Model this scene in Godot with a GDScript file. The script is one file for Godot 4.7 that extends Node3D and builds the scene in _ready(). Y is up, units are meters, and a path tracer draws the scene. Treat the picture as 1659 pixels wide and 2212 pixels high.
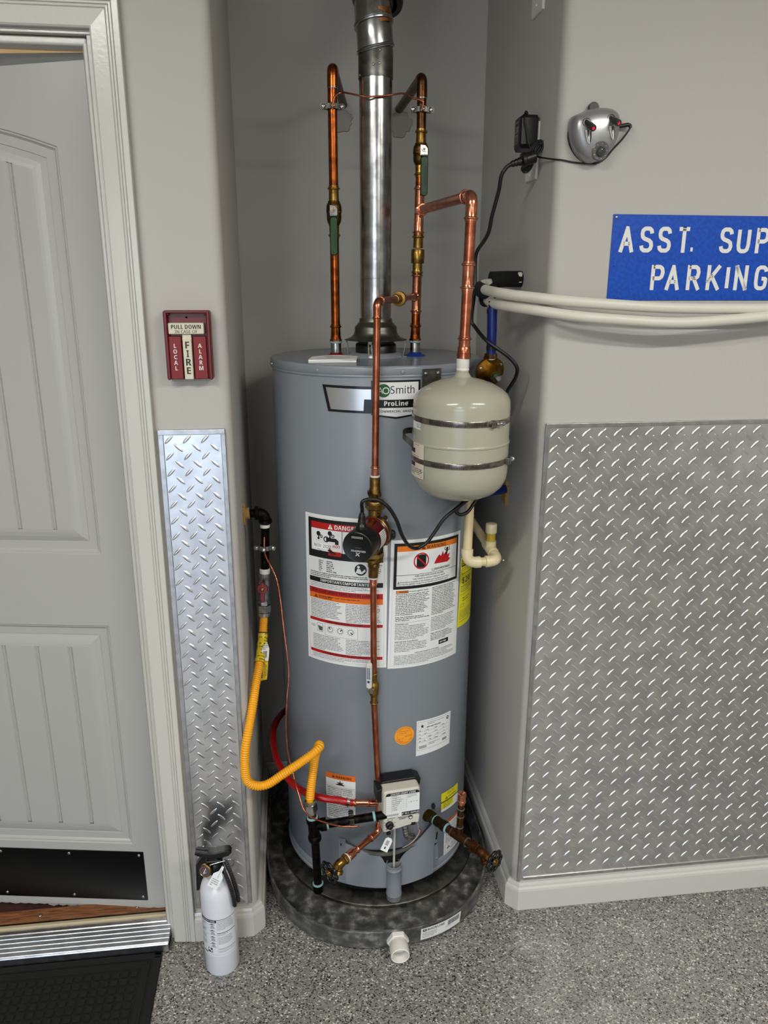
extends Node3D
# A garage alcove with a water heater. Metres, y up; the face of the wall is the plane z = 0, the alcove lies behind it.

const OFF_X := 829.5
var M := {}
var rng := RandomNumberGenerator.new()

# ---------------------------------------------------------------- mesh building
class MB:
	var v := PackedVector3Array()
	var n := PackedVector3Array()
	var t := PackedVector2Array()
	var k := PackedInt32Array()
	var xf := Transform3D.IDENTITY

	func p(at: Vector3, nn: Vector3, uv := Vector2.ZERO) -> int:
		v.append(xf * at)
		n.append((xf.basis * nn).normalized())
		t.append(uv)
		return v.size() - 1

	func tri(a: int, b: int, c: int) -> void:
		var g := (v[b] - v[a]).cross(v[c] - v[a])
		if g.length_squared() < 1e-18:
			return
		if g.dot(n[a] + n[b] + n[c]) > 0.0:
			k.append_array(PackedInt32Array([a, c, b]))
		else:
			k.append_array(PackedInt32Array([a, b, c]))

	func quad(a: int, b: int, c: int, d: int) -> void:
		tri(a, b, c)
		tri(a, c, d)

	# a flat quad, normal given by hint direction
	func flat(a: Vector3, b: Vector3, c: Vector3, d: Vector3, hint: Vector3, uvs := [Vector2(0, 1), Vector2(1, 1), Vector2(1, 0), Vector2(0, 0)]) -> void:
		var g := (b - a).cross(d - a)
		if g.length_squared() < 1e-16:
			g = (c - b).cross(d - b)
		g = g.normalized()
		if g.dot(hint) < 0.0:
			g = -g
		quad(p(a, g, uvs[0]), p(b, g, uvs[1]), p(c, g, uvs[2]), p(d, g, uvs[3]))

	# a box with rounded-looking chamfered edges
	func box(c: Vector3, s: Vector3, bv := 0.0, basis := Basis.IDENTITY) -> void:
		var h := s * 0.5
		var e := minf(bv, minf(h.x, minf(h.y, h.z)) * 0.98)
		var ids := {}
		for ax in 3:
			for sg in [-1.0, 1.0]:
				var nn := Vector3.ZERO
				nn[ax] = sg
				for i in [-1.0, 1.0]:
					for j in [-1.0, 1.0]:
						var q := Vector3.ZERO
						q[ax] = sg * h[ax]
						q[(ax + 1) % 3] = i * (h[(ax + 1) % 3] - e)
						q[(ax + 2) % 3] = j * (h[(ax + 2) % 3] - e)
						ids[[ax, sg, i, j]] = p(c + basis * q, basis * nn, Vector2(i, j) * 0.5 + Vector2(0.5, 0.5))
				quad(ids[[ax, sg, -1.0, -1.0]], ids[[ax, sg, 1.0, -1.0]], ids[[ax, sg, 1.0, 1.0]], ids[[ax, sg, -1.0, 1.0]])
		if e <= 0.0:
			return
		for ax in 3:
			var b1 := (ax + 1) % 3
			for sa in [-1.0, 1.0]:
				for sb in [-1.0, 1.0]:
					# edge between face ax/sa and face b1/sb, running along axis (ax+2)%3
					quad(ids[[ax, sa, sb, -1.0]], ids[[ax, sa, sb, 1.0]], ids[[b1, sb, 1.0, sa]], ids[[b1, sb, -1.0, sa]])
		for sx in [-1.0, 1.0]:
			for sy in [-1.0, 1.0]:
				for sz in [-1.0, 1.0]:
					tri(ids[[0, sx, sy, sz]], ids[[1, sy, sz, sx]], ids[[2, sz, sx, sy]])

	# surface of revolution about local y; profile of (radius, height), outside on the right when going up
	func lathe(pr: Array, at := Transform3D.IDENTITY, seg := 28, crease := 0.7, sq := 1.0) -> void:
		var m := pr.size()
		var nr := []
		for i in m - 1:
			var d: Vector2 = pr[i + 1] - pr[i]
			nr.append(Vector2(d.y, -d.x).normalized())
		var ln := 0.0
		for i in m - 1:
			var a: Vector2 = pr[i]
			var b: Vector2 = pr[i + 1]
			if a.distance_to(b) < 1e-7:
				continue
			var na: Vector2 = nr[i]
			var nb: Vector2 = nr[i]
			if i > 0 and nr[i - 1].dot(nr[i]) > cos(crease):
				na = (nr[i - 1] + nr[i]).normalized()
			if i < m - 2 and nr[i + 1].dot(nr[i]) > cos(crease):
				nb = (nr[i + 1] + nr[i]).normalized()
			var l2 := ln + a.distance_to(b)
			var prev := []
			for s in seg + 1:
				var th := TAU * s / seg
				var dr := Vector3(sin(th), 0, cos(th) * sq)
				var dn := Vector3(sin(th) * sq, 0, cos(th)).normalized()
				var i1 := p(at * (dr * a.x + Vector3(0, a.y, 0)), at.basis * (dn * na.x + Vector3(0, na.y, 0)), Vector2(float(s) / seg, ln))
				var i2 := p(at * (dr * b.x + Vector3(0, b.y, 0)), at.basis * (dn * nb.x + Vector3(0, nb.y, 0)), Vector2(float(s) / seg, l2))
				if s > 0:
					quad(prev[0], i1, i2, prev[1])
				prev = [i1, i2]
			ln = l2

	# a tube along points; r a number or one radius per point
	func tube(pts: Array, r, seg := 12, caps := true) -> void:
		var m := pts.size()
		var tang := []
		for i in m:
			var d: Vector3 = pts[mini(i + 1, m - 1)] - pts[maxi(i - 1, 0)]
			tang.append(d.normalized())
		var up: Vector3 = Vector3.UP if absf(tang[0].y) < 0.9 else Vector3.RIGHT
		var a: Vector3 = tang[0].cross(up).normalized()
		var prev := []
		var ln := 0.0
		for i in m:
			if i > 0:
				ln += pts[i].distance_to(pts[i - 1])
				a = (a - tang[i] * a.dot(tang[i])).normalized()
			var b: Vector3 = tang[i].cross(a)
			var rr: float = r[i] if r is Array else r
			var sl := 0.0
			if r is Array:
				var i0 := maxi(i - 1, 0)
				var i1 := mini(i + 1, m - 1)
				sl = (r[i1] - r[i0]) / maxf(1e-6, pts[i1].distance_to(pts[i0]))
			var ring := []
			for s in seg + 1:
				var th := TAU * s / seg
				var d: Vector3 = a * cos(th) + b * sin(th)
				ring.append(p(pts[i] + d * rr, (d - tang[i] * sl).normalized(), Vector2(float(s) / seg, ln)))
			if i > 0:
				for s in seg:
					quad(prev[s], prev[s + 1], ring[s + 1], ring[s])
			if caps and (i == 0 or i == m - 1):
				var nn: Vector3 = -tang[i] if i == 0 else tang[i]
				var c := p(pts[i], nn)
				var last := -1
				for s in seg + 1:
					var th := TAU * s / seg
					var e := p(pts[i] + (a * cos(th) + b * sin(th)) * rr, nn)
					if s > 0:
						tri(c, last, e)
					last = e
			prev = ring

	# polygon in local xy, extruded from z0 to z1, front edge bevelled by bv
	func prism(poly: PackedVector2Array, z0: float, z1: float, at := Transform3D.IDENTITY, bv := 0.0, smooth := 0.6, back := true) -> void:
		if Geometry2D.is_polygon_clockwise(poly):
			poly.reverse()
		var m := poly.size()
		var front := poly
		if bv > 0.0:
			front = inset(poly, bv)
		var zf := z1 - bv
		var en := []
		for i in m:
			var d := poly[(i + 1) % m] - poly[i]
			en.append(Vector2(d.y, -d.x).normalized())
		for i in m:
			var j := (i + 1) % m
			var na: Vector2 = en[i]
			var nb: Vector2 = en[i]
			var pr: Vector2 = en[(i + m - 1) % m]
			var nx: Vector2 = en[j]
			if pr.dot(en[i]) > cos(smooth): na = (pr + en[i]).normalized()
			if nx.dot(en[i]) > cos(smooth): nb = (nx + en[i]).normalized()
			var A := at.basis * Vector3(na.x, na.y, 0)
			var B := at.basis * Vector3(nb.x, nb.y, 0)
			var a0 := p(at * Vector3(poly[i].x, poly[i].y, z0), A)
			var b0 := p(at * Vector3(poly[j].x, poly[j].y, z0), B)
			var a1 := p(at * Vector3(poly[i].x, poly[i].y, zf), A)
			var b1 := p(at * Vector3(poly[j].x, poly[j].y, zf), B)
			quad(a0, b0, b1, a1)
			if bv > 0.0:
				var Z := at.basis * Vector3(0, 0, 1)
				quad(a1, b1, p(at * Vector3(front[j].x, front[j].y, z1), Z), p(at * Vector3(front[i].x, front[i].y, z1), Z))
		cap(front, z1, at, 1.0)
		if back:
			cap(poly, z0, at, -1.0)

	func cap(poly: PackedVector2Array, z: float, at := Transform3D.IDENTITY, sg := 1.0) -> void:
		var ix := Geometry2D.triangulate_polygon(poly)
		var id := []
		var lo := poly[0]
		var hi := poly[0]
		for q in poly:
			lo = lo.min(q)
			hi = hi.max(q)
		var sz := (hi - lo).max(Vector2(1e-5, 1e-5))
		for q in poly:
			id.append(p(at * Vector3(q.x, q.y, z), at.basis * Vector3(0, 0, sg), Vector2((q.x - lo.x) / sz.x, 1.0 - (q.y - lo.y) / sz.y)))
		for i in range(0, ix.size(), 3):
			tri(id[ix[i]], id[ix[i + 1]], id[ix[i + 2]])

	static func inset(poly: PackedVector2Array, d: float) -> PackedVector2Array:
		# mitred inset of a counter-clockwise polygon
		var o := PackedVector2Array()
		var m := poly.size()
		for i in m:
			var d0 := (poly[i] - poly[(i + m - 1) % m]).normalized()
			var d1 := (poly[(i + 1) % m] - poly[i]).normalized()
			var n0 := Vector2(-d0.y, d0.x)
			var n1 := Vector2(-d1.y, d1.x)
			var b := n0 + n1
			var l := b.length_squared()
			o.append(poly[i] + (b * (2.0 * d / l) if l > 0.05 else n0 * d))
		return o

	# profile (out, up) swept along a plan polyline of (x, z); out is to the left of travel when side = 1
	func sweep(path: Array, prof: Array, side := 1.0, ends := true) -> void:
		var m := path.size()
		var off := []
		for i in m:
			var d0: Vector2 = (path[i] - path[maxi(i - 1, 0)]).normalized() if i > 0 else Vector2.ZERO
			var d1: Vector2 = (path[mini(i + 1, m - 1)] - path[i]).normalized() if i < m - 1 else Vector2.ZERO
			if i == 0: d0 = d1
			if i == m - 1: d1 = d0
			var n0 := Vector2(d0.y, -d0.x) * side
			var n1 := Vector2(d1.y, -d1.x) * side
			var b := n0 + n1
			off.append(b * (2.0 / b.length_squared()))
		for i in m - 1:
			for j in prof.size() - 1:
				var q := []
				for e in [[i, j], [i + 1, j], [i + 1, j + 1], [i, j + 1]]:
					var w: Vector2 = path[e[0]] + off[e[0]] * prof[e[1]].x
					q.append(Vector3(w.x, prof[e[1]].y, w.y))
				var dd: Vector2 = (path[i + 1] - path[i]).normalized()
				var nn := Vector2(dd.y, -dd.x) * side
				var pe: Vector2 = prof[j + 1] - prof[j]
				flat(q[0], q[1], q[2], q[3], Vector3(nn.x * pe.y, -pe.x, nn.y * pe.y))
		if ends:
			for i in [0, m - 1]:
				var w := []
				for j in prof.size():
					var e: Vector2 = path[i] + off[i] * prof[j].x
					w.append(Vector3(e.x, prof[j].y, e.y))
				var dd: Vector2 = path[1] - path[0] if i == 0 else path[m - 1] - path[m - 2]
				var h := Vector3(dd.x, 0, dd.y) * (-1.0 if i == 0 else 1.0)
				for j in range(1, w.size() - 1):
					flat(w[0], w[j], w[j + 1], w[j + 1], h)

	func mesh() -> ArrayMesh:
		var a := []
		a.resize(Mesh.ARRAY_MAX)
		a[Mesh.ARRAY_VERTEX] = v
		a[Mesh.ARRAY_NORMAL] = n
		a[Mesh.ARRAY_TEX_UV] = t
		a[Mesh.ARRAY_INDEX] = k
		var r := ArrayMesh.new()
		r.add_surface_from_arrays(Mesh.PRIMITIVE_TRIANGLES, a)
		return r

# ---------------------------------------------------------------- pictures: flat print on labels
class Tex:
	var im: Image
	var w: int
	var h: int
	static var cache := {}

	func _init(ww: int, hh: int, c: Color) -> void:
		w = ww
		h = hh
		im = Image.create(w, h, false, Image.FORMAT_RGB8)
		im.fill(c)

	func rect(x: float, y: float, ww: float, hh: float, c: Color) -> void:
		im.fill_rect(Rect2i(roundi(x), roundi(y), maxi(1, roundi(ww)), maxi(1, roundi(hh))), c)

	func frame(x: float, y: float, ww: float, hh: float, th: float, c: Color) -> void:
		rect(x, y, ww, th, c)
		rect(x, y + hh - th, ww, th, c)
		rect(x, y, th, hh, c)
		rect(x + ww - th, y, th, hh, c)

	func disc(cx: float, cy: float, r: float, c: Color, r0 := 0.0) -> void:
		for y in range(maxi(0, int(cy - r)), mini(h, int(cy + r) + 2)):
			for x in range(maxi(0, int(cx - r)), mini(w, int(cx + r) + 2)):
				var d := Vector2(x - cx, y - cy).length()
				if d <= r and d >= r0:
					im.set_pixel(x, y, c)

	func poly(pts: Array, c: Color) -> void:
		var q := PackedVector2Array(pts)
		var lo := q[0]
		var hi := q[0]
		for e in q:
			lo = lo.min(e)
			hi = hi.max(e)
		for y in range(maxi(0, int(lo.y)), mini(h, int(hi.y) + 2)):
			for x in range(maxi(0, int(lo.x)), mini(w, int(hi.x) + 2)):
				if Geometry2D.is_point_in_polygon(Vector2(x + 0.5, y + 0.5), q):
					im.set_pixel(x, y, c)

	func line(a: Vector2, b: Vector2, th: float, c: Color) -> void:
		var d := (b - a).normalized()
		var nn := Vector2(-d.y, d.x) * th * 0.5
		poly([a + nn, b + nn, b - nn, a - nn], c)

	# rows of small print too small to read: dark dashes of word length
	func greek(x: float, y: float, ww: float, rows: int, pitch: float, c: Color, rg: RandomNumberGenerator, th := 0.45) -> void:
		for i in rows:
			var e := x + ww * (rg.randf_range(0.82, 1.0) if i < rows - 1 else rg.randf_range(0.3, 0.8))
			var q := x
			while q < e:
				var l := pitch * rg.randf_range(0.5, 2.6)
				l = minf(l, e - q)
				var s := 0.0
				while s < l:
					var cw := pitch * rg.randf_range(0.16, 0.34)
					rect(q + s, y + i * pitch + pitch * rg.randf_range(0.0, 0.12), cw, pitch * th * rg.randf_range(0.8, 1.15), c)
					s += cw + pitch * 0.12
				q += l + pitch * 0.38

	func words(s: String, x: float, y: float, hh: float, c: Color, how := "left", bold := true, turn := false, squeeze := 1.0, serif := false) -> float:
		# hh is the height of the capitals, y their top
		var key := s + str(bold) + str(serif)
		if not cache.has(key):
			var tm := TextMesh.new()
			tm.text = s
			var f := SystemFont.new()
			f.font_names = PackedStringArray(["Droid Serif" if serif else "Droid Sans"])
			f.font_weight = 700 if bold else 400
			tm.font = f
			tm.font_size = 32
			tm.pixel_size = 1.0
			tm.depth = 0.0
			tm.curve_step = 2.0
			var arr := tm.surface_get_arrays(0) if tm.get_surface_count() else []
			cache[key] = [arr[Mesh.ARRAY_VERTEX], arr[Mesh.ARRAY_INDEX], tm.get_aabb()] if arr.size() else [PackedVector3Array(), PackedInt32Array(), AABB()]
		var V: PackedVector3Array = cache[key][0]
		var I = cache[key][1]
		var bb: AABB = cache[key][2]
		var capk := 32.0 * 0.714
		var sc := hh / capk
		# baseline: find from the font: descender unknown, so take the lowest point unless the text has descenders
		var base := bb.position.y
		for ch in "gjpqy,$()":
			if s.contains(ch):
				base = bb.position.y + 32.0 * (0.236 if ch in "gjpqy" else 0.1)
				break
		var wd := bb.size.x * sc * squeeze
		var x0 := x
		if how == "mid": x0 = x - wd * 0.5
		elif how == "right": x0 = x - wd
		var cnt: int = I.size() if I != null and I.size() else V.size()
		for i in range(0, cnt, 3):
			var q := []
			for j in 3:
				var e: Vector3 = V[I[i + j]] if I != null and I.size() else V[i + j]
				var px := (e.x - bb.position.x) * sc * squeeze
				var py := hh - (e.y - base) * sc
				if turn:
					px = wd - px
					py = hh - py
				q.append(Vector2(x0 + px, y + py))
			fill_tri(q[0], q[1], q[2], c)
		return wd

	func fill_tri(a: Vector2, b: Vector2, c: Vector2, col: Color) -> void:
		var y0 := maxi(0, int(floor(minf(a.y, minf(b.y, c.y)))))
		var y1 := mini(h - 1, int(ceil(maxf(a.y, maxf(b.y, c.y)))))
		for y in range(y0, y1 + 1):
			var yy := y + 0.5
			var lo := 1e9
			var hi := -1e9
			for e in [[a, b], [b, c], [c, a]]:
				var s: Vector2 = e[0]
				var f: Vector2 = e[1]
				if (s.y <= yy) != (f.y <= yy):
					var xx := s.x + (f.x - s.x) * (yy - s.y) / (f.y - s.y)
					lo = minf(lo, xx)
					hi = maxf(hi, xx)
			if hi > lo:
				var x0 := maxi(0, roundi(lo))
				var x1 := mini(w, roundi(hi))
				if x1 > x0:
					im.fill_rect(Rect2i(x0, y, x1 - x0, 1), col)

	func tex() -> ImageTexture:
		return ImageTexture.create_from_image(im)

# ---------------------------------------------------------------- naming and placing
var used := {}

func numbered(s: String) -> String:
	used[s] = used.get(s, 0) + 1
	return s if used[s] == 1 else "%s_%03d" % [s, used[s] - 1]

func thing(called: String, label: String, category: String, at := Vector3.ZERO, group := "") -> Node3D:
	var o := Node3D.new()
	o.name = numbered(called)
	add_child(o)
	o.position = at
	tag(o, label, category, group)
	return o

func tag(o: Node3D, label: String, category: String, group := "") -> void:
	o.set_meta("label", label)
	o.set_meta("category", category)
	if group:
		o.set_meta("group", group)

# commit a mesh that was built in world coordinates as one named node
func obj(called: String, mb: MB, m: Material, parent: Node3D = null, label := "") -> MeshInstance3D:
	var o := MeshInstance3D.new()
	o.name = numbered(called) if parent == null else called
	o.mesh = mb.mesh()
	o.mesh.surface_set_material(0, m)
	if parent == null:
		add_child(o)
	else:
		parent.add_child(o, true)
		var q := Vector3.ZERO
		var e: Node = parent
		while e != self:
			q += (e as Node3D).position
			e = e.get_parent()
		o.position = -q
	if label:
		o.set_meta("label", label)
	return o

func struct(called: String, mb: MB, m: Material, parent: Node3D = null) -> MeshInstance3D:
	var o := obj(called, mb, m, parent)
	if parent == null:
		o.set_meta("kind", "structure")
	return o

func mb() -> MB:
	return MB.new()

# ---------------------------------------------------------------- shapes used over and over
func axis(at: Vector3, dir: Vector3, side := Vector3.ZERO) -> Transform3D:
	var y := dir.normalized()
	var x := side if side != Vector3.ZERO else (Vector3.RIGHT if absf(y.x) < 0.8 else Vector3.FORWARD)
	x = (x - y * x.dot(y)).normalized()
	return Transform3D(Basis(x, y, x.cross(y)), at)

# basis whose z points along n, y as near up as it can be
func facing(at: Vector3, n: Vector3, up := Vector3.UP) -> Transform3D:
	var z := n.normalized()
	var x := up.cross(z).normalized()
	return Transform3D(Basis(x, z.cross(x), z), at)

func smooth(pts: Array, per := 8) -> Array:
	var o := []
	var m := pts.size()
	for i in m - 1:
		var p0: Vector3 = pts[maxi(i - 1, 0)]
		var p1: Vector3 = pts[i]
		var p2: Vector3 = pts[i + 1]
		var p3: Vector3 = pts[mini(i + 2, m - 1)]
		for s in per:
			o.append(p1.cubic_interpolate(p2, p0, p3, float(s) / per))
	o.append(pts[m - 1])
	return o

func arc_pts(c: Vector3, d1: Vector3, d2: Vector3, r: float, steps := 8) -> Array:
	# a bend at corner c between the arms d1 and d2 (unit, pointing away from the corner), tangent length r
	var a := c + d1 * r
	var b := c + d2 * r
	var o := []
	for i in steps + 1:
		var s := float(i) / steps
		o.append(a.lerp(c, s).lerp(c.lerp(b, s), s))
	return o

func rounded(w: float, h: float, r: float, seg := 5, c := Vector2.ZERO) -> PackedVector2Array:
	var o := PackedVector2Array()
	for q in 4:
		var cc := Vector2((w * 0.5 - r) * (1 if q in [0, 3] else -1), (h * 0.5 - r) * (1 if q < 2 else -1))
		for i in seg + 1:
			var th := PI * 0.5 * (q + float(i) / seg)
			o.append(c + cc + Vector2(cos(th), sin(th)) * r)
	return o

func circle(r: float, seg := 20, c := Vector2.ZERO) -> PackedVector2Array:
	var o := PackedVector2Array()
	for i in seg:
		o.append(c + Vector2(cos(TAU * i / seg), sin(TAU * i / seg)) * r)
	return o

func pipe(b: MB, a: Vector3, c: Vector3, r: float, seg := 18) -> void:
	b.tube([a, c], r, seg)

# a rotational fitting between a and c from rows of (radius, distance from a)
func fitting(b: MB, a: Vector3, c: Vector3, rows: Array, seg := 22) -> void:
	b.lathe(rows, axis(a, c - a), seg)

# press coupling: plain socket with an O-ring bead near each open end
func press(b: MB, a: Vector3, c: Vector3, r: float, ends := "both") -> void:
	var l := a.distance_to(c)
	var s := r * 0.12
	var rows := [Vector2(r * 0.98, 0), Vector2(r + s, 0)]
	var bead := func(y: float):
		for i in 7:
			var th := PI * i / 6.0
			rows.append(Vector2(r + s + sin(th) * r * 0.24, y - cos(th) * r * 0.22))
	if ends != "end":
		bead.call(r * 0.55)
		rows.append(Vector2(r + s * 0.6, r * 0.95))
	if ends != "start":
		rows.append(Vector2(r + s * 0.6, l - r * 0.95))
		bead.call(l - r * 0.55)
	rows.append(Vector2(r + s, l))
	rows.append(Vector2(r * 0.98, l))
	fitting(b, a, c, rows, 22)

# 90 degree (or other) bend with a bead at both sockets
func elbow(b: MB, c: Vector3, d1: Vector3, d2: Vector3, r: float, reach: float, socket: float) -> void:
	b.tube(arc_pts(c, d1, d2, reach, 10), r * 1.1, 18, false)
	if socket > 0.0:
		press(b, c + d1 * reach, c + d1 * (reach + socket), r, "end")
		press(b, c + d2 * reach, c + d2 * (reach + socket), r, "end")

func hexnut(b: MB, at: Vector3, dir: Vector3, r: float, l: float, turn := 0.0) -> void:
	var x := axis(at, dir)
	var pr := PackedVector2Array()
	for i in 6:
		pr.append(Vector2(cos(TAU * i / 6 + turn), sin(TAU * i / 6 + turn)) * r)
	b.prism(pr, 0, l, Transform3D(x.basis * Basis(Vector3(1, 0, 0), -PI / 2), x.origin), r * 0.1, 0.2)

# screw head with a slot, facing n
func screw(b: MB, at: Vector3, n: Vector3, r: float) -> void:
	b.lathe([Vector2(r, -r * 0.2), Vector2(r, r * 0.25), Vector2(r * 0.8, r * 0.5), Vector2(r * 0.4, r * 0.62), Vector2(0, r * 0.62)], axis(at, n), 12)

func std(called: String, c: Color, rough := 0.6, metal := 0.0, spec := 0.5) -> StandardMaterial3D:
	var m := StandardMaterial3D.new()
	m.resource_name = called
	m.albedo_color = c
	m.roughness = rough
	m.metallic = metal
	m.metallic_specular = spec
	return m

func noise_tex(sz: int, freq: float, ramp: Array, type := FastNoiseLite.TYPE_SIMPLEX_SMOOTH, oct := 4, sd := 1, normal := false, bump := 4.0) -> NoiseTexture2D:
	var f := FastNoiseLite.new()
	f.noise_type = type
	f.frequency = freq
	f.fractal_octaves = oct
	f.seed = sd
	var t := NoiseTexture2D.new()
	t.width = sz
	t.height = sz
	t.seamless = true
	t.noise = f
	if normal:
		t.as_normal_map = true
		t.bump_strength = bump
	elif ramp.size():
		var g := Gradient.new()
		var offs := PackedFloat32Array()
		var cols := PackedColorArray()
		for e in ramp:
			offs.append(e[0])
			cols.append(e[1])
		g.offsets = offs
		g.colors = cols
		t.color_ramp = g
	return t

func tri_map(m: StandardMaterial3D, tiles: float) -> StandardMaterial3D:
	m.uv1_triplanar = true
	m.uv1_world_triplanar = true
	m.uv1_scale = Vector3.ONE * tiles
	return m

func printed(called: String, tx: Tex, rough := 0.45) -> StandardMaterial3D:
	var m := std(called, Color.WHITE, rough)
	m.albedo_texture = tx.tex()
	m.texture_repeat = false
	return m

# ================================================================ the scene
func _ready() -> void:
	rng.seed = 7
	# camera
	var cam := Camera3D.new()
	cam.name = "camera"
	cam.transform = Transform3D(Basis(Vector3(0.9923293, 0.0026104, 0.1235951), Vector3(0.0326507, 0.9587418, -0.2823971), Vector3(-0.1192329, 0.2842664, 0.9513023)), Vector3(0.0, 1.628, 1.65))
	cam.fov = rad_to_deg(2.0 * atan(1106.0 / 1661.0))
	cam.near = 0.02
	cam.current = true
	add_child(cam)
	# daylight outside the open garage door
	var env := Environment.new()
	env.background_mode = Environment.BG_SKY
	var sky := Sky.new()
	var sm := ProceduralSkyMaterial.new()
	sm.sky_top_color = Color(0.62, 0.72, 0.86)
	sm.sky_horizon_color = Color(0.86, 0.89, 0.93)
	sm.ground_horizon_color = Color(0.70, 0.70, 0.69)
	sm.ground_bottom_color = Color(0.45, 0.45, 0.44)
	sky.sky_material = sm
	env.sky = sky
	env.background_energy_multiplier = 8.0
	env.tonemap_mode = Environment.TONE_MAPPER_LINEAR
	env.tonemap_exposure = 0.97
	env.sdfgi_enabled = true
	env.ssao_enabled = true
	env.ssil_enabled = true
	var we := WorldEnvironment.new()
	we.name = "world_environment"
	we.environment = env
	add_child(we)
	ceiling_lights([[-1.0, 1.8], [1.5, 1.8], [-1.0, 4.4], [1.5, 4.4]], 4.6)
	materials()
	room()
	door()
	plates()
	heater()
	vent()
	copper()
	recirculation()
	gas()
	valves()
	expansion()
	right_side()
	wall_things()
	extinguisher()

func ceiling_lights(at: Array, energy: float) -> void:
	var lm := std("led_diffuser", Color(1, 1, 1), 0.5)
	lm.emission_enabled = true
	lm.emission = Color(1.0, 0.985, 0.96)
	lm.emission_energy_multiplier = 6.0
	var hm := std("fixture_white", Color(0.85, 0.85, 0.84), 0.5)
	for q in at:
		var o := thing("strip_light", "white LED strip light on the garage ceiling, %s" % ["near the wall on the door side", "near the wall on the sign side", "by the garage door on the door side", "by the garage door on the sign side"][at.find(q)], "ceiling light", Vector3(q[0], 2.74, q[1]), "strip lights on the garage ceiling")
		var b := mb()
		b.box(Vector3(q[0], 2.72, q[1]), Vector3(1.24, 0.04, 0.11), 0.006)
		obj("housing", b, hm, o)
		b = mb()
		b.box(Vector3(q[0], 2.69, q[1]), Vector3(1.2, 0.03, 0.07), 0.012)
		obj("diffuser", b, lm, o)
		var l := AreaLight3D.new()
		l.name = "strip_light_glow"
		l.area_size = Vector2(1.2, 0.07)
		l.light_energy = energy
		l.light_color = Color(1.0, 0.985, 0.96)
		l.area_range = 12.0
		l.area_attenuation = 2.0
		l.shadow_enabled = true
		l.rotation = Vector3(-PI / 2, 0, 0)
		l.position = Vector3(0, -0.07, 0)
		o.add_child(l)

func flake_floor() -> StandardMaterial3D:
	# vinyl chips broadcast into a grey epoxy: black, grey, white and tan flakes
	var t := Tex.new(2048, 2048, Color(0.49, 0.485, 0.47))
	var cols := [Color(0.055, 0.055, 0.058), Color(0.08, 0.08, 0.082), Color(0.22, 0.215, 0.21), Color(0.33, 0.325, 0.315), Color(0.82, 0.81, 0.77), Color(0.69, 0.67, 0.62), Color(0.55, 0.53, 0.49), Color(0.40, 0.39, 0.37)]
	var r := RandomNumberGenerator.new()
	r.seed = 3
	for i in 130000:
		var x := r.randi_range(0, 2047)
		var y := r.randi_range(0, 2047)
		var u := r.randf()
		var c: Color = cols[0] if u < 0.13 else cols[1] if u < 0.2 else cols[2] if u < 0.32 else cols[3] if u < 0.47 else cols[4] if u < 0.60 else cols[5] if u < 0.73 else cols[6] if u < 0.87 else cols[7]
		var s := r.randf_range(2.0, 7.0)
		var hh := int(s * r.randf_range(0.5, 1.0)) + 1
		var sk := r.randf_range(-1.0, 1.0)
		for j in hh:
			var ww := int(s * (1.0 - absf(float(j) / hh - 0.5) * 0.9)) + 1
			t.im.fill_rect(Rect2i((x + int(j * sk)) % 2048, (y + j) % 2048, ww, 1), c)
	var m := std("flake_epoxy", Color.WHITE, 0.32)
	m.albedo_texture = t.tex()
	var rt := noise_tex(512, 0.02, [[0.0, Color(0.26, 0.26, 0.26)], [1.0, Color(0.55, 0.55, 0.55)]], FastNoiseLite.TYPE_SIMPLEX, 4, 5)
	m.roughness_texture = rt
	m.roughness = 1.0
	m.normal_enabled = true
	m.normal_texture = noise_tex(512, 0.09, [], FastNoiseLite.TYPE_SIMPLEX, 2, 9, true, 1.2)
	m.normal_scale = 0.25
	return tri_map(m, 0.74)

func metal(called: String, c: Color, c2: Color, rough: float, tiles := 6.0, bump := 0.0) -> StandardMaterial3D:
	# two tones of the same metal in cloudy patches of tarnish
	var m := std(called, Color.WHITE, rough, 1.0)
	m.albedo_texture = noise_tex(512, 0.012, [[0.3, c], [0.72, c2]], FastNoiseLite.TYPE_SIMPLEX_SMOOTH, 5, called.hash() % 100)
	if bump > 0.0:
		m.normal_enabled = true
		m.normal_texture = noise_tex(512, 0.03, [], FastNoiseLite.TYPE_SIMPLEX_SMOOTH, 4, 4, true, 3.0)
		m.normal_scale = bump
	return tri_map(m, tiles)

func paint(called: String, c: Color, rough: float, bump := 0.3, tiles := 3.0) -> StandardMaterial3D:
	var m := std(called, c, rough)
	m.normal_enabled = true
	m.normal_texture = noise_tex(512, 0.06, [], FastNoiseLite.TYPE_SIMPLEX_SMOOTH, 3, 12, true, 2.0)
	m.normal_scale = bump
	return tri_map(m, tiles)

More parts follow.
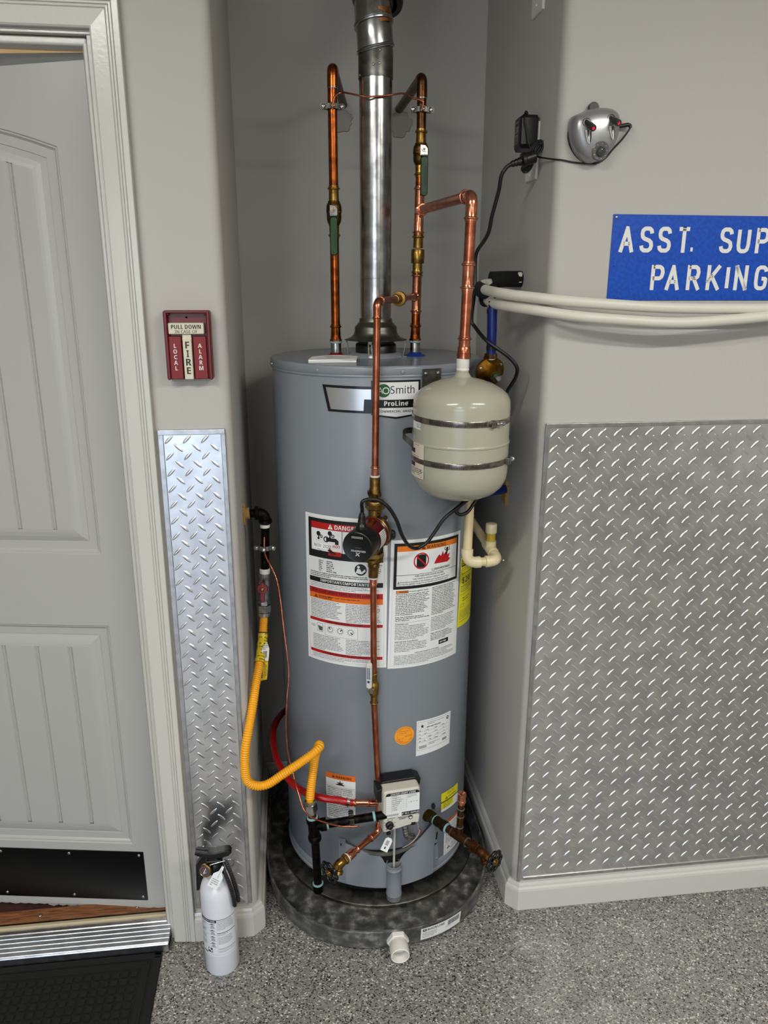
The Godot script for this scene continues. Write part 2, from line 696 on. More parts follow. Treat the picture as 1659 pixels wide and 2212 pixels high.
func materials() -> void:
	M.floor = flake_floor()
	M.wall = paint("wall_paint", Color(0.690, 0.680, 0.655), 0.62, 0.18, 4.0)
	M.trim = paint("trim_paint", Color(0.755, 0.75, 0.72), 0.22, 0.10, 3.0)
	M.doorpaint = paint("door_paint", Color(0.65, 0.65, 0.63), 0.30, 0.06, 8.0)
	M.ceil = paint("ceiling_paint", Color(0.86, 0.85, 0.83), 0.9, 0.2)
	M.white = std("white_plastic", Color(0.87, 0.86, 0.83), 0.35)
	M.black = std("black_plastic", Color(0.035, 0.035, 0.037), 0.38)
	M.rubber = std("black_rubber", Color(0.022, 0.022, 0.023), 0.42)
	M.jacket = paint("tank_enamel", Color(0.495, 0.52, 0.545), 0.27, 0.045, 2.0)
	M.lid = M.jacket
	M.copper = metal("copper", Color(0.80, 0.50, 0.385), Color(0.66, 0.37, 0.26), 0.24, 5.0, 0.06)
	M.copper_new = metal("bright_copper", Color(0.90, 0.60, 0.47), Color(0.80, 0.50, 0.38), 0.17, 5.0, 0.10)
	M.copper_old = metal("aged_copper", Color(0.66, 0.35, 0.16), Color(0.46, 0.23, 0.11), 0.25, 5.0, 0.06)
	M.copper_brown = metal("brown_copper", Color(0.36, 0.24, 0.15), Color(0.25, 0.155, 0.09), 0.36, 5.0, 0.06)
	M.brass = metal("brass", Color(0.66, 0.52, 0.27), Color(0.52, 0.40, 0.19), 0.30, 8.0, 0.10)
	M.brass_dark = metal("cast_brass", Color(0.40, 0.31, 0.17), Color(0.30, 0.22, 0.11), 0.42, 8.0, 0.3)
	M.bronze = metal("bronze_casting", Color(0.55, 0.43, 0.24), Color(0.43, 0.33, 0.17), 0.36, 9.0, 0.3)
	M.steel = metal("bright_steel", Color(0.80, 0.80, 0.79), Color(0.66, 0.66, 0.65), 0.2, 8.0)
	M.stainless = metal("stainless_band", Color(0.62, 0.59, 0.55), Color(0.48, 0.45, 0.42), 0.22, 9.0)
	M.zinc = metal("zinc", Color(0.70, 0.71, 0.71), Color(0.50, 0.51, 0.51), 0.33, 9.0)
	M.galv = metal("galvanised_steel", Color(0.74, 0.745, 0.74), Color(0.56, 0.565, 0.56), 0.23, 3.0, 0.05)
	M.galv_dull = metal("dull_galvanised", Color(0.50, 0.50, 0.47), Color(0.36, 0.36, 0.335), 0.38, 4.0, 0.10)
	M.iron = metal("black_iron", Color(0.13, 0.12, 0.11), Color(0.07, 0.062, 0.057), 0.48, 9.0, 0.4)
	M.alu = metal("aluminium", Color(0.80, 0.80, 0.80), Color(0.72, 0.72, 0.72), 0.3, 4.0)
	M.chequer = metal("chequer_plate", Color(0.93, 0.93, 0.93), Color(0.86, 0.86, 0.865), 0.26, 2.2, 0.05)
	M.pvc = std("cream_cpvc", Color(0.80, 0.73, 0.56), 0.35)
	M.cement = std("yellow_cement", Color(0.72, 0.62, 0.16), 0.35)
	M.sealant = std("pale_blue_sealant", Color(0.50, 0.66, 0.68), 0.55)
	M.tape = std("white_sealing_tape", Color(0.84, 0.83, 0.80), 0.6)
	M.blue = std("blue_tube", Color(0.015, 0.12, 0.42), 0.33)
	M.red = std("red_tube", Color(0.60, 0.025, 0.03), 0.3)
	M.yellow = std("yellow_coating", Color(0.90, 0.62, 0.05), 0.42)
	M.foam = paint("black_foam", Color(0.035, 0.035, 0.033), 0.95, 1.0, 30.0)
	M.gapfoam = paint("expanding_foam", Color(0.62, 0.50, 0.28), 0.9, 1.0, 25.0)

func room() -> void:
	var b := mb()
	b.box(Vector3(-0.2, -0.06, 2.8), Vector3(7.4, 0.12, 7.4), 0)
	var fl := struct("floor", b, M.floor)
	b = mb()
	b.box(Vector3(-0.2, -0.09, 12.5), Vector3(14, 0.12, 12.2), 0)
	struct("trim_driveway", b, paint("driveway_concrete", Color(0.66, 0.65, 0.62), 0.9, 0.5))
	b = mb()
	b.box(Vector3(-0.2, 2.80, 2.8), Vector3(7.4, 0.12, 7.4), 0)
	struct("ceiling", b, M.ceil)
	# walls of the garage; the faces left and right of the alcove are in the plane z = 0
	var H := 2.74
	b = mb()
	var pl := PackedVector2Array([Vector2(-0.327, 0.0), Vector2(-0.327, 0.76), Vector2(-0.12, 0.76), Vector2(-0.12, 0.022)])
	for i in range(1, 7):
		var th := PI * 0.5 * i / 6.0
		pl.append(Vector2(-0.142 + cos(th) * 0.022, 0.022 - sin(th) * 0.022))
	# plan polygons are (x, -z); extrude upwards
	var upright := Transform3D(Basis(Vector3(1, 0, 0), Vector3(0, 0, -1), Vector3(0, 1, 0)), Vector3.ZERO)
	b.prism(pl, 0, H, upright, 0.0, 0.9)
	struct("wall_left", b, M.wall)
	b = mb()
	pl = PackedVector2Array([Vector2(3.4, 0.76), Vector2(0.56, 0.76), Vector2(0.56, 0.022)])
	for i in range(1, 7):
		var th := PI * 0.5 * i / 6.0
		pl.append(Vector2(0.582 - cos(th) * 0.022, 0.022 - sin(th) * 0.022))
	pl.append(Vector2(3.4, 0.0))
	b.prism(pl, 0, H, upright, 0.0, 0.9)
	struct("wall_right", b, M.wall)
	b = mb()
	b.box(Vector3(0.22, H / 2, -0.70), Vector3(0.76, H, 0.14), 0)
	struct("wall_back", b, M.wall)
	b = mb()
	b.box(Vector3(-0.81, (2.082 + H) / 2, -0.06), Vector3(0.93, H - 2.082, 0.12), 0)
	b.box(Vector3(-2.48, H / 2, -0.06), Vector3(2.42, H, 0.12), 0)
	struct("wall_door", b, M.wall)
	b = mb()
	b.box(Vector3(-3.75, H / 2, 3.0), Vector3(0.14, H, 6.6), 0)
	struct("wall_garage_left", b, M.wall)
	b = mb()
	b.box(Vector3(3.35, H / 2, 3.0), Vector3(0.14, H, 6.6), 0)
	struct("wall_garage_right", b, M.wall)
	b = mb()
	b.box(Vector3(-3.45, H / 2, 6.3), Vector3(0.7, H, 0.14), 0)
	b.box(Vector3(1.55, H / 2, 6.3), Vector3(3.7, H, 0.14), 0)
	b.box(Vector3(-1.7, (2.25 + H) / 2, 6.3), Vector3(2.9, H - 2.25, 0.14), 0)
	struct("wall_front", b, M.wall)
	# hall of the house behind the door
	b = mb()
	b.box(Vector3(-1.3, 0.0, -1.4), Vector3(2.0, 0.06, 2.56), 0)
	struct("floor_hall", b, std("hall_floor", Color(0.30, 0.20, 0.12), 0.5))
	b = mb()
	b.box(Vector3(-1.3, 2.56, -1.4), Vector3(2.3, 0.12, 2.8), 0)
	struct("ceiling_hall", b, M.ceil)
	b = mb()
	b.box(Vector3(-2.36, 1.3, -1.4), Vector3(0.12, 2.6, 2.8), 0)
	b.box(Vector3(-0.41, 1.3, -1.8), Vector3(0.12, 2.6, 2.1), 0)
	b.box(Vector3(-1.3, 1.3, -2.72), Vector3(2.2, 2.6, 0.12), 0)
	struct("wall_hall", b, M.wall)
	var lamp := thing("hall_lamp", "round ceiling lamp in the hall behind the door", "ceiling light", Vector3(-1.25, 2.44, -1.0))
	b = mb()
	b.lathe([Vector2(0, 2.40), Vector2(0.08, 2.41), Vector2(0.12, 2.45), Vector2(0.12, 2.5), Vector2(0, 2.5)], Transform3D(Basis.IDENTITY, Vector3(-1.25, 0, -1.0)), 24)
	var gm := std("lamp_glass", Color(1, 0.95, 0.85), 0.4)
	gm.emission_enabled = true
	gm.emission = Color(1, 0.86, 0.66)
	gm.emission_energy_multiplier = 2.0
	obj("shade", b, gm, lamp)
	var ol := OmniLight3D.new()
	ol.name = "hall_lamp_glow"
	ol.light_energy = 1.6
	ol.light_color = Color(1, 0.86, 0.66)
	ol.light_size = 0.1
	ol.omni_range = 6.0
	ol.omni_attenuation = 2.0
	ol.shadow_enabled = true
	ol.position = Vector3(0, -0.09, 0)
	lamp.add_child(ol)
	# baseboards with a moulded top, mitred over the rounded corners
	var prof := [Vector2(0.0, 0.0), Vector2(0.016, 0.0), Vector2(0.016, 0.060), Vector2(0.0145, 0.066), Vector2(0.011, 0.070), Vector2(0.010, 0.076), Vector2(0.007, 0.082), Vector2(0.0, 0.083)]
	b = mb()
	b.sweep([Vector2(-0.282, 0), Vector2(-0.139, 0), Vector2(-0.12, -0.019), Vector2(-0.12, -0.63)], prof, -1.0)
	struct("baseboard_left", b, M.trim)
	b = mb()
	b.sweep([Vector2(0.56, -0.63), Vector2(0.56, -0.019), Vector2(0.579, 0), Vector2(3.28, 0)], prof, -1.0)
	struct("baseboard_right", b, M.trim)
	b = mb()
	b.sweep([Vector2(-0.12, -0.63), Vector2(0.56, -0.63)], prof, -1.0)
	struct("baseboard_back", b, M.trim)

# profile of (z, y) points extruded along x
func along_x(b: MB, prof: Array, x0: float, x1: float, crease := 0.5) -> void:
	var pl := PackedVector2Array(prof)
	b.prism(pl, -x1, -x0, Transform3D(Basis(Vector3(0, 0, 1), Vector3(0, 1, 0), Vector3(-1, 0, 0)), Vector3.ZERO), 0.0, crease)

func door() -> void:
	# casing: reeded profile (across from the opening, out from the wall)
	var cp := [Vector2(0.0, 0.0), Vector2(0.0, 0.010), Vector2(0.003, 0.0125), Vector2(0.030, 0.0155), Vector2(0.0312, 0.0138), Vector2(0.0325, 0.0158), Vector2(0.0355, 0.0162), Vector2(0.0367, 0.0142), Vector2(0.0380, 0.0166), Vector2(0.0410, 0.0168), Vector2(0.0422, 0.0150), Vector2(0.0435, 0.0176), Vector2(0.0535, 0.0182), Vector2(0.0545, 0.0172), Vector2(0.0545, 0.0)]
	var b := mb()
	# path in the plane of the wall: up the right side, over the head, down the left
	var path := [Vector2(-0.3355, 0.002), Vector2(-0.3355, 2.072), Vector2(-1.2845, 2.072), Vector2(-1.2845, 0.002)]
	var off := [Vector2(1, 0), Vector2(1, 1), Vector2(-1, 1), Vector2(-1, 0)]
	for i in 3:
		for j in cp.size() - 1:
			var q := []
			for e in [[i, j], [i + 1, j], [i + 1, j + 1], [i, j + 1]]:
				var w: Vector2 = path[e[0]] + off[e[0]] * cp[e[1]].x
				q.append(Vector3(w.x, w.y, cp[e[1]].y))
			var nx: Vector2 = [Vector2(1, 0), Vector2(0, 1), Vector2(-1, 0)][i]
			var de: Vector2 = cp[j + 1] - cp[j]
			b.flat(q[0], q[1], q[2], q[3], Vector3(-nx.x * de.y, -nx.y * de.y, de.x))
	var casing := struct("trim_casing", b, M.trim)
	b = mb()
	b.box(Vector3(-0.336, 1.032, -0.061), Vector3(0.018, 2.064, 0.118), 0.0015)
	b.box(Vector3(-1.284, 1.032, -0.061), Vector3(0.018, 2.064, 0.118), 0.0015)
	b.box(Vector3(-0.81, 2.073, -0.061), Vector3(0.966, 0.018, 0.118), 0.0015)
	# stops
	b.box(Vector3(-0.3505, 1.04, -0.029), Vector3(0.011, 2.03, 0.034), 0.004)
	b.box(Vector3(-1.2695, 1.04, -0.029), Vector3(0.011, 2.03, 0.034), 0.004)
	b.box(Vector3(-0.81, 2.0555, -0.029), Vector3(0.93, 0.017, 0.034), 0.0055)
	struct("trim_jamb", b, M.trim)

	# the door itself, hinged on the right and standing a little open into the house
	var a := deg_to_rad(9.5)
	var fr := Transform3D(Basis(Vector3(cos(a), 0, sin(a)), Vector3.UP, Vector3(-sin(a), 0, cos(a))), Vector3(-0.3515, 0, -0.0505))
	b = mb()
	var W := 0.905
	var T := 2.047
	var B := 0.054
	var face := func(pts: Array) -> void:
		b.cap(PackedVector2Array(pts), 0.0, fr)
	var pl := -(W - 0.082)
	var pr := -0.082
	var arch := []
	for i in 17:
		var s := float(i) / 16
		var x: float = lerpf(pl, pr, s)
		var u: float = (x - (pl + pr) * 0.5) / ((pr - pl) * 0.5)
		arch.append(Vector2(x, 1.885 + 0.066 * (1.0 - u * u)))
	face.call([Vector2(pr, B), Vector2(0, B), Vector2(0, T), Vector2(pr, T)])
	face.call([Vector2(-W, B), Vector2(pl, B), Vector2(pl, T), Vector2(-W, T)])
	face.call([Vector2(pl, B), Vector2(pr, B), Vector2(pr, 0.250), Vector2(pl, 0.250)])
	face.call([Vector2(pl, 0.860), Vector2(pr, 0.860), Vector2(pr, 1.037), Vector2(pl, 1.037)])
	face.call(arch + [Vector2(pr, T), Vector2(pl, T)])
	# sides and back
	var th := -0.044
	for e in [[Vector3(0, B, 0), Vector3(0, T, 0), Vector3(1, 0, 0)], [Vector3(-W, B, 0), Vector3(-W, T, 0), Vector3(-1, 0, 0)], [Vector3(-W, T, 0), Vector3(0, T, 0), Vector3.UP], [Vector3(-W, B, 0), Vector3(0, B, 0), Vector3.DOWN]]:
		b.flat(fr * e[0], fr * e[1], fr * (e[1] + Vector3(0, 0, th)), fr * (e[0] + Vector3(0, 0, th)), fr.basis * e[2])
	b.flat(fr * Vector3(-W, B, th), fr * Vector3(0, B, th), fr * Vector3(0, T, th), fr * Vector3(-W, T, th), fr.basis * Vector3(0, 0, -1))
	var steps := [Vector2(0, 0), Vector2(0.0022, -0.0030), Vector2(0.0050, -0.0030), Vector2(0.0065, -0.0055), Vector2(0.0095, -0.0085), Vector2(0.0270, -0.0085), Vector2(0.0280, -0.0105), Vector2(0.0300, -0.0095), Vector2(0.0400, -0.0055), Vector2(0.0500, -0.0030), Vector2(0.0575, -0.0022)]
	for which in 2:
		var base := PackedVector2Array([Vector2(pl, 0.250), Vector2(pr, 0.250), Vector2(pr, 0.860), Vector2(pl, 0.860)])
		if which == 1:
			base = PackedVector2Array([Vector2(pl, 1.037), Vector2(pr, 1.037)])
			for i in 17:
				base.append(arch[16 - i])
		var rings := []
		for s in steps:
			rings.append(MB.inset(base, s.x))
		for s in steps.size() - 1:
			var m := base.size()
			for i in m:
				var j := (i + 1) % m
				var r0: PackedVector2Array = rings[s]
				var r1: PackedVector2Array = rings[s + 1]
				b.flat(fr * Vector3(r0[i].x, r0[i].y, steps[s].y), fr * Vector3(r0[j].x, r0[j].y, steps[s].y), fr * Vector3(r1[j].x, r1[j].y, steps[s + 1].y), fr * Vector3(r1[i].x, r1[i].y, steps[s + 1].y), fr.basis * Vector3(0, 0, 1))
		var fld: PackedVector2Array = rings[steps.size() - 1]
		var z := -0.0022
		var gx := []
		for i in 9:
			gx.append(-0.183 - 0.0805 * i)
		var x1 := 0.0
		for g in gx + [-2.0]:
			var strip := PackedVector2Array([Vector2(g + 0.006, 0), Vector2(x1, 0), Vector2(x1, 3), Vector2(g + 0.006, 3)])
			for q in Geometry2D.intersect_polygons(fld, strip):
				b.cap(q, z, fr)
			x1 = g - 0.006
			if g > pl + 0.08:
				var cut := Geometry2D.intersect_polygons(fld, PackedVector2Array([Vector2(g - 0.001, 0), Vector2(g + 0.001, 0), Vector2(g + 0.001, 3), Vector2(g - 0.001, 3)]))
				if cut.size():
					var y0 := 9.0
					var y1 := 0.0
					for e in cut[0]:
						y0 = minf(y0, e.y)
						y1 = maxf(y1, e.y)
					var gp := [Vector2(-0.006, z), Vector2(-0.0025, z - 0.0035), Vector2(-0.001, z - 0.0012), Vector2(0.001, z - 0.0012), Vector2(0.0025, z - 0.0035), Vector2(0.006, z)]
					for i in 5:
						b.flat(fr * Vector3(g + gp[i].x, y0, gp[i].y), fr * Vector3(g + gp[i + 1].x, y0, gp[i + 1].y), fr * Vector3(g + gp[i + 1].x, y1, gp[i + 1].y), fr * Vector3(g + gp[i].x, y1, gp[i].y), fr.basis * Vector3(0, 0, 1))
	# worn, broken paint along the bottom edge
	for i in 34:
		var x := -0.03 - i * 0.0255
		var d := rng.randf_range(0.001, 0.007) + (0.006 if i in [9, 10, 11] else 0.0)
		b.prism(PackedVector2Array([Vector2(x - 0.016, B - d * 0.5), Vector2(x - 0.002, B - d), Vector2(x + 0.014, B - d * 0.3), Vector2(x + 0.014, B + 0.001), Vector2(x - 0.016, B + 0.001)]), -0.012, -0.0005, fr)
	var dr := struct("door_1", b, M.doorpaint)
	b = mb()
	b.prism(rounded(0.80, 0.152, 0.002, 2, Vector2(-0.456, 0.1515)), 0.0, 0.0016, fr, 0.0005)
	var kick := obj("kick_plate", b, std("black_kick_plate", Color(0.012, 0.012, 0.013), 0.3), dr)
	for u in [0.068, 0.251, 0.431]:
		for v in [0.217, 0.087]:
			b = mb()
			screw(b, fr * Vector3(-u, v, 0.0016), fr.basis.z, 0.0042)
			obj("screw", b, M.zinc, kick)
	# threshold: aluminium sill with ribs, vinyl strip, gasket, oak nosing
	b = mb()
	var pf := [Vector2(-0.034, 0.006), Vector2(-0.034, 0.0415), Vector2(-0.022, 0.041), Vector2(-0.020, 0.0385)]
	for i in 5:
		var z0 := -0.018 + i * 0.0122
		var yb := 0.0405 - i * 0.0018
		pf.append_array([Vector2(z0, yb - 0.002), Vector2(z0 + 0.001, yb), Vector2(z0 + 0.0085, yb - 0.001), Vector2(z0 + 0.0095, yb - 0.003)])
	pf.append_array([Vector2(0.0445, 0.0318), Vector2(0.0460, 0.0295), Vector2(0.0460, 0.024), Vector2(0.0430, 0.022), Vector2(0.0430, 0.006)])
	along_x(b, pf, -1.275, -0.345, 0.2)
	var sill := struct("trim_threshold", b, M.alu)
	b = mb()
	along_x(b, [Vector2(-0.046, 0.03), Vector2(-0.046, 0.0465), Vector2(-0.043, 0.048), Vector2(-0.037, 0.0475), Vector2(-0.0345, 0.045), Vector2(-0.0345, 0.03)], -1.275, -0.345)
	obj("vinyl_strip", b, std("tan_vinyl", Color(0.66, 0.61, 0.49), 0.5), sill)
	b = mb()
	along_x(b, [Vector2(-0.051, 0.03), Vector2(-0.051, 0.046), Vector2(-0.0465, 0.046), Vector2(-0.0465, 0.03)], -1.275, -0.345)
	obj("gasket", b, M.rubber, sill)
	b = mb()
	along_x(b, [Vector2(-0.086, 0.03), Vector2(-0.086, 0.0545), Vector2(-0.083, 0.0555), Vector2(-0.055, 0.0485), Vector2(-0.0515, 0.0465), Vector2(-0.0515, 0.03)], -1.275, -0.345)
	var oak := std("oak", Color.WHITE, 0.5)
	oak.albedo_texture = noise_tex(512, 0.02, [[0.25, Color(0.30, 0.17, 0.075)], [0.5, Color(0.42, 0.25, 0.115)], [0.8, Color(0.50, 0.31, 0.16)]], FastNoiseLite.TYPE_SIMPLEX, 5, 8)
	tri_map(oak, 1.0)
	oak.uv1_scale = Vector3(1.2, 14, 14)
	var nos := obj("oak_nosing", b, oak, sill)
	for sx in [-0.683, -0.438]:
		b = mb()
		screw(b, Vector3(sx, 0.0515, -0.066), Vector3(0, 0.97, 0.24), 0.0048)
		obj("screw", b, M.zinc, nos)
	b = mb()
	b.box(Vector3(-0.81, 0.011, 0.008), Vector3(0.93, 0.022, 0.062), 0.002)
	obj("sill_base", b, paint("worn_sill_paint", Color(0.58, 0.555, 0.51), 0.7, 0.6, 12.0), sill)
	# carpet of the hall, brown with green leaves
	var t := Tex.new(512, 256, Color(0.20, 0.085, 0.045))
	for i in 900:
		t.disc(rng.randf() * 512, rng.randf() * 256, rng.randf_range(1, 3), Color(0.26, 0.12, 0.06) if i % 2 else Color(0.14, 0.06, 0.035))
	for i in 16:
		var c := Vector2(rng.randf() * 512, rng.randf() * 256)
		var d := Vector2.from_angle(rng.randf_range(-0.5, 0.5) + (PI if i % 2 else 0.0))
		var nn := Vector2(-d.y, d.x)
		t.poly([c, c + d * 24 + nn * 10, c + d * 55, c + d * 24 - nn * 9], Color(0.36, 0.38, 0.08))
		t.line(c - d * 40, c + d * 8, 4, Color(0.40, 0.36, 0.10))
	t.disc(90, 60, 22, Color(0.10, 0.30, 0.28))
	b = mb()
	b.box(Vector3(-0.83, 0.036, -0.39), Vector3(0.92, 0.014, 0.6), 0.005)
	var rug := obj("hall_rug", b, printed("rug_pile", t, 0.95))
	tag(rug, "brown rug with green leaves glimpsed under the open door", "rug")
	# door mat with a waffle of raised pads
	b = mb()
	b.box(Vector3(-0.815, 0.003, 0.345), Vector3(0.91, 0.006, 0.60), 0.002)
	var mat := obj("door_mat", b, paint("mat_fibre", Color(0.030, 0.030, 0.031), 0.95, 1.0, 40.0))
	tag(mat, "black waffle-pattern door mat in front of the threshold", "door mat")
	b = mb()
	b.box(Vector3(-0.815, 0.007, 0.055), Vector3(0.91, 0.005, 0.019), 0.002)
	b.box(Vector3(-0.3700, 0.007, 0.345), Vector3(0.019, 0.005, 0.60), 0.002)
	b.box(Vector3(-0.825, 0.007, 0.078), Vector3(0.865, 0.005, 0.019), 0.002)
	b.box(Vector3(-0.3945, 0.007, 0.352), Vector3(0.019, 0.005, 0.55), 0.002)
	for i in 38:
		for j in 25:
			var c := Vector3(-0.418 - i * 0.0218, 0.0068 + rng.randf() * 0.001, 0.103 + j * 0.0218)
			b.box(c, Vector3(0.017, 0.006, 0.017), 0.0028)
	obj("raised_pads", b, mat.mesh.surface_get_material(0), mat).set_meta("kind", "stuff")

# pressed aluminium sheet with raised lozenges in a herringbone, in the plane z = const
func chequer_sheet(x0: float, x1: float, y0: float, y1: float, ox: float, oy: float, z: float) -> MB:
	var b := mb()
	b.box(Vector3((x0 + x1) / 2, (y0 + y1) / 2, z - 0.0008), Vector3(x1 - x0, y1 - y0, 0.0016), 0.0)
	var px := 0.0375
	var py := 0.0358
	var L := 0.0128
	var Wd := 0.0034
	var hh := 0.0016
	for i in range(-1, int((x1 - x0) / px) + 3):
		for j in range(-1, int((y1 - y0) / py) + 3):
			for o in 2:
				var c := Vector2(ox + i * px + (px * 0.5 if o else 0.0), oy - j * py - (py * 0.5 if o else 0.0))
				if c.x < x0 + 0.004 or c.x > x1 - 0.004 or c.y < y0 + 0.006 or c.y > y1 - 0.004:
					continue
				var d := Vector2(1, -1 if o else 1).normalized()
				var e := Vector2(-d.y, d.x)
				var rim := []
				var mid := []
				for s in 12:
					var th := TAU * s / 12
					var cs := cos(th)
					var sn := sin(th)
					var taper := signf(sn) * pow(absf(sn), 1.25)
					var w := Vector2(cs * L, taper * Wd)
					var w2 := Vector2(cs * L * 0.80, taper * Wd * 0.52)
					var q := c + d * w.x + e * w.y
					var q2 := c + d * w2.x + e * w2.y
					var slope := (d * (cs * 0.25) + e * signf(sn) * 0.62 * minf(1.0, absf(sn) * 2.0))
					rim.append(b.p(Vector3(q.x, q.y, z), Vector3(slope.x * 1.3, slope.y * 1.3, 1)))
					mid.append(b.p(Vector3(q2.x, q2.y, z + hh * 0.85), Vector3(slope.x * 0.75, slope.y * 0.75, 1)))
				var r0 := b.p(Vector3(c.x - d.x * L * 0.5, c.y - d.y * L * 0.5, z + hh), Vector3(0, 0, 1))
				var r1 := b.p(Vector3(c.x + d.x * L * 0.5, c.y + d.y * L * 0.5, z + hh), Vector3(0, 0, 1))
				for s in 12:
					b.quad(rim[s], rim[(s + 1) % 12], mid[(s + 1) % 12], mid[s])
					var near0 := r1 if cos(TAU * (s + 0.5) / 12) > 0.0 else r0
					b.tri(mid[s], mid[(s + 1) % 12], near0)
				b.tri(mid[3], r0, r1)
				b.tri(mid[9], r0, r1)
	return b

func edge_trim(o: Node3D, x0: float, y0: float, x1: float, y1: float, z1: float) -> void:
	var b := mb()
	b.box(Vector3((x0 + x1) / 2, (y0 + y1) / 2, z1 / 2), Vector3(x1 - x0, y1 - y0, z1), 0.0012)
	obj("edge_trim", b, M.alu, o)

func plates() -> void:
	var o := thing("chequer_plate", "narrow bright aluminium diamond plate between the door casing and the alcove", "wall panel", Vector3(-0.205, 0.095, 0))
	obj("sheet", chequer_sheet(-0.270, -0.139, 0.096, 1.326, -0.2525 - 0.038, 1.311 + 0.0358, 0.0035), M.chequer, o)
	edge_trim(o, -0.275, 0.095, -0.2635, 1.324, 0.0062)
	edge_trim(o, -0.1445, 0.095, -0.1345, 1.326, 0.0062)
	edge_trim(o, -0.275, 1.321, -0.1350, 1.3325, 0.0072)
	edge_trim(o, -0.262, 0.099, -0.152, 0.108, 0.0060)
	o = thing("chequer_plate", "wide grey aluminium diamond plate on the wall right of the alcove", "wall panel", Vector3(1.16, 0.09, 0))
	obj("sheet", chequer_sheet(0.5735, 1.75, 0.091, 1.324, 0.629 - 0.075, 1.307 + 0.0358, 0.0035), M.chequer, o)
	edge_trim(o, 0.5700, 0.0865, 0.5800, 1.322, 0.0062)
	edge_trim(o, 0.5705, 1.3200, 1.752, 1.3300, 0.0072)
	edge_trim(o, 0.5860, 0.0890, 0.880, 0.0975, 0.0060)
	edge_trim(o, 0.8805, 0.0890, 1.752, 0.0975, 0.0060)

const TANK := Vector3(0.226, 0, -0.33)
const TR := 0.263

func on_tank(deg: float, y: float, r := TR) -> Vector3:
	var a := deg_to_rad(deg)
	return TANK + Vector3(sin(a) * r, y, cos(a) * r)

# sticker or sheet bent round an upright cylinder; corners are (degrees, height): lower left, lower right, upper right, upper left
func bent(b: MB, c: Array, r: float, at := TANK, n := 12, rows := 1) -> void:
	for i in n:
		for j in rows:
			var id := []
			for e in [[i, j], [i + 1, j], [i + 1, j + 1], [i, j + 1]]:
				var u := float(e[0]) / n
				var w := float(e[1]) / rows
				var q: Vector2 = c[0].lerp(c[1], u).lerp(c[3].lerp(c[2], u), w)
				var a := deg_to_rad(q.x)
				id.append(b.p(at + Vector3(sin(a) * r, q.y, cos(a) * r), Vector3(sin(a), 0, cos(a)), Vector2(u, 1.0 - w)))
			b.quad(id[0], id[1], id[2], id[3])

func sticker(called: String, c: Array, m: Material, o: Node3D, lift := 0.0006, label := "") -> MeshInstance3D:
	var b := mb()
	bent(b, c, TR + lift)
	return obj(called, b, m, o, label)

const INK := Color(0.045, 0.045, 0.05)
const PAPER := Color(0.86, 0.87, 0.86)
const GREY := Color(0.30, 0.30, 0.31)

func warn_triangle(t: Tex, x: float, y: float, s: float, c: Color, ex: Color) -> void:
	t.poly([Vector2(x, y + s), Vector2(x + s * 0.55, y), Vector2(x + s * 1.1, y + s)], c)
	t.rect(x + s * 0.49, y + s * 0.35, s * 0.13, s * 0.35, ex)
	t.rect(x + s * 0.49, y + s * 0.78, s * 0.13, s * 0.12, ex)

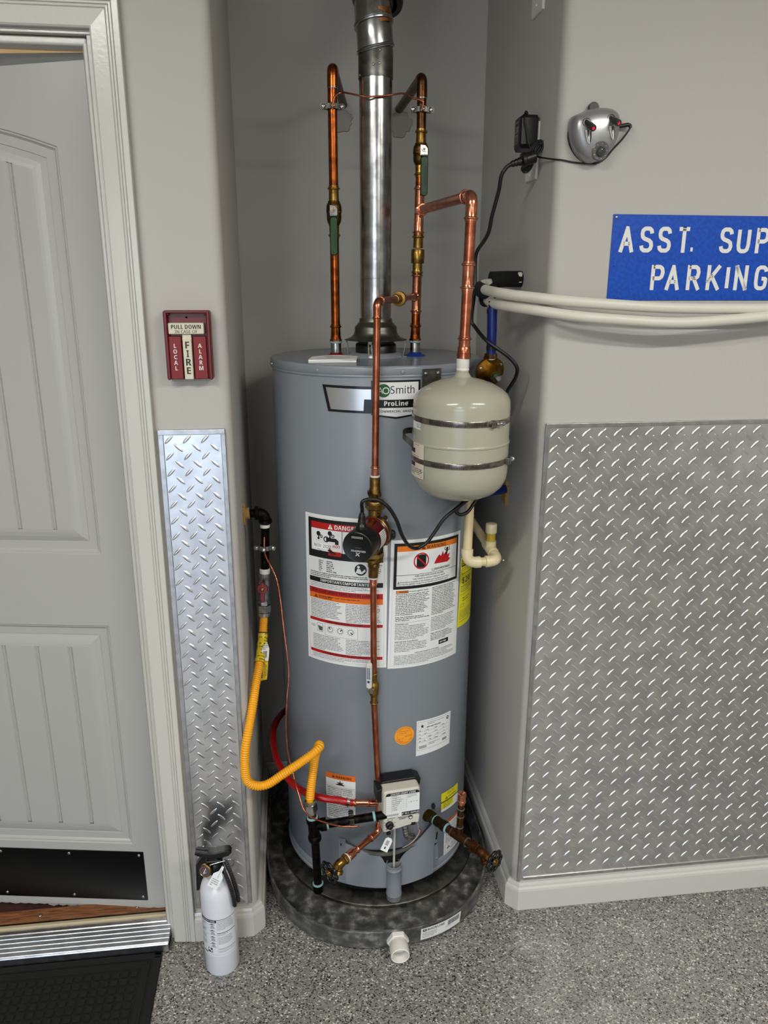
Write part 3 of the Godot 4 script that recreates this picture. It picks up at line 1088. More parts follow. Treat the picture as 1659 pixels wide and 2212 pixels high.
func label_danger() -> Tex:
	var t := Tex.new(800, 1440, PAPER)
	var r := RandomNumberGenerator.new()
	r.seed = 21
	var red := Color(0.66, 0.07, 0.08)
	var org := Color(0.85, 0.42, 0.08)
	t.frame(36, 36, 728, 336, 34, INK)
	t.rect(70, 70, 660, 62, red)
	warn_triangle(t, 250, 76, 46, PAPER, red)
	t.words("DANGER", 318, 80, 40, PAPER)
	t.rect(388, 132, 5, 240, INK)
	# tap and hand
	for k in 2:
		t.disc(150 + k * 120, 178 - k * 16, 22, INK)
		t.disc(150 + k * 120, 222 - k * 16, 12, INK)
		t.disc(180 + k * 120, 200 - k * 16, 16, INK, 8)
		t.rect(146 + k * 120, 168, 12, 60, INK)
	t.disc(232, 222, 28, INK, 18)
	t.poly([Vector2(232, 205), Vector2(330, 205), Vector2(356, 225), Vector2(356, 262), Vector2(322, 262), Vector2(322, 240), Vector2(232, 240)], INK)
	t.words("HOT", 300, 268, 26, red)
	t.poly([Vector2(250, 372), Vector2(262, 300), Vector2(300, 330), Vector2(380, 330), Vector2(380, 372)], red)
	for k in 4:
		t.line(Vector2(330, 352), Vector2(232 + k * 16, 306 + k * 17), 11, INK)
	t.rect(92, 266, 165, 52, Color(0.93, 0.93, 0.92))
	t.words("NOV  2022", 102, 277, 28, INK, "left", false)
	t.line(Vector2(140, 320), Vector2(240, 368), 3, INK)
	t.words("BURN", 290, 348, 20, red)
	t.frame(36, 36, 728, 370, 34, INK)
	# table of times and temperatures
	for i in 6:
		t.greek(150, 426 + i * 19, 60, 1, 19, INK, r, 0.6)
		t.greek(232, 426 + i * 19, 60 + r.randf() * 100, 1, 19, INK, r, 0.6)
	t.disc(560, 478, 55, INK)
	t.disc(540, 452, 13, PAPER)
	t.poly([Vector2(515, 510), Vector2(530, 468), Vector2(556, 470), Vector2(570, 500), Vector2(600, 470), Vector2(606, 490), Vector2(572, 520)], PAPER)
	t.greek(640, 430, 110, 6, 18, GREY, r)
	t.greek(50, 545, 660, 3, 17, INK, r, 0.55)
	t.rect(40, 600, 724, 46, INK)
	t.words("IMPORTANT/IMPORTANTE", 400, 608, 27, PAPER, "mid")
	t.greek(50, 655, 690, 3, 15, GREY, r)
	t.rect(36, 706, 728, 52, red)
	t.words("FOR YOUR SAFETY READ BEFORE LIGHTING", 400, 717, 27, INK, "mid", true, false, 0.86)
	t.rect(36, 758, 728, 54, org)
	warn_triangle(t, 92, 765, 36, INK, org)
	t.words("WARNING:", 142, 770, 20, INK)
	t.greek(250, 770, 470, 1, 20, INK, r)
	t.greek(142, 792, 420, 1, 17, INK, r)
	for col in 2:
		t.greek(50 + col * 370, 820, 330, 12, 15.5, GREY, r, 0.5)
	t.rect(36, 1008, 728, 30, red)
	t.words("LIGHTING INSTRUCTIONS", 400, 1011, 21, INK, "mid")
	t.frame(205, 1046, 330, 116, 2, GREY)
	t.frame(120, 1056, 64, 84, 3, GREY)
	t.greek(48, 1080, 66, 2, 13, GREY, r)
	t.poly([Vector2(128, 1080), Vector2(180, 1090), Vector2(176, 1130), Vector2(140, 1128)], GREY)
	for k in 3:
		t.disc(262 + k * 102, 1098, 28, GREY, 23)
		t.line(Vector2(262 + k * 102, 1098), Vector2(262 + k * 102, 1098) + Vector2.from_angle(k * 1.4 - 2.0) * 26, 10, INK)
		for q in 10:
			t.disc(262 + k * 102 + cos(q * 0.63) * 37, 1098 + sin(q * 0.63) * 37, 3, GREY)
	for col in 2:
		t.greek(70 + col * 350, 1172, 320, 10, 15.5, GREY, r, 0.5)
	t.rect(36, 1330, 728, 30, red)
	t.words("TO TURN OFF GAS TO APPLIANCE", 400, 1333, 20, INK, "mid")
	t.greek(60, 1368, 620, 3, 15, GREY, r)
	t.frame(24, 24, 752, 1392, 2, Color(0.6, 0.6, 0.6))
	return t

func label_warning() -> Tex:
	var t := Tex.new(800, 1280, PAPER)
	var r := RandomNumberGenerator.new()
	r.seed = 22
	var org := Color(0.86, 0.46, 0.10)
	t.frame(32, 32, 736, 446, 28, INK)
	t.rect(60, 60, 680, 52, org)
	warn_triangle(t, 300, 66, 38, INK, org)
	t.words("WARNING", 352, 70, 34, INK)
	# no petrol can near the heater
	t.poly([Vector2(252, 190), Vector2(252, 160), Vector2(300, 150), Vector2(350, 160), Vector2(350, 280), Vector2(252, 280)], INK)
	t.disc(300, 214, 80, Color(0.70, 0.06, 0.08), 67)
	t.line(Vector2(245, 160), Vector2(355, 268), 14, Color(0.70, 0.06, 0.08))
	# flames, fleeing figure, puddle
	t.poly([Vector2(440, 262), Vector2(470, 210), Vector2(500, 180), Vector2(520, 200), Vector2(545, 150), Vector2(556, 190), Vector2(590, 160), Vector2(600, 200), Vector2(640, 186), Vector2(622, 235), Vector2(655, 240), Vector2(610, 270)], Color(0.66, 0.05, 0.07))
	t.disc(600, 138, 15, INK)
	t.line(Vector2(600, 150), Vector2(590, 200), 20, INK)
	t.line(Vector2(596, 160), Vector2(566, 140), 8, INK)
	t.line(Vector2(566, 140), Vector2(576, 118), 8, INK)
	t.line(Vector2(604, 160), Vector2(636, 150), 8, INK)
	t.line(Vector2(636, 150), Vector2(626, 116), 8, INK)
	for i in 13:
		t.disc(420 + i * 18, 300 + (i % 2) * 6 + 14 - i * 0.3, 11, GREY)
	for i in 13:
		t.disc(420 + i * 18, 299 + (i % 2) * 6 + 14 - i * 0.3, 8, PAPER)
	t.words("Flammable Vapors", 450, 304, 15, INK, "left")
	t.rect(60, 340, 680, 4, INK)
	t.words("FIRE AND EXPLOSION HAZARD", 400, 352, 16, INK, "mid")
	t.words("Can result in serious injury or death", 400, 378, 15, INK, "mid")
	warn_triangle(t, 70, 402, 18, INK, PAPER)
	t.words("Do not store or use gasoline or other flammable vapors and liquids in the vicinity of", 95, 404, 13, INK, "left", true, false, 0.74)
	t.words("this or any other appliance. Storage of or use of gasoline or other flammable vapors or", 70, 424, 13, INK, "left", true, false, 0.74)
	t.words("liquids in the vicinity of this or any other appliance can result in serious injury or death.", 70, 444, 13, INK, "left", true, false, 0.72)
	t.frame(32, 32, 736, 446, 28, INK)
	t.rect(60, 492, 120, 26, INK)
	t.rect(63, 495, 114, 20, org)
	t.words("WARNING", 90, 498, 13, INK)
	t.words("Protect against leaks", 190, 497, 14, INK)
	t.greek(60, 524, 340, 13, 17, INK, r, 0.52)
	t.greek(430, 494, 320, 17, 17, INK, r, 0.52)
	t.greek(60, 752, 340, 3, 17, INK, r, 0.58)
	t.rect(60, 812, 340, 2, GREY)
	t.words("Intended use:", 60, 822, 14, INK)
	t.greek(60, 844, 340, 9, 16.5, GREY, r, 0.5)
	t.greek(430, 800, 320, 9, 16.5, GREY, r, 0.5)
	t.words("Appropriate Installation:", 60, 1000, 14, INK)
	t.greek(60, 1022, 340, 6, 16, GREY, r, 0.5)
	t.words("High altitude installation:", 430, 962, 14, INK)
	t.greek(430, 984, 320, 4, 16, INK, r, 0.52)
	t.rect(530, 1060, 130, 44, INK)
	t.greek(546, 1074, 100, 1, 26, PAPER, r, 0.6)
	t.words("State and compliance information", 400, 1128, 12, INK, "mid")
	t.greek(60, 1148, 690, 7, 14.5, GREY, r, 0.5)
	t.frame(24, 24, 752, 1232, 2, Color(0.6, 0.6, 0.6))
	return t

func label_energy() -> Tex:
	var y := Color(0.88, 0.84, 0.05)
	var t := Tex.new(320, 560, y)
	var r := RandomNumberGenerator.new()
	r.seed = 23
	t.rect(14, 14, 300, 60, INK)
	t.words("ENERGY", 26, 22, 42, y, "left", true, false, 0.8)
	t.greek(24, 84, 240, 2, 14, GREY, r)
	t.rect(20, 132, 290, 4, INK)
	t.words("$ 298", 40, 160, 50, INK)
	t.rect(20, 232, 290, 4, INK)
	t.greek(24, 244, 260, 3, 14, GREY, r)
	t.rect(20, 300, 290, 2, INK)
	t.greek(60, 330, 180, 2, 18, INK, r)
	t.frame(30, 380, 60, 24, 2, GREY)
	t.greek(24, 430, 270, 6, 13, GREY, r)
	t.rect(20, 520, 290, 3, INK)
	return t

func label_rating() -> Tex:
	var t := Tex.new(560, 460, PAPER)
	var r := RandomNumberGenerator.new()
	r.seed = 24
	t.frame(18, 22, 524, 370, 3, GREY)
	var st := []
	for i in 10:
		st.append(Vector2(80, 80) + Vector2.from_angle(-PI / 2 + i * PI / 5) * (30.0 if i % 2 == 0 else 12.0))
	t.disc(80, 80, 42, Color(0.6, 0.6, 0.6), 40)
	t.poly(st, INK)
	t.disc(500, 70, 24, INK)
	t.disc(504, 70, 11, PAPER)
	t.greek(160, 44, 280, 2, 17, GREY, r)
	t.greek(150, 94, 320, 1, 26, INK, r, 0.6)
	for row in 4:
		t.rect(22, 150 + row * 46, 510, 2, GREY)
		var x := 30.0
		while x < 440:
			var w := r.randf_range(40, 150)
			t.greek(x + 8, 130 + row * 46, w * 0.6, 1, 20, INK if r.randf() < 0.5 else GREY, r, 0.6)
			x += w + 20
			t.rect(x - 8, 122 + row * 46, 2, 28, GREY)
	t.greek(180, 318, 220, 2, 18, INK, r)
	for i in 26:
		t.rect(40 + i * 4.4, 336, 1 + (i * 7) % 3, 38, INK)
	for i in 26:
		t.rect(410 + i * 3.2, 330, 1 + (i * 5) % 3, 34, INK)
	return t

func heater() -> void:
	# shallow metal pan, bent to fit between the walls
	var pan := thing("drain_pan", "shallow grey metal drain pan under the water heater", "drain pan", Vector3(0.214, 0, -0.26))
	var outline := func(ins: float) -> PackedVector2Array:
		var o := PackedVector2Array()
		for i in 96:
			var th := TAU * i / 96
			var c := cos(th)
			var s := sin(th)
			var e := 2.0 / 2.35 if s > 0 else 2.0 / 4.0
			o.append(Vector2(0.214 + signf(c) * pow(absf(c), e) * (0.318 - ins), -0.26 + signf(s) * pow(absf(s), e) * ((0.362 if s > 0 else 0.358) - ins)))
		return o
	var b := mb()
	var prof := [[0.026, 0.0015], [0.010, 0.0015], [0.004, 0.006], [0.0, 0.056], [0.001, 0.0595], [0.0045, 0.060], [0.006, 0.057], [0.0105, 0.0085], [0.018, 0.0045], [0.034, 0.0042]]
	for i in prof.size() - 1:
		var p0: PackedVector2Array = outline.call(prof[i][0])
		var p1: PackedVector2Array = outline.call(prof[i + 1][0])
		for j in 96:
			var q := (j + 1) % 96
			var tx := (p0[q] - p0[j]).normalized()
			var nn := Vector2(tx.y, -tx.x)
			var tq := (p0[(q + 1) % 96] - p0[q]).normalized()
			var nq := Vector2(tq.y, -tq.x)
			var dd := Vector2(prof[i][0] - prof[i + 1][0], prof[i + 1][1] - prof[i][1]).normalized()
			# in (outward, up): tangent dd, outward normal
			var no := Vector2(dd.y, -dd.x)
			b.quad(b.p(Vector3(p0[j].x, prof[i][1], p0[j].y), Vector3(nn.x * no.x, no.y, nn.y * no.x)), b.p(Vector3(p0[q].x, prof[i][1], p0[q].y), Vector3(nq.x * no.x, no.y, nq.y * no.x)), b.p(Vector3(p1[q].x, prof[i + 1][1], p1[q].y), Vector3(nq.x * no.x, no.y, nq.y * no.x)), b.p(Vector3(p1[j].x, prof[i + 1][1], p1[j].y), Vector3(nn.x * no.x, no.y, nn.y * no.x)))
	var fl: PackedVector2Array = outline.call(0.034)
	var upright := Transform3D(Basis(Vector3(1, 0, 0), Vector3(0, 0, 1), Vector3(0, -1, 0)), Vector3.ZERO)
	b.cap(fl, -0.0042, upright, -1.0)
	var pm := std("pan_metal", Color.WHITE, 0.4, 0.6)
	pm.albedo_texture = noise_tex(1024, 0.012, [[0.2, Color(0.30, 0.30, 0.285)], [0.5, Color(0.40, 0.40, 0.385)], [0.62, Color(0.47, 0.47, 0.45)], [0.80, Color(0.62, 0.62, 0.60)]], FastNoiseLite.TYPE_SIMPLEX, 6, 41)
	pm.roughness_texture = noise_tex(512, 0.015, [[0.3, Color(0.34, 0.34, 0.34)], [0.7, Color(0.62, 0.62, 0.62)]], FastNoiseLite.TYPE_SIMPLEX, 5, 42)
	pm.roughness = 1.0
	tri_map(pm, 1.7)
	obj("tray", b, pm, pan)
	b = mb()
	b.lathe([Vector2(0.2, 0.0045), Vector2(0.288, 0.0045), Vector2(0.288, 0.013), Vector2(0.285, 0.0155), Vector2(0.2, 0.0155)], Transform3D(Basis.IDENTITY, Vector3(0.228, 0, -0.318)), 64)
	obj("support_ring", b, metal("pad_metal", Color(0.50, 0.50, 0.47), Color(0.30, 0.30, 0.285), 0.45, 3.0), pan)
	# plastic drain adapter on the rim in front
	b = mb()
	var dp := Vector3(0.232, 0.030, 0.104)
	var dd := Vector3(0.0, -0.06, 1.0).normalized()
	hexnut(b, dp - dd * 0.004, dd, 0.0285, 0.013)
	fitting(b, dp, dp + dd, [Vector2(0.0, 0.0), Vector2(0.022, 0.0), Vector2(0.0225, 0.014), Vector2(0.0245, 0.018), Vector2(0.0235, 0.046), Vector2(0.022, 0.047), Vector2(0.0205, 0.046), Vector2(0.0205, 0.018), Vector2(0.0, 0.018)], 26)
	obj("drain_adapter", b, M.white, pan, "white plastic drain adapter")
	var lt := Tex.new(512, 160, PAPER)
	var lr := RandomNumberGenerator.new()
	lr.seed = 31
	lt.rect(20, 16, 40, 34, INK)
	lt.rect(30, 24, 20, 12, PAPER)
	lt.words("MAINLINE", 70, 18, 30, INK)
	lt.greek(20, 66, 180, 4, 20, GREY, lr)
	for i in 40:
		lt.rect(320 + i * 4.2, 20, 1 + (i * 7) % 4, 70, INK)
	lt.greek(300, 98, 180, 1, 20, GREY, lr)
	b = mb()
	var pol: PackedVector2Array = outline.call(-0.0008)
	var pin: PackedVector2Array = outline.call(0.003)
	for i in range(15, 21):
		var pr := []
		for e in [[i + 1, 0], [i, 0], [i, 1], [i + 1, 1]]:
			var a0: Vector2 = pin[e[0]] if e[1] == 0 else pol[e[0]]
			var nn := (a0 - Vector2(0.214, -0.26)).normalized()
			pr.append(b.p(Vector3(a0.x, 0.012 if e[1] == 0 else 0.051, a0.y), Vector3(nn.x, -0.1, nn.y), Vector2(1.0 - (e[0] - 15) / 6.0, 1.0 - e[1])))
		b.quad(pr[0], pr[1], pr[2], pr[3])
	obj("maker_label", b, printed("pan_label", lt), pan)

	# the tank
	var o := thing("water_heater", "tall grey gas water heater standing in the alcove", "water heater", Vector3(0.226, 0.0155, -0.33))
	var at := Transform3D(Basis.IDENTITY, TANK)
	b = mb()
	b.lathe([Vector2(0.15, 0.042), Vector2(0.262, 0.042), Vector2(0.2655, 0.044), Vector2(0.2655, 0.0505), Vector2(TR, 0.053), Vector2(TR, 0.074), Vector2(TR - 0.0012, 0.0755), Vector2(TR, 0.077), Vector2(TR, 1.429), Vector2(TR - 0.001, 1.432)], at, 96)
	obj("jacket", b, M.jacket, o)
	b = mb()
	b.lathe([Vector2(0.10, 0.0155), Vector2(0.245, 0.0155), Vector2(0.245, 0.045), Vector2(0.10, 0.045)], at, 64)
	obj("base_ring", b, std("dark_base", Color(0.02, 0.02, 0.02), 0.8), o)
	b = mb()
	b.lathe([Vector2(TR - 0.001, 1.4275), Vector2(TR + 0.0025, 1.4280), Vector2(TR + 0.0032, 1.4300), Vector2(TR + 0.0022, 1.4325), Vector2(TR + 0.0040, 1.4345), Vector2(TR + 0.0040, 1.4475), Vector2(TR + 0.0028, 1.4512), Vector2(TR - 0.001, 1.4530), Vector2(TR - 0.006, 1.4522), Vector2(TR - 0.010, 1.4512), Vector2(0.0, 1.4512)], at, 96, 0.9)
	obj("lid", b, M.lid, o)
	for d in [-79.5, -36.4, 6.5, 49.5, 92.0]:
		b = mb()
		var n := Vector3(sin(deg_to_rad(d)), 0, cos(deg_to_rad(d)))
		screw(b, on_tank(d, 1.440, TR + 0.004), n, 0.0048)
		obj("lid_screw", b, M.zinc if d < -70 else M.jacket, o)
	# small bracket on the lid edge
	b = mb()
	bent(b, [Vector2(16.4, 1.390), Vector2(27.2, 1.390), Vector2(27.2, 1.445), Vector2(16.4, 1.445)], TR + 0.0056, TANK, 6)
	bent(b, [Vector2(16.4, 1.388), Vector2(27.2, 1.388), Vector2(27.2, 1.390), Vector2(16.4, 1.390)], TR + 0.005, TANK, 6)
	var br := obj("bracket", b, M.galv_dull, o)
	for d in [18.4, 25.4]:
		b = mb()
		var n := Vector3(sin(deg_to_rad(d)), 0, cos(deg_to_rad(d)))
		screw(b, on_tank(d, 1.4345, TR + 0.0058), n, 0.0050)
		obj("screw", b, M.zinc, br)
	# flue outlet
	b = mb()
	b.lathe([Vector2(0.072, 1.450), Vector2(0.066, 1.458), Vector2(0.060, 1.462), Vector2(0.0, 1.462)], at, 40)
	obj("flue_dome", b, M.jacket, o)
	b = mb()
	b.lathe([Vector2(0.052, 1.461), Vector2(0.0515, 1.464), Vector2(0.0515, 1.481), Vector2(0.049, 1.484), Vector2(0.046, 1.484), Vector2(0.046, 1.489), Vector2(0.040, 1.490), Vector2(0.038, 1.480), Vector2(0.0, 1.47)], at, 40)
	obj("flue_collar", b, M.black, o)
	# nipples with coloured plastic rings
	for k in 2:
		var x: float = 0.1255 if k == 0 else 0.3285
		var np := Transform3D(Basis.IDENTITY, Vector3(x, 0, -0.34))
		b = mb()
		b.lathe([Vector2(0.0135, 1.45), Vector2(0.0135, 1.486), Vector2(0.0, 1.486)], np, 24)
		var nip := obj("hot_nipple" if k == 0 else "cold_nipple", b, M.steel, o)
		b = mb()
		b.lathe([Vector2(0.0285, 1.4514), Vector2(0.026, 1.4535), Vector2(0.0175, 1.4565), Vector2(0.0145, 1.4610), Vector2(0.0136, 1.4612)], np, 28)
		obj("colour_ring", b, std("nipple_ring", Color(0.42, 0.02, 0.02) if k == 0 else Color(0.02, 0.20, 0.52), 0.4), nip, "red plastic ring" if k == 0 else "blue plastic ring")
		b = mb()
		b.lathe([Vector2(0.0137, 1.484), Vector2(0.0152, 1.485), Vector2(0.0150, 1.4885), Vector2(0.0137, 1.4895)], np, 18)
		obj("sealant", b, M.sealant, nip)
	# stickers
	sticker("danger_label", [Vector2(-47.6, 0.710), Vector2(-0.9, 0.710), Vector2(-0.4, 1.098), Vector2(-47.0, 1.098)], printed("danger_print", label_danger()), o)
	sticker("warning_label", [Vector2(-0.3, 0.706), Vector2(46.4, 0.698), Vector2(47.1, 1.036), Vector2(1.4, 1.044)], printed("warning_print", label_warning()), o)
	sticker("energy_label", [Vector2(47.0, 0.768), Vector2(73.0, 0.755), Vector2(73.5, 0.945), Vector2(49.2, 0.958)], printed("energy_print", label_energy()), o, 0.0005, "yellow energy label")
	sticker("rating_label", [Vector2(16.9, 0.440), Vector2(42.4, 0.435), Vector2(42.8, 0.534), Vector2(17.1, 0.544)], printed("rating_print", label_rating()), o)
	var pt := Tex.new(320, 320, Color(0.93, 0.60, 0.13))
	var rr := RandomNumberGenerator.new()
	rr.seed = 33
	var org := Color(0.72, 0.30, 0.05)
	pt.disc(160, 160, 120, org, 116)
	pt.words("Permit No.", 160, 74, 22, org, "mid")
	pt.greek(70, 112, 180, 1, 30, GREY, rr, 0.3)
	pt.rect(60, 150, 200, 2, org)
	pt.words("Approved", 160, 160, 20, org, "left")
	pt.rect(56, 196, 210, 2, org)
	pt.words("By", 66, 208, 18, org)
	pt.line(Vector2(110, 226), Vector2(150, 204), 3, GREY)
	pt.rect(66, 234, 190, 2, org)
	pt.words("Date", 84, 244, 18, org)
	for i in 22:
		pt.rect(160 + cos(0.45 + i * 0.105) * 138 - 5, 160 + sin(0.45 + i * 0.105) * 138 - 6, 9, 12, org)
		pt.rect(160 + cos(3.7 + i * 0.085) * 138 - 4, 160 + sin(3.7 + i * 0.085) * 138 - 6, 7, 12, org)
	b = mb()
	var cen := Vector2(9.7, 0.5095)
	var fan := []
	for i in 41:
		var a := TAU * i / 40
		var q := cen + Vector2(cos(a) * 5.75, sin(a) * 0.0265)
		var ang := deg_to_rad(q.x)
		fan.append(b.p(on_tank(q.x, q.y, TR + 0.0006), Vector3(sin(ang), 0, cos(ang)), Vector2(0.5 + 0.5 * cos(a), 0.5 - 0.5 * sin(a))))
	var mid := b.p(on_tank(cen.x, cen.y, TR + 0.0006), Vector3(0, 0, 1), Vector2(0.5, 0.5))
	for i in 40:
		b.tri(mid, fan[i], fan[i + 1])
	obj("permit_sticker", b, printed("permit_print", pt), o, "round orange permit sticker")
	var wt := Tex.new(360, 580, PAPER)
	wt.rect(0, 0, 360, 70, Color(0.84, 0.40, 0.08))
	warn_triangle(wt, 80, 20, 32, INK, Color(0.84, 0.40, 0.08))
	wt.words("WARNING", 124, 24, 28, INK)
	for i in 7:
		wt.line(Vector2(180, 130), Vector2(180, 130) + Vector2.from_angle(-PI * (i + 0.5) / 7.0) * (34 + (i % 2) * 14), 9, INK)
	wt.rect(130, 126, 100, 12, INK)
	wt.rect(10, 168, 340, 3, INK)
	wt.greek(20, 180, 320, 5, 22, INK, rr)
	wt.rect(0, 296, 360, 64, Color(0.84, 0.40, 0.08))
	warn_triangle(wt, 80, 310, 32, INK, Color(0.84, 0.40, 0.08))
	wt.words("WARNING", 124, 314, 28, INK)
	wt.greek(20, 376, 320, 8, 23, INK, rr)
	sticker("gas_warning_label", [Vector2(-36.8, 0.243), Vector2(-18.6, 0.250), Vector2(-18.2, 0.390), Vector2(-36.9, 0.387)], printed("gas_warning_print", wt), o)
	var yt := Tex.new(360, 280, Color(0.86, 0.82, 0.04))
	yt.rect(0, 130, 360, 18, INK)
	warn_triangle(yt, 70, 70, 46, INK, Color(0.86, 0.82, 0.04))
	yt.greek(110, 20, 200, 2, 22, INK, rr)
	yt.words("CAUTION", 130, 78, 30, INK, "left", true, false, 0.9)
	yt.greek(40, 160, 180, 4, 22, INK, rr)
	yt.rect(240, 148, 120, 132, PAPER)
	yt.rect(0, 240, 360, 40, PAPER)
	sticker("caution_label", [Vector2(36.6, 0.227), Vector2(55.4, 0.216), Vector2(54.8, 0.276), Vector2(36.3, 0.288)], printed("caution_print", yt), o)
	var st := Tex.new(300, 560, PAPER)
	st.rect(0, 0, 300, 46, Color(0.74, 0.34, 0.06))
	st.greek(20, 70, 260, 16, 20, INK, rr)
	st.frame(18, 400, 264, 140, 3, INK)
	warn_triangle(st, 40, 440, 50, INK, PAPER)
	st.greek(110, 420, 160, 5, 22, INK, rr)
	sticker("side_label", [Vector2(40.0, 0.075), Vector2(62, 0.064), Vector2(62, 0.175), Vector2(40.0, 0.186)], printed("side_print", st), o)
	# maker's badge: black frame, foil field, printed shield
	sticker("badge_frame", [Vector2(-30.9, 1.349), Vector2(-8.2, 1.347), Vector2(-7.8, 1.4075), Vector2(-34.0, 1.4095)], std("badge_black", Color(0.02, 0.02, 0.022), 0.2), o, 0.0007)
	var foil := std("badge_foil", Color(0.80, 0.80, 0.79), 0.26, 1.0)
	sticker("badge_foil", [Vector2(-29.4, 1.3545), Vector2(-12.6, 1.353), Vector2(-11.9, 1.4015), Vector2(-32.0, 1.4035)], foil, o, 0.0011)
	sticker("badge_foil", [Vector2(-12.4, 1.379), Vector2(-8.6, 1.379), Vector2(-8.6, 1.4015), Vector2(-11.9, 1.4015)], foil, o, 0.0011)
	var bt := Tex.new(900, 700, Color(0.02, 0.02, 0.022))
	bt.poly([Vector2(36, 34), Vector2(864, 34), Vector2(864, 610), Vector2(450, 664), Vector2(36, 610)], Color(0.84, 0.845, 0.84))
	var grn := Color(0.10, 0.33, 0.15)
	bt.disc(222, 184, 120, grn)
	bt.words("A", 118, 130, 106, PAPER, "left", false)
	bt.disc(262, 184, 62, PAPER, 45)
	bt.words("Smith", 345, 108, 132, INK, "left", false, false, 0.97)
	bt.rect(0, 348, 900, 148, Color(0.02, 0.02, 0.022))
	bt.words("ProLine", 450, 376, 84, PAPER, "mid", true, false, 1.05)
	bt.disc(662, 388, 8, PAPER, 5)
	bt.words("COMMERCIAL  GRADE", 450, 540, 40, INK, "mid", true, false, 1.1)
	b = mb()
	for i in 14:
		var id := []
		for e in [[i, 0], [i + 1, 0], [i + 1, 1], [i, 1]]:
			var u: float = e[0] / 14.0
			var d := lerpf(-8.8, 15.9, u)
			var lo := 1.3345 + absf(u - 0.5) * 0.018
			var y: float = lo if e[1] == 0 else 1.4215
			var ang := deg_to_rad(d)
			id.append(b.p(on_tank(d, y, TR + 0.0013), Vector3(sin(ang), 0, cos(ang)), Vector2(u, (1.4215 - y) / 0.087)))
		b.quad(id[0], id[1], id[2], id[3])
	obj("maker_badge", b, printed("badge_print", bt, 0.3), o)
	gas_valve(o)
	# outer burner cover, standing a little off the jacket, with a notch over the drip tube
	b = mb()
	var top := func(d: float) -> float:
		if d < 0.0:
			return 0.186 - 0.030 * smoothstep(-26.0, -4.0, d) - 0.030 * smoothstep(-4.5, -0.5, d)
		return 0.150 - 0.02 * (1.0 - smoothstep(6.5, 9.0, d)) + (d - 9.0) / 21.0 * 0.082 * (1.0 if d > 9.0 else 0.0)
	var nseg := 40
	var Rc := TR + 0.0135
	var pv := []
	for i in nseg + 1:
		var d := lerpf(-25.0, 30.0, float(i) / nseg)
		var ang := deg_to_rad(d)
		var n := Vector3(sin(ang), 0, cos(ang))
		var rk := Rc - (0.011 if i == 0 or i == nseg else 0.0)
		var y1: float = top.call(d)
		var y0 := 0.050 + 0.006 * absf(d) / 30.0
		var row := [b.p(on_tank(d, y0, rk), n), b.p(on_tank(d, y1, rk), n), b.p(on_tank(d, y1, rk), Vector3.UP), b.p(on_tank(d, y1, rk - 0.0025), Vector3.UP), b.p(on_tank(d, y1, rk - 0.0025), -n), b.p(on_tank(d, y0, rk - 0.0025), -n)]
		if i > 0:
			b.quad(pv[0], row[0], row[1], pv[1])
			b.quad(pv[2], row[2], row[3], pv[3])
			b.quad(pv[4], row[4], row[5], pv[5])
		pv = row
	# side flanges screwed to the jacket
	bent(b, [Vector2(-29.0, 0.056), Vector2(-24.8, 0.056), Vector2(-24.8, 0.190), Vector2(-29.0, 0.190)], TR + 0.002, TANK, 3)
	bent(b, [Vector2(29.8, 0.056), Vector2(34.6, 0.058), Vector2(34.6, 0.108), Vector2(29.8, 0.236)], TR + 0.002, TANK, 3)
	var cov := obj("burner_cover", b, M.jacket, o)
	b = mb()
	screw(b, on_tank(33.6, 0.085, TR + 0.002), Vector3(0.55, 0, 0.83), 0.0045)
	obj("screw", b, M.jacket, cov)
	b = mb()
	bent(b, [Vector2(-27.9, 0.166), Vector2(-27.1, 0.166), Vector2(-27.1, 0.174), Vector2(-27.9, 0.174)], TR + 0.0024, TANK, 1)
	obj("slot", b, M.rubber, cov)
	b = mb()
	bent(b, [Vector2(32.0, 0.150), Vector2(33.2, 0.150), Vector2(33.8, 0.174), Vector2(32.4, 0.170)], TR + 0.0024, TANK, 1)
	bent(b, [Vector2(31.4, 0.132), Vector2(33.0, 0.136), Vector2(33.0, 0.139), Vector2(31.4, 0.139)], TR + 0.0024, TANK, 1)
	obj("slot", b, M.rubber, cov)
	b = mb()
	var tc := on_tank(3.6, 0.0, TR + 0.0145)
	b.lathe([Vector2(0.0195, 0.018), Vector2(0.0205, 0.018), Vector2(0.0205, 0.032), Vector2(0.0218, 0.034), Vector2(0.0205, 0.036), Vector2(0.0205, 0.114), Vector2(0.0218, 0.116), Vector2(0.0205, 0.118), Vector2(0.0205, 0.128), Vector2(0.0215, 0.1295), Vector2(0.0195, 0.130), Vector2(0.0195, 0.018)], Transform3D(Basis.IDENTITY, tc), 28)
	obj("tube_guard", b, M.jacket, cov)
	# dark combustion opening behind the cover
	b = mb()
	bent(b, [Vector2(-24, 0.055), Vector2(29, 0.055), Vector2(29, 0.165), Vector2(-24, 0.165)], TR + 0.001, TANK, 14)
	obj("combustion_opening", b, std("soot", Color(0.02, 0.02, 0.02), 0.9), o)
	b = mb()
	b.tube(smooth([on_tank(-22, 0.172, TR + 0.004), on_tank(-10, 0.160, TR + 0.008), on_tank(3, 0.158, TR + 0.009), on_tank(16, 0.172, TR + 0.008), on_tank(25, 0.196, TR + 0.004)], 6), 0.006, 8)
	obj("door_gasket", b, std("grey_gasket", Color(0.30, 0.30, 0.28), 0.8), o)
	# pilot tube, burner tube and igniter wires
	b = mb()
	b.tube(smooth([Vector3(0.241, 0.280, -0.030), Vector3(0.2415, 0.2, -0.040), Vector3(0.2425, 0.12, -0.050), Vector3(0.243, 0.08, -0.053)], 5), 0.0032, 8)
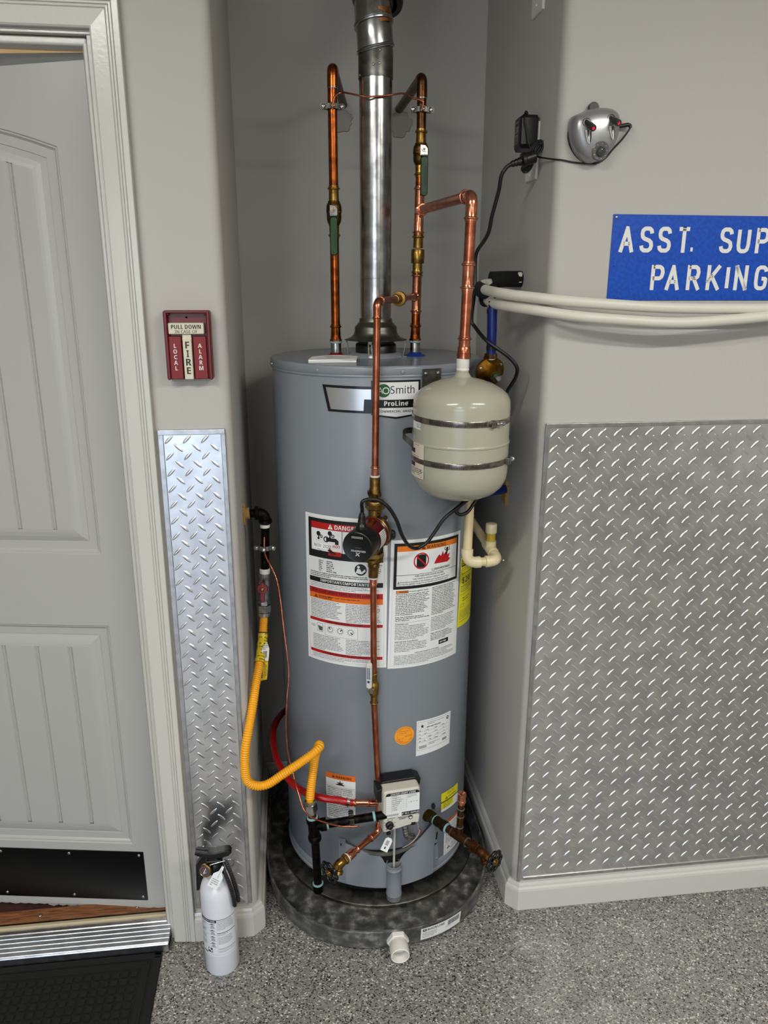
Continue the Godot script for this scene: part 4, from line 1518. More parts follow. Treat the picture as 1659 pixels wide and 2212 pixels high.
	obj("pilot_tube", b, std("white_tube", Color(0.76, 0.75, 0.70), 0.4), o)
	b = mb()
	var fp := smooth([Vector3(0.269, 0.285, -0.040), Vector3(0.270, 0.25, -0.040), Vector3(0.276, 0.222, -0.044), Vector3(0.292, 0.202, -0.062), Vector3(0.300, 0.190, -0.09)], 12)
	var fr := []
	for i in fp.size():
		fr.append(0.0075 + 0.0009 * sin(i * 1.9))
	b.tube(fp, fr, 12)
	obj("burner_tube", b, M.steel, o)
	for k in 2:
		b = mb()
		b.tube(smooth([Vector3(0.297, 0.297, -0.012), Vector3(0.300, 0.272, -0.012), Vector3(0.306 + k * 0.004, 0.252, -0.02), Vector3(0.297, 0.220, -0.032), Vector3(0.282 + k * 0.004, 0.196, -0.042), Vector3(0.268, 0.170, -0.062)], 6), 0.0013, 6)
		obj("igniter_wire", b, std("wire", Color(0.75, 0.73, 0.70) if k == 0 else Color(0.55, 0.08, 0.07), 0.4), o)
	# folded manual lying on the lid
	var man := thing("instruction_manual", "folded paper manual lying on top of the water heater lid", "booklet", Vector3(0.10, 1.4525, -0.21))
	var mt := Tex.new(400, 300, Color(0.88, 0.88, 0.87))
	mt.greek(110, 50, 190, 1, 36, GREY, rr)
	mt.words("10-10", 310, 52, 18, GREY)
	mt.poly([Vector2(120, 130), Vector2(150, 118), Vector2(330, 124), Vector2(345, 140), Vector2(160, 146)], GREY)
	mt.rect(60, 196, 300, 12, INK)
	b = mb()
	var mx := Transform3D(Basis(Vector3.UP, deg_to_rad(2.0)), Vector3(0.1085, 0, -0.2105))
	for lay in 3:
		for i in 10:
			var id := []
			for e in [[i, 0], [i + 1, 0], [i + 1, 1], [i, 1]]:
				var u: float = e[0] / 10.0
				var w: float = e[1]
				var lift: float = 0.004 + lay * 0.0018 + 0.0035 * w * sin(u * PI) - (0.003 if lay == 0 else 0.0) * sin(u * 3.0) * (1.0 - w) + 0.003 * (1.0 - w) * u * (2 - lay)
				var x := lerpf(-0.060, 0.052, u) + w * 0.014
				var z := lerpf(0.042, -0.042, w) + (0.006 * lay if w < 0.5 else 0.0) * (u - 0.5)
				id.append(b.p(mx * Vector3(x, 1.4512 + lift, z), Vector3.UP, Vector2(u, 1.0 - w)))
			b.quad(id[0], id[1], id[2], id[3])
	for i in 10:
		var id := []
		for e in [[i, 0], [i + 1, 0], [i + 1, 1], [i, 1]]:
			var u: float = e[0] / 10.0
			var w: float = e[1]
			id.append(b.p(mx * Vector3(lerpf(-0.060, 0.052, u), 1.4518 + w * (0.0072 + 0.001 * u), 0.042 + 0.004 * sin(w * PI) + 0.004 * (u - 0.5)), Vector3(0, 0, 1), Vector2(u, 0.02)))
		b.quad(id[0], id[1], id[2], id[3])
	obj("pages", b, printed("manual_print", mt, 0.6), man)

func gas_valve(o: Node3D) -> void:
	var fr := facing(Vector3(0.2545, 0.343, 0.006), Vector3(sin(deg_to_rad(7.0)), 0.02, cos(deg_to_rad(7.0))))
	var b := mb()
	var shell := PackedVector2Array()
	for e in [[Vector2(-0.050, -0.066), 0.006], [Vector2(0.046, -0.046), 0.014], [Vector2(0.050, 0.060), 0.012], [Vector2(-0.050, 0.060), 0.012]]:
		shell.append(e[0])
	# round the corners
	var rs := PackedVector2Array()
	for i in 4:
		var c := shell[i]
		var a := c + (shell[(i + 3) % 4] - c).normalized() * 0.011
		var d := c + (shell[(i + 1) % 4] - c).normalized() * 0.011
		for s in 6:
			var q := s / 5.0
			rs.append(a.lerp(c, q).lerp(c.lerp(d, q), q))
	b.prism(rs, -0.062, 0.0, fr, 0.007, 0.8)
	var cream := std("cream_housing", Color(0.76, 0.75, 0.70), 0.4)
	var v := obj("gas_control", b, cream, o, "cream gas control housing")
	b = mb()
	b.prism(PackedVector2Array([Vector2(-0.046, 0.055), Vector2(0.058, 0.040), Vector2(0.060, 0.058), Vector2(0.044, 0.067), Vector2(-0.034, 0.067), Vector2(-0.048, 0.064)]), -0.070, -0.034, fr, 0.004, 0.4)
	b.prism(PackedVector2Array([Vector2(-0.060, 0.020), Vector2(-0.048, 0.020), Vector2(-0.048, 0.062), Vector2(-0.060, 0.056)]), -0.06, -0.014, fr, 0.002)
	obj("rear_cover", b, M.black, v)
	var t := Tex.new(760, 560, PAPER)
	var r := RandomNumberGenerator.new()
	r.seed = 25
	t.rect(0, 0, 760, 64, INK)
	t.words("STATUS LIGHT CODE", 390, 12, 40, PAPER, "mid", true, false, 1.05)
	t.rect(0, 64, 3, 420, INK)
	t.rect(130, 64, 3, 400, GREY)
	t.rect(470, 64, 3, 320, GREY)
	for i in 8:
		t.rect(0, 104 + i * 45, 470, 2, GREY)
		if i > 0:
			t.greek(145, 70 + i * 45, 300, 1, 30, INK, r, 0.55)
	t.words("STATUS", 150, 74, 22, INK)
	t.greek(485, 72, 250, 5, 18, GREY, r)
	t.disc(570, 260, 16, GREY, 11)
	t.disc(700, 260, 16, GREY, 11)
	t.greek(500, 250, 50, 1, 20, GREY, r)
	t.greek(620, 250, 60, 1, 20, GREY, r)
	for i in 30:
		t.rect(20 + i * 9, 490, 2 + (i * 7) % 5, 46, INK)
	t.rect(360, 476, 400, 84, INK)
	t.words("4\" W.C. OUTLET", 560, 498, 38, PAPER, "mid")
	b = mb()
	var lp := rounded(0.089, 0.070, 0.008, 4, Vector2(0.0015, 0.0185))
	b.cap(lp, 0.0004, fr)
	obj("status_label", b, printed("status_print", t), v)
	# raised lower lip with print, dial, sockets
	b = mb()
	b.prism(PackedVector2Array([Vector2(-0.012, -0.052), Vector2(0.044, -0.042), Vector2(0.0465, -0.022), Vector2(0.012, -0.024), Vector2(0.000, -0.032), Vector2(-0.010, -0.044)]), -0.004, 0.0016, fr, 0.0012)
	obj("raised_panel", b, cream, v)
	b = mb()
	var kx := Transform3D(fr.basis * Basis(Vector3(1, 0, 0), PI / 2), fr * Vector3(-0.0335, -0.0375, 0))
	b.lathe([Vector2(0.0, 0.0), Vector2(0.0105, 0.0), Vector2(0.0102, 0.006), Vector2(0.008, 0.008), Vector2(0.006, 0.0082), Vector2(0.0055, 0.014), Vector2(0.004, 0.0152), Vector2(0.0, 0.0154)], kx, 26)
	obj("dial", b, M.black, v)
	b = mb()
	for i in 7:
		var th := deg_to_rad(150 - i * 45)
		b.box(fr * Vector3(-0.0335 + cos(th) * 0.0150, -0.0375 + sin(th) * 0.0150, 0.0002), Vector3(0.0028, 0.0016, 0.0006), 0, fr.basis)
	for i in 3:
		b.box(fr * Vector3(0.004, -0.0245 - i * 0.0028 + 0.004, 0.0002), Vector3(0.030 - i * 0.004, 0.0011, 0.0006), 0, fr.basis)
	b.box(fr * Vector3(-0.028, -0.0195, 0.0002), Vector3(0.018, 0.0010, 0.0006), 0, fr.basis)
	obj("printed_marks", b, std("valve_print", Color(0.25, 0.25, 0.24), 0.6), v)
	b = mb()
	b.lathe([Vector2(0.0058, 0.0), Vector2(0.0058, 0.0016), Vector2(0.0042, 0.0018), Vector2(0.004, 0.0), Vector2(0.0, 0.0)], Transform3D(kx.basis, fr * Vector3(0.0225, -0.0245, 0)), 18)
	obj("status_lamp", b, std("grey_lens", Color(0.12, 0.12, 0.12), 0.2), v)
	b = mb()
	b.box(fr * Vector3(0.030, -0.0445, -0.0005), Vector3(0.013, 0.0095, 0.005), 0.001, fr.basis)
	obj("plug", b, M.black, v)
	b = mb()
	b.box(fr * Vector3(-0.0345, -0.066, -0.006), Vector3(0.010, 0.008, 0.010), 0.001, fr.basis)
	obj("plug", b, M.black, v)
	# paper tag hanging from the left plug
	b = mb()
	var tg := facing(Vector3(0.2145, 0.246, 0.012), Vector3(-0.15, 0.2, 1.0), Vector3(0.45, 1, 0))
	var tt := Tex.new(160, 300, PAPER)
	for i in 22:
		tt.rect(40, 60 + i * 5, 70, 1 + (i * 7) % 4, INK)
	tt.rect(60, 200, 30, 50, INK)
	b.prism(PackedVector2Array([Vector2(-0.0095, -0.019), Vector2(0.0095, -0.019), Vector2(0.0095, 0.014), Vector2(0.005, 0.020), Vector2(-0.005, 0.020), Vector2(-0.0095, 0.014)]), -0.0003, 0.0003, tg)
	obj("paper_tag", b, printed("tag_print", tt, 0.6), v)

func vent() -> void:
	var o := thing("vent_pipe", "galvanised steel flue pipe with draft hood rising from the water heater lid", "vent pipe", Vector3(0.226, 1.4512, -0.33))
	var at := Transform3D(Basis.IDENTITY, TANK)
	var b := mb()
	b.lathe([Vector2(0.0385, 1.535), Vector2(0.0385, 2.088)], at, 48)
	b.lathe([Vector2(0.0384, 1.640), Vector2(0.0389, 1.6405), Vector2(0.0389, 1.6415), Vector2(0.0384, 1.642)], at, 48)
	# lock seam down the side
	b.box(on_tank(14, 1.81, 0.0387), Vector3(0.006, 0.55, 0.0012), 0.0005, Basis(Vector3.UP, deg_to_rad(14)))
	obj("straight_pipe", b, M.galv, o)
	b = mb()
	b.lathe([Vector2(0.0400, 1.545), Vector2(0.0410, 1.545), Vector2(0.0412, 1.5395), Vector2(0.0425, 1.5355), Vector2(0.0440, 1.5345), Vector2(0.0455, 1.5335), Vector2(0.0470, 1.5300), Vector2(0.0510, 1.5270), Vector2(0.0530, 1.5235), Vector2(0.0535, 1.5150), Vector2(0.0560, 1.5060), Vector2(0.0640, 1.4985), Vector2(0.0790, 1.4935), Vector2(0.0795, 1.4925), Vector2(0.0780, 1.4925), Vector2(0.0630, 1.4970), Vector2(0.0520, 1.5050), Vector2(0.0400, 1.53)], at, 56, 0.9)
	var hood := obj("draft_hood", b, M.galv_dull, o)
	for d in [-110.0, -17.0, 74.0, 165.0]:
		b = mb()
		var n := Vector3(sin(deg_to_rad(d)), 0, cos(deg_to_rad(d)))
		var sd := Vector3(n.z, 0, -n.x)
		var bs := Basis(sd, Vector3.UP, n)
		var p0 := on_tank(d, 1.4925, 0.0775)
		var p1 := on_tank(d, 1.4525, 0.0705)
		var mid := (p0 + p1) / 2
		var dir := (p0 - p1).normalized()
		var bb := Basis(sd, dir, sd.cross(dir))
		for s in [-1, 1]:
			b.box(mid + sd * 0.0042 * s, Vector3(0.003, p0.distance_to(p1), 0.0012), 0.0004, bb)
		b.box(p1 + Vector3(0, 0.004, 0), Vector3(0.0114, 0.007, 0.0012), 0.0004, bb)
		b.box(p0 - dir * 0.004, Vector3(0.0114, 0.008, 0.0012), 0.0004, bb)
		b.box(p1 + n * 0.004, Vector3(0.0114, 0.0012, 0.012), 0.0003, bs)
		obj("hood_leg", b, M.galv, o)
	# elbow sleeve and swivelling gores
	b = mb()
	b.lathe([Vector2(0.0392, 2.082), Vector2(0.0403, 2.082), Vector2(0.0403, 2.141), Vector2(0.039, 2.146)], at, 48)
	obj("elbow_sleeve", b, M.galv_dull, o)
	for q in [[8.0, 2.133], [-14.0, 2.104], [6.0, 2.107], [-72.0, 2.087]]:
		b = mb()
		screw(b, on_tank(q[0], q[1], 0.0403), Vector3(sin(deg_to_rad(q[0])), 0, cos(deg_to_rad(q[0]))), 0.003)
		obj("rivet", b, M.zinc, o)
	var c := [Vector3(0.226, 2.143, -0.33), Vector3(0.2215, 2.192, -0.327), Vector3(0.2195, 2.238, -0.333), Vector3(0.231, 2.285, -0.348)]
	var nr := [Vector3(-0.24, 1, 0.10).normalized(), Vector3(-0.16, 1, -0.14).normalized(), Vector3(0.16, 1, -0.30).normalized(), Vector3(0.36, 1, -0.42).normalized()]
	for i in 3:
		b = mb()
		var x0 := axis(c[i], nr[i], Vector3.RIGHT)
		var x1 := axis(c[i + 1], nr[i + 1], Vector3.RIGHT)
		var r0: float = 0.0418 + 0.0012 * i
		for s in 48:
			var t0 := TAU * s / 48
			var t1 := TAU * (s + 1) / 48
			var id := []
			for e in [[t0, 0], [t1, 0], [t1, 1], [t0, 1]]:
				var d := Vector3(cos(e[0]), 0, sin(e[0]))
				id.append(b.p((x0 if e[1] == 0 else x1) * (d * r0), (x0 if e[1] == 0 else x1).basis * d))
			b.quad(id[0], id[1], id[2], id[3])
		# crimped bead at the lower end
		b.lathe([Vector2(r0 - 0.002, -0.003), Vector2(r0 + 0.0022, -0.0015), Vector2(r0 + 0.0028, 0.001), Vector2(r0 + 0.0014, 0.003), Vector2(r0 + 0.0024, 0.0052), Vector2(r0 - 0.001, 0.0075)], x0, 48)
		obj("elbow_section", b, M.galv if i < 2 else M.galv_dull, o)
	b = mb()
	var px := axis(Vector3(0.2205, 2.213, -0.330), Vector3(-0.19, 1, 0.0), Vector3.RIGHT)
	for s in 6:
		var id := []
		for e in [[s, 0], [s + 1, 0], [s + 1, 1], [s, 1]]:
			var th := deg_to_rad(8 + e[0] * 8.0)
			id.append(b.p(px * Vector3(sin(th) * 0.0436, -0.026 + e[1] * 0.030, cos(th) * 0.0436), px.basis * Vector3(sin(th), 0, cos(th))))
		b.quad(id[0], id[1], id[2], id[3])
	obj("foil_label", b, metal("tan_label", Color(0.52, 0.33, 0.16), Color(0.60, 0.44, 0.28), 0.5, 12.0), o, "tan sticker on the elbow")
	b = mb()
	var ox := axis(Vector3(0.236, 2.252, -0.352), Vector3(0.30, 1, -0.36), Vector3.RIGHT)
	b.lathe([Vector2(0.044, -0.006), Vector2(0.0545, -0.006), Vector2(0.056, -0.003), Vector2(0.056, 0.006), Vector2(0.0535, 0.009), Vector2(0.0535, 0.024), Vector2(0.0555, 0.027), Vector2(0.0535, 0.030), Vector2(0.0535, 0.30)], ox, 48)
	b.lathe([Vector2(0.0525, -0.006), Vector2(0.0525, 0.05)], ox, 48)
	obj("outer_flue", b, metal("dark_flue", Color(0.30, 0.30, 0.275), Color(0.20, 0.20, 0.185), 0.4, 4.0), o)

# ball valve between a (top) and c (bottom) with a lever; side = direction the stem faces
func ball_valve(o: Node3D, a: Vector3, c: Vector3, r: float, stem: Vector3, lever_dir: Vector3, lever_len: float, lever_w: float, lever_mat: Material, offset: Vector3, body_mat: Material, label := "") -> void:
	var b := mb()
	var l := a.distance_to(c)
	press(b, a, a.lerp(c, 0.34), r, "start")
	obj("valve_end", b, M.brass, o)
	b = mb()
	press(b, c, c.lerp(a, 0.30), r, "start")
	obj("valve_end", b, M.brass, o)
	b = mb()
	fitting(b, a.lerp(c, 0.28), c.lerp(a, 0.24), [Vector2(r * 1.05, 0), Vector2(r * 1.28, 0.001), Vector2(r * 1.32, l * 0.04), Vector2(r * 1.55, l * 0.07), Vector2(r * 1.66, l * 0.12), Vector2(r * 1.70, l * 0.22), Vector2(r * 1.60, l * 0.24), Vector2(r * 1.62, l * 0.34), Vector2(r * 1.5, l * 0.40), Vector2(r * 1.2, l * 0.46), Vector2(r * 1.05, l * 0.48)])
	var m := a.lerp(c, 0.50)
	fitting(b, m, m + stem, [Vector2(r * 0.85, 0), Vector2(r * 0.85, r * 1.75), Vector2(r * 0.6, r * 1.9), Vector2(0, r * 1.9)])
	b.box(m + stem * r * 1.5, Vector3(r * 2.6, r * 0.35, r * 0.5), r * 0.08)
	var body := obj("valve_body", b, body_mat, o)
	var s := m + stem * r * 1.95 + offset
	var fx := facing(s, stem, -lever_dir)
	b = mb()
	b.prism(PackedVector2Array([Vector2(-lever_w * 0.48, -r * 1.25), Vector2(lever_w * 0.42, -r * 1.25), Vector2(lever_w * 0.55, -r * 0.9), Vector2(lever_w * 0.52, 0.2 * r), Vector2(lever_w * 0.2, r * 0.8), Vector2(-lever_w * 0.48, r * 0.95)]), -0.0012, 0.0012, fx, 0.0004)
	b.box(fx * Vector3(0, -r * 1.35, 0.004), Vector3(lever_w * 0.9, r * 0.25, 0.009), 0.0006, fx.basis * Basis(Vector3.RIGHT, -0.3))
	hexnut(b, fx.origin + fx.basis.z * 0.0012, fx.basis.z, r * 0.5, 0.0035)
	obj("lever_plate", b, M.steel, o)
	b = mb()
	b.lathe([Vector2(r * 0.24, 0.0), Vector2(r * 0.24, 0.0062), Vector2(0, 0.0066)], axis(fx.origin, fx.basis.z), 12)
	obj("stem", b, M.brass, o)
	b = mb()
	var hl := rounded(lever_w, lever_len, lever_w * 0.45, 6, Vector2(0, -r * 1.45 - lever_len * 0.5))
	b.prism(hl, 0.0055, 0.0125, fx, 0.0022, 0.9)
	b.prism(rounded(lever_w * 0.66, lever_len * 0.80, lever_w * 0.3, 5, Vector2(0, -r * 1.45 - lever_len * 0.53)), 0.012, 0.0131, fx, 0.0004, 0.9)
	var h := obj("lever_handle", b, lever_mat, o, label)
	h.set_meta("frame", fx)

# lettering standing on a surface: flat print of the given height (metres), centred at the frame's origin
func lettering(s: String, fr: Transform3D, hh: float, m: Material, parent: Node3D, depth := 0.0004, weight := 700, squeeze := 1.0, called := "lettering") -> void:
	var tm := TextMesh.new()
	tm.text = s
	var f := SystemFont.new()
	f.font_names = PackedStringArray(["Droid Sans"])
	f.font_weight = weight
	tm.font = f
	tm.font_size = 32
	tm.pixel_size = hh / (32.0 * 0.714)
	tm.depth = depth
	tm.curve_step = 3.0
	tm.material = m
	var o := MeshInstance3D.new()
	o.name = called
	o.mesh = tm
	parent.add_child(o, true)
	var q := Vector3.ZERO
	var e: Node = parent
	while e != self:
		q += (e as Node3D).position
		e = e.get_parent()
	o.transform = Transform3D(fr.basis * Basis.from_scale(Vector3(squeeze, 1, 1)), fr.origin - q)

func clamp_on(label: String, at: Vector3, along: Vector3, across: Vector3, r: float) -> Node3D:
	# two-piece bonding clamp: jaws either side of the pipe, a screw at each end, a wire screw in the middle
	var o := thing("ground_clamp", label, "clamp", at, "bonding clamps on the pipes")
	var n := across.cross(along).normalized()
	if n.z < 0: n = -n
	var x := across.normalized()
	var y := along.normalized()
	var bs := Basis(x, y, x.cross(y))
	var z := bs.z
	var b := mb()
	b.box(at + z * r * 0.95, Vector3(r * 2.1, 0.0125, 0.004), 0.001, bs)
	for s in [-1.0, 1.0]:
		b.box(at + x * s * r * 1.55 + z * r * 0.28, Vector3(r * 1.25, 0.0125, 0.004), 0.001, bs)
		b.box(at + x * s * r * 1.02 + z * r * 0.62, Vector3(0.0035, 0.0125, r * 0.8), 0.001, bs)
		b.lathe([Vector2(0.0066, 0), Vector2(0.0066, 0.004), Vector2(0, 0.004)], axis(at + x * s * r * 2.0 + z * (r * 0.28 - 0.002), z), 14)
	obj("front_jaw", b, M.galv_dull, o)
	b = mb()
	b.box(at - z * r * 0.95, Vector3(r * 2.1, 0.0125, 0.004), 0.001, bs)
	for s in [-1.0, 1.0]:
		b.box(at + x * s * r * 1.55 - z * r * 0.32, Vector3(r * 1.25, 0.0125, 0.004), 0.001, bs)
	obj("rear_jaw", b, M.galv_dull, o)
	for s in [-1.0, 1.0]:
		b = mb()
		screw(b, at + x * s * r * 1.95 + z * (r * 0.28 + 0.002), z, 0.0053)
		obj("clamp_screw", b, M.steel, o)
	b = mb()
	b.box(at + z * (r + 0.004), Vector3(0.011, 0.013, 0.007), 0.001, bs)
	obj("wire_lug", b, M.galv_dull, o)
	b = mb()
	screw(b, at + z * (r + 0.008), (z + y * 0.3).normalized(), 0.0055)
	obj("wire_screw", b, M.steel, o)
	return o

func hexadapter(b: MB, a: Vector3, r: float, up := 1.0) -> void:
	# female adapter: octagonal skirt below a press socket
	var u := Vector3(0, up, 0)
	hexnut(b, a, u, r * 1.36, r * 0.75)
	fitting(b, a + u * r * 0.7, a + u * r * 1.7, [Vector2(r * 1.2, 0), Vector2(r * 1.18, r * 0.5), Vector2(r * 1.08, r)])

func copper() -> void:
	var R := 0.0111
	var o := thing("hot_water_pipe", "aged orange copper pipe left of the flue, rising from the red-ringed nipple", "pipe", Vector3(0.1255, 1.486, -0.34))
	var x := 0.1255
	var z := -0.34
	var b := mb()
	b.tube([Vector3(x, 1.50, z), Vector3(x, 1.74, z)], R, 22)
	b.tube([Vector3(x, 1.845, z), Vector3(x, 2.082, z)], R, 22)
	obj("riser", b, M.copper_old, o)
	b = mb()
	hexadapter(b, Vector3(x, 1.4865, z), R)
	press(b, Vector3(x, 1.505, z), Vector3(x, 1.531, z), R, "end")
	obj("adapter", b, M.copper_old, o)
	b = mb()
	var back := Vector3(0.046, -0.018, -0.29).normalized()
	var cn := Vector3(x + 0.001, 2.107, z)
	b.tube(arc_pts(cn, Vector3.DOWN, back, 0.018, 10), R * 1.12, 20, false)
	b.tube([cn + Vector3.DOWN * 0.018, cn + Vector3.DOWN * 0.042], R * 1.13, 20)
	b.tube([cn + back * 0.018, cn + back * 0.030], R * 1.13, 20)
	obj("elbow", b, M.copper_old, o)
	b = mb()
	b.tube([cn + back * 0.028, cn + back * 0.30], R, 20)
	obj("wall_run", b, M.copper_brown, o)
	b = mb()
	b.lathe([Vector2(R, -0.0012), Vector2(R * 1.12, -0.0008), Vector2(R * 1.12, 0.001), Vector2(R, 0.0012)], Transform3D(Basis.IDENTITY, cn + Vector3.DOWN * 0.0435), 20)
	obj("solder_ring", b, M.zinc, o)
	ball_valve(o, Vector3(x, 1.853, z), Vector3(x, 1.735, z), R, Vector3(0, 0, 1), Vector3.DOWN, 0.088, 0.0175, std("green_vinyl", Color(0.02, 0.24, 0.075), 0.35), Vector3(-0.003, 0.004, 0), M.brass_dark, "green lever handle")
	var gp := std("green_print", Color(0.01, 0.06, 0.02), 0.5)
	var hn := o.get_node("lever_handle")
	lettering("WATCO-NORCA", Transform3D(Basis(Vector3.FORWARD, PI / 2), hn.get_meta("frame") * Vector3(0.002, -0.065, 0.0134)), 0.0042, gp, hn, 0.0002)
	hn.remove_meta("frame")
	clamp_on("bonding clamp with three screws on the hot copper pipe left of the flue", Vector3(x, 2.0245, z), Vector3.UP, Vector3.RIGHT, R)

	# cold side
	o = thing("cold_water_pipe", "copper and brass pipe right of the flue with a branch to the expansion tank", "pipe", Vector3(0.3285, 1.486, -0.34))
	var cx := func(y: float) -> Vector3:
		return Vector3(lerpf(0.3285, 0.3365, clampf((y - 1.487) / 0.45, 0.0, 1.0)), y, -0.34)
	b = mb()
	b.tube([cx.call(1.50), cx.call(1.60)], R, 22)
	b.tube([cx.call(1.62), cx.call(1.70)], R, 22)
	b.tube([cx.call(1.75), cx.call(1.80)], R, 22)
	b.tube([cx.call(1.80), cx.call(1.89)], R * 0.98, 22)
	obj("riser", b, M.copper_old, o)
	b = mb()
	b.tube([cx.call(1.96), cx.call(2.07)], R, 22)
	obj("upper_riser", b, M.copper_brown, o)
	b = mb()
	hexadapter(b, cx.call(1.4865), R)
	press(b, cx.call(1.505), cx.call(1.532), R, "end")
	obj("adapter", b, M.copper_old, o)
	b = mb()
	press(b, cx.call(1.556), cx.call(1.655), R)
	var br: Vector3 = (Vector3(0.1965, 1.590, -0.045) - cx.call(1.598)).normalized()
	b.tube([cx.call(1.598), cx.call(1.598) + br * 0.024], 0.0079 * 1.14, 18)
	b.lathe([Vector2(0.009, -0.004), Vector2(0.0114, -0.002), Vector2(0.0114, 0.002), Vector2(0.009, 0.004)], axis(cx.call(1.598) + br * 0.02, br), 20)
	obj("lower_tee", b, M.copper_new, o)
	# brass check valve
	b = mb()
	press(b, cx.call(1.650), cx.call(1.682), R, "start")
	press(b, cx.call(1.746), cx.call(1.714), R, "start")
	var oct := []
	fitting(b, cx.call(1.677), cx.call(1.711), [Vector2(R, 0), Vector2(R * 1.42, 0.0005), Vector2(R * 1.5, 0.002), Vector2(R * 1.5, 0.032), Vector2(R * 1.4, 0.0338), Vector2(R, 0.034)], 14)
	obj("check_valve", b, M.brass, o)
	b = mb()
	press(b, cx.call(1.744), cx.call(1.856), R)
	var bd: Vector3 = (Vector3(0.384, 1.799, 0.008) - cx.call(1.801)).normalized()
	b.tube([cx.call(1.801), cx.call(1.801) + bd * 0.03], R * 1.12, 20)
	b.lathe([Vector2(R * 1.1, -0.003), Vector2(R * 1.34, -0.0015), Vector2(R * 1.34, 0.0015), Vector2(R * 1.12, 0.003), Vector2(R * 1.2, 0.006), Vector2(R * 1.0, 0.0062)], axis(cx.call(1.801) + bd * 0.026, bd), 22)
	obj("upper_tee", b, M.copper_new, o)
	ball_valve(o, cx.call(1.982), cx.call(1.876), R, Vector3(0, 0, 1), Vector3.DOWN, 0.088, 0.0175, std("green_vinyl_dark", Color(0.015, 0.21, 0.065), 0.35), Vector3(0.004, 0.006, 0), M.brass_dark, "green lever handle")
	hn = o.get_node("lever_handle")
	lettering("WATCO-NORCA", Transform3D(Basis(Vector3.FORWARD, PI / 2), hn.get_meta("frame") * Vector3(0.002, -0.060, 0.0134)), 0.0042, gp, hn, 0.0002)
	hn.remove_meta("frame")
	b = mb()
	cn = Vector3(0.3365, 2.0935, -0.34)
	back = Vector3(-0.012, -0.012, -0.29).normalized()
	b.tube(arc_pts(cn, Vector3.DOWN, back, 0.018, 10), R * 1.12, 20, false)
	b.tube([cn + Vector3.DOWN * 0.018, cn + Vector3.DOWN * 0.044], R * 1.14, 20)
	obj("elbow", b, M.copper_brown, o)
	b = mb()
	b.tube([cn + back * 0.016, cn + back * 0.30], R * 1.02, 20)
	obj("wall_run", b, M.copper_brown, o)
	b = mb()
	b.lathe([Vector2(R, -0.0012), Vector2(R * 1.12, -0.0008), Vector2(R * 1.12, 0.001), Vector2(R, 0.0012)], Transform3D(Basis.IDENTITY, cn + Vector3.DOWN * 0.0455), 20)
	obj("solder_ring", b, M.zinc, o)
	# branch to the expansion tank
	var e := Vector3(0.384, 1.801, 0.008)
	b = mb()
	b.tube([cx.call(1.801) + bd * 0.028, e - bd * 0.022], R, 22)
	obj("branch", b, M.copper, o)
	b = mb()
	var dn := (Vector3(0.3755, 1.478, 0.016) - e).normalized()
	b.tube(arc_pts(e, -bd, dn, 0.020, 12), R * 1.12, 22, false)
	press(b, e - bd * 0.018, e - bd * 0.042, R, "end")
	press(b, e + dn * 0.018, e + dn * 0.050, R, "end")
	obj("elbow", b, M.copper_new, o)
	b = mb()
	b.tube([e + dn * 0.045, e + dn * 0.300], R, 22)
	obj("dropper", b, M.copper, o)
	b = mb()
	press(b, e + dn * 0.128, e + dn * 0.186, R)
	obj("coupling", b, M.copper_new, o)
	b = mb()
	press(b, e + dn * 0.278, e + dn * 0.303, R, "start")
	fitting(b, e + dn * 0.300, e + dn * 0.326, [Vector2(R * 1.1, 0), Vector2(R * 1.24, 0.003), Vector2(R * 1.26, 0.014), Vector2(R * 1.34, 0.015), Vector2(R * 1.34, 0.0255), Vector2(R, 0.026)])
	obj("adapter", b, M.copper, o)
	clamp_on("bonding clamp with three screws on the brown cold copper pipe right of the flue", Vector3(0.3365, 2.0235, -0.34), Vector3.UP, Vector3.RIGHT, R)
	var w := thing("bonding_wire", "bare copper bonding wire running between the hot and cold pipes in front of the flue", "wire", Vector3(0.226, 2.04, -0.28))
	b = mb()
	b.tube(smooth([Vector3(0.1239, 2.0149, -0.318), Vector3(0.1262, 2.0285, -0.316), Vector3(0.1307, 2.0420, -0.316), Vector3(0.1455, 2.0495, -0.315), Vector3(0.1624, 2.0449, -0.300), Vector3(0.1927, 2.0367, -0.284), Vector3(0.2211, 2.0373, -0.2845), Vector3(0.2567, 2.0420, -0.287), Vector3(0.2881, 2.0496, -0.305), Vector3(0.3116, 2.0429, -0.316), Vector3(0.3273, 2.0399, -0.316), Vector3(0.3362, 2.0343, -0.316), Vector3(0.3331, 2.0175, -0.318)], 6), 0.0021, 10)
	obj("strand", b, M.copper, w)
	# patches of foam and plaster where the pipes enter the wall
	for q in [[Vector3(0.170, 2.066, -0.629), 0.030, -0.018], [Vector3(0.325, 2.076, -0.629), 0.036, -0.030]]:
		b = mb()
		var pl := PackedVector2Array()
		for i in 22:
			var a := TAU * i / 22
			pl.append(Vector2(cos(a), sin(a)) * q[1] * rng.randf_range(0.75, 1.1) + Vector2(0, q[2]))
		b.prism(pl, -0.002, 0.0025, Transform3D(Basis.IDENTITY, q[0]), 0.002)
		var pt := obj("wall_patch", b, paint("rough_patch", Color(0.60, 0.585, 0.56), 0.8, 1.2, 14.0))
		tag(pt, "rough plaster patch where the hot pipe enters the back wall" if q[1] < 0.033 else "rough plaster patch where the cold pipe enters the back wall", "wall patch")

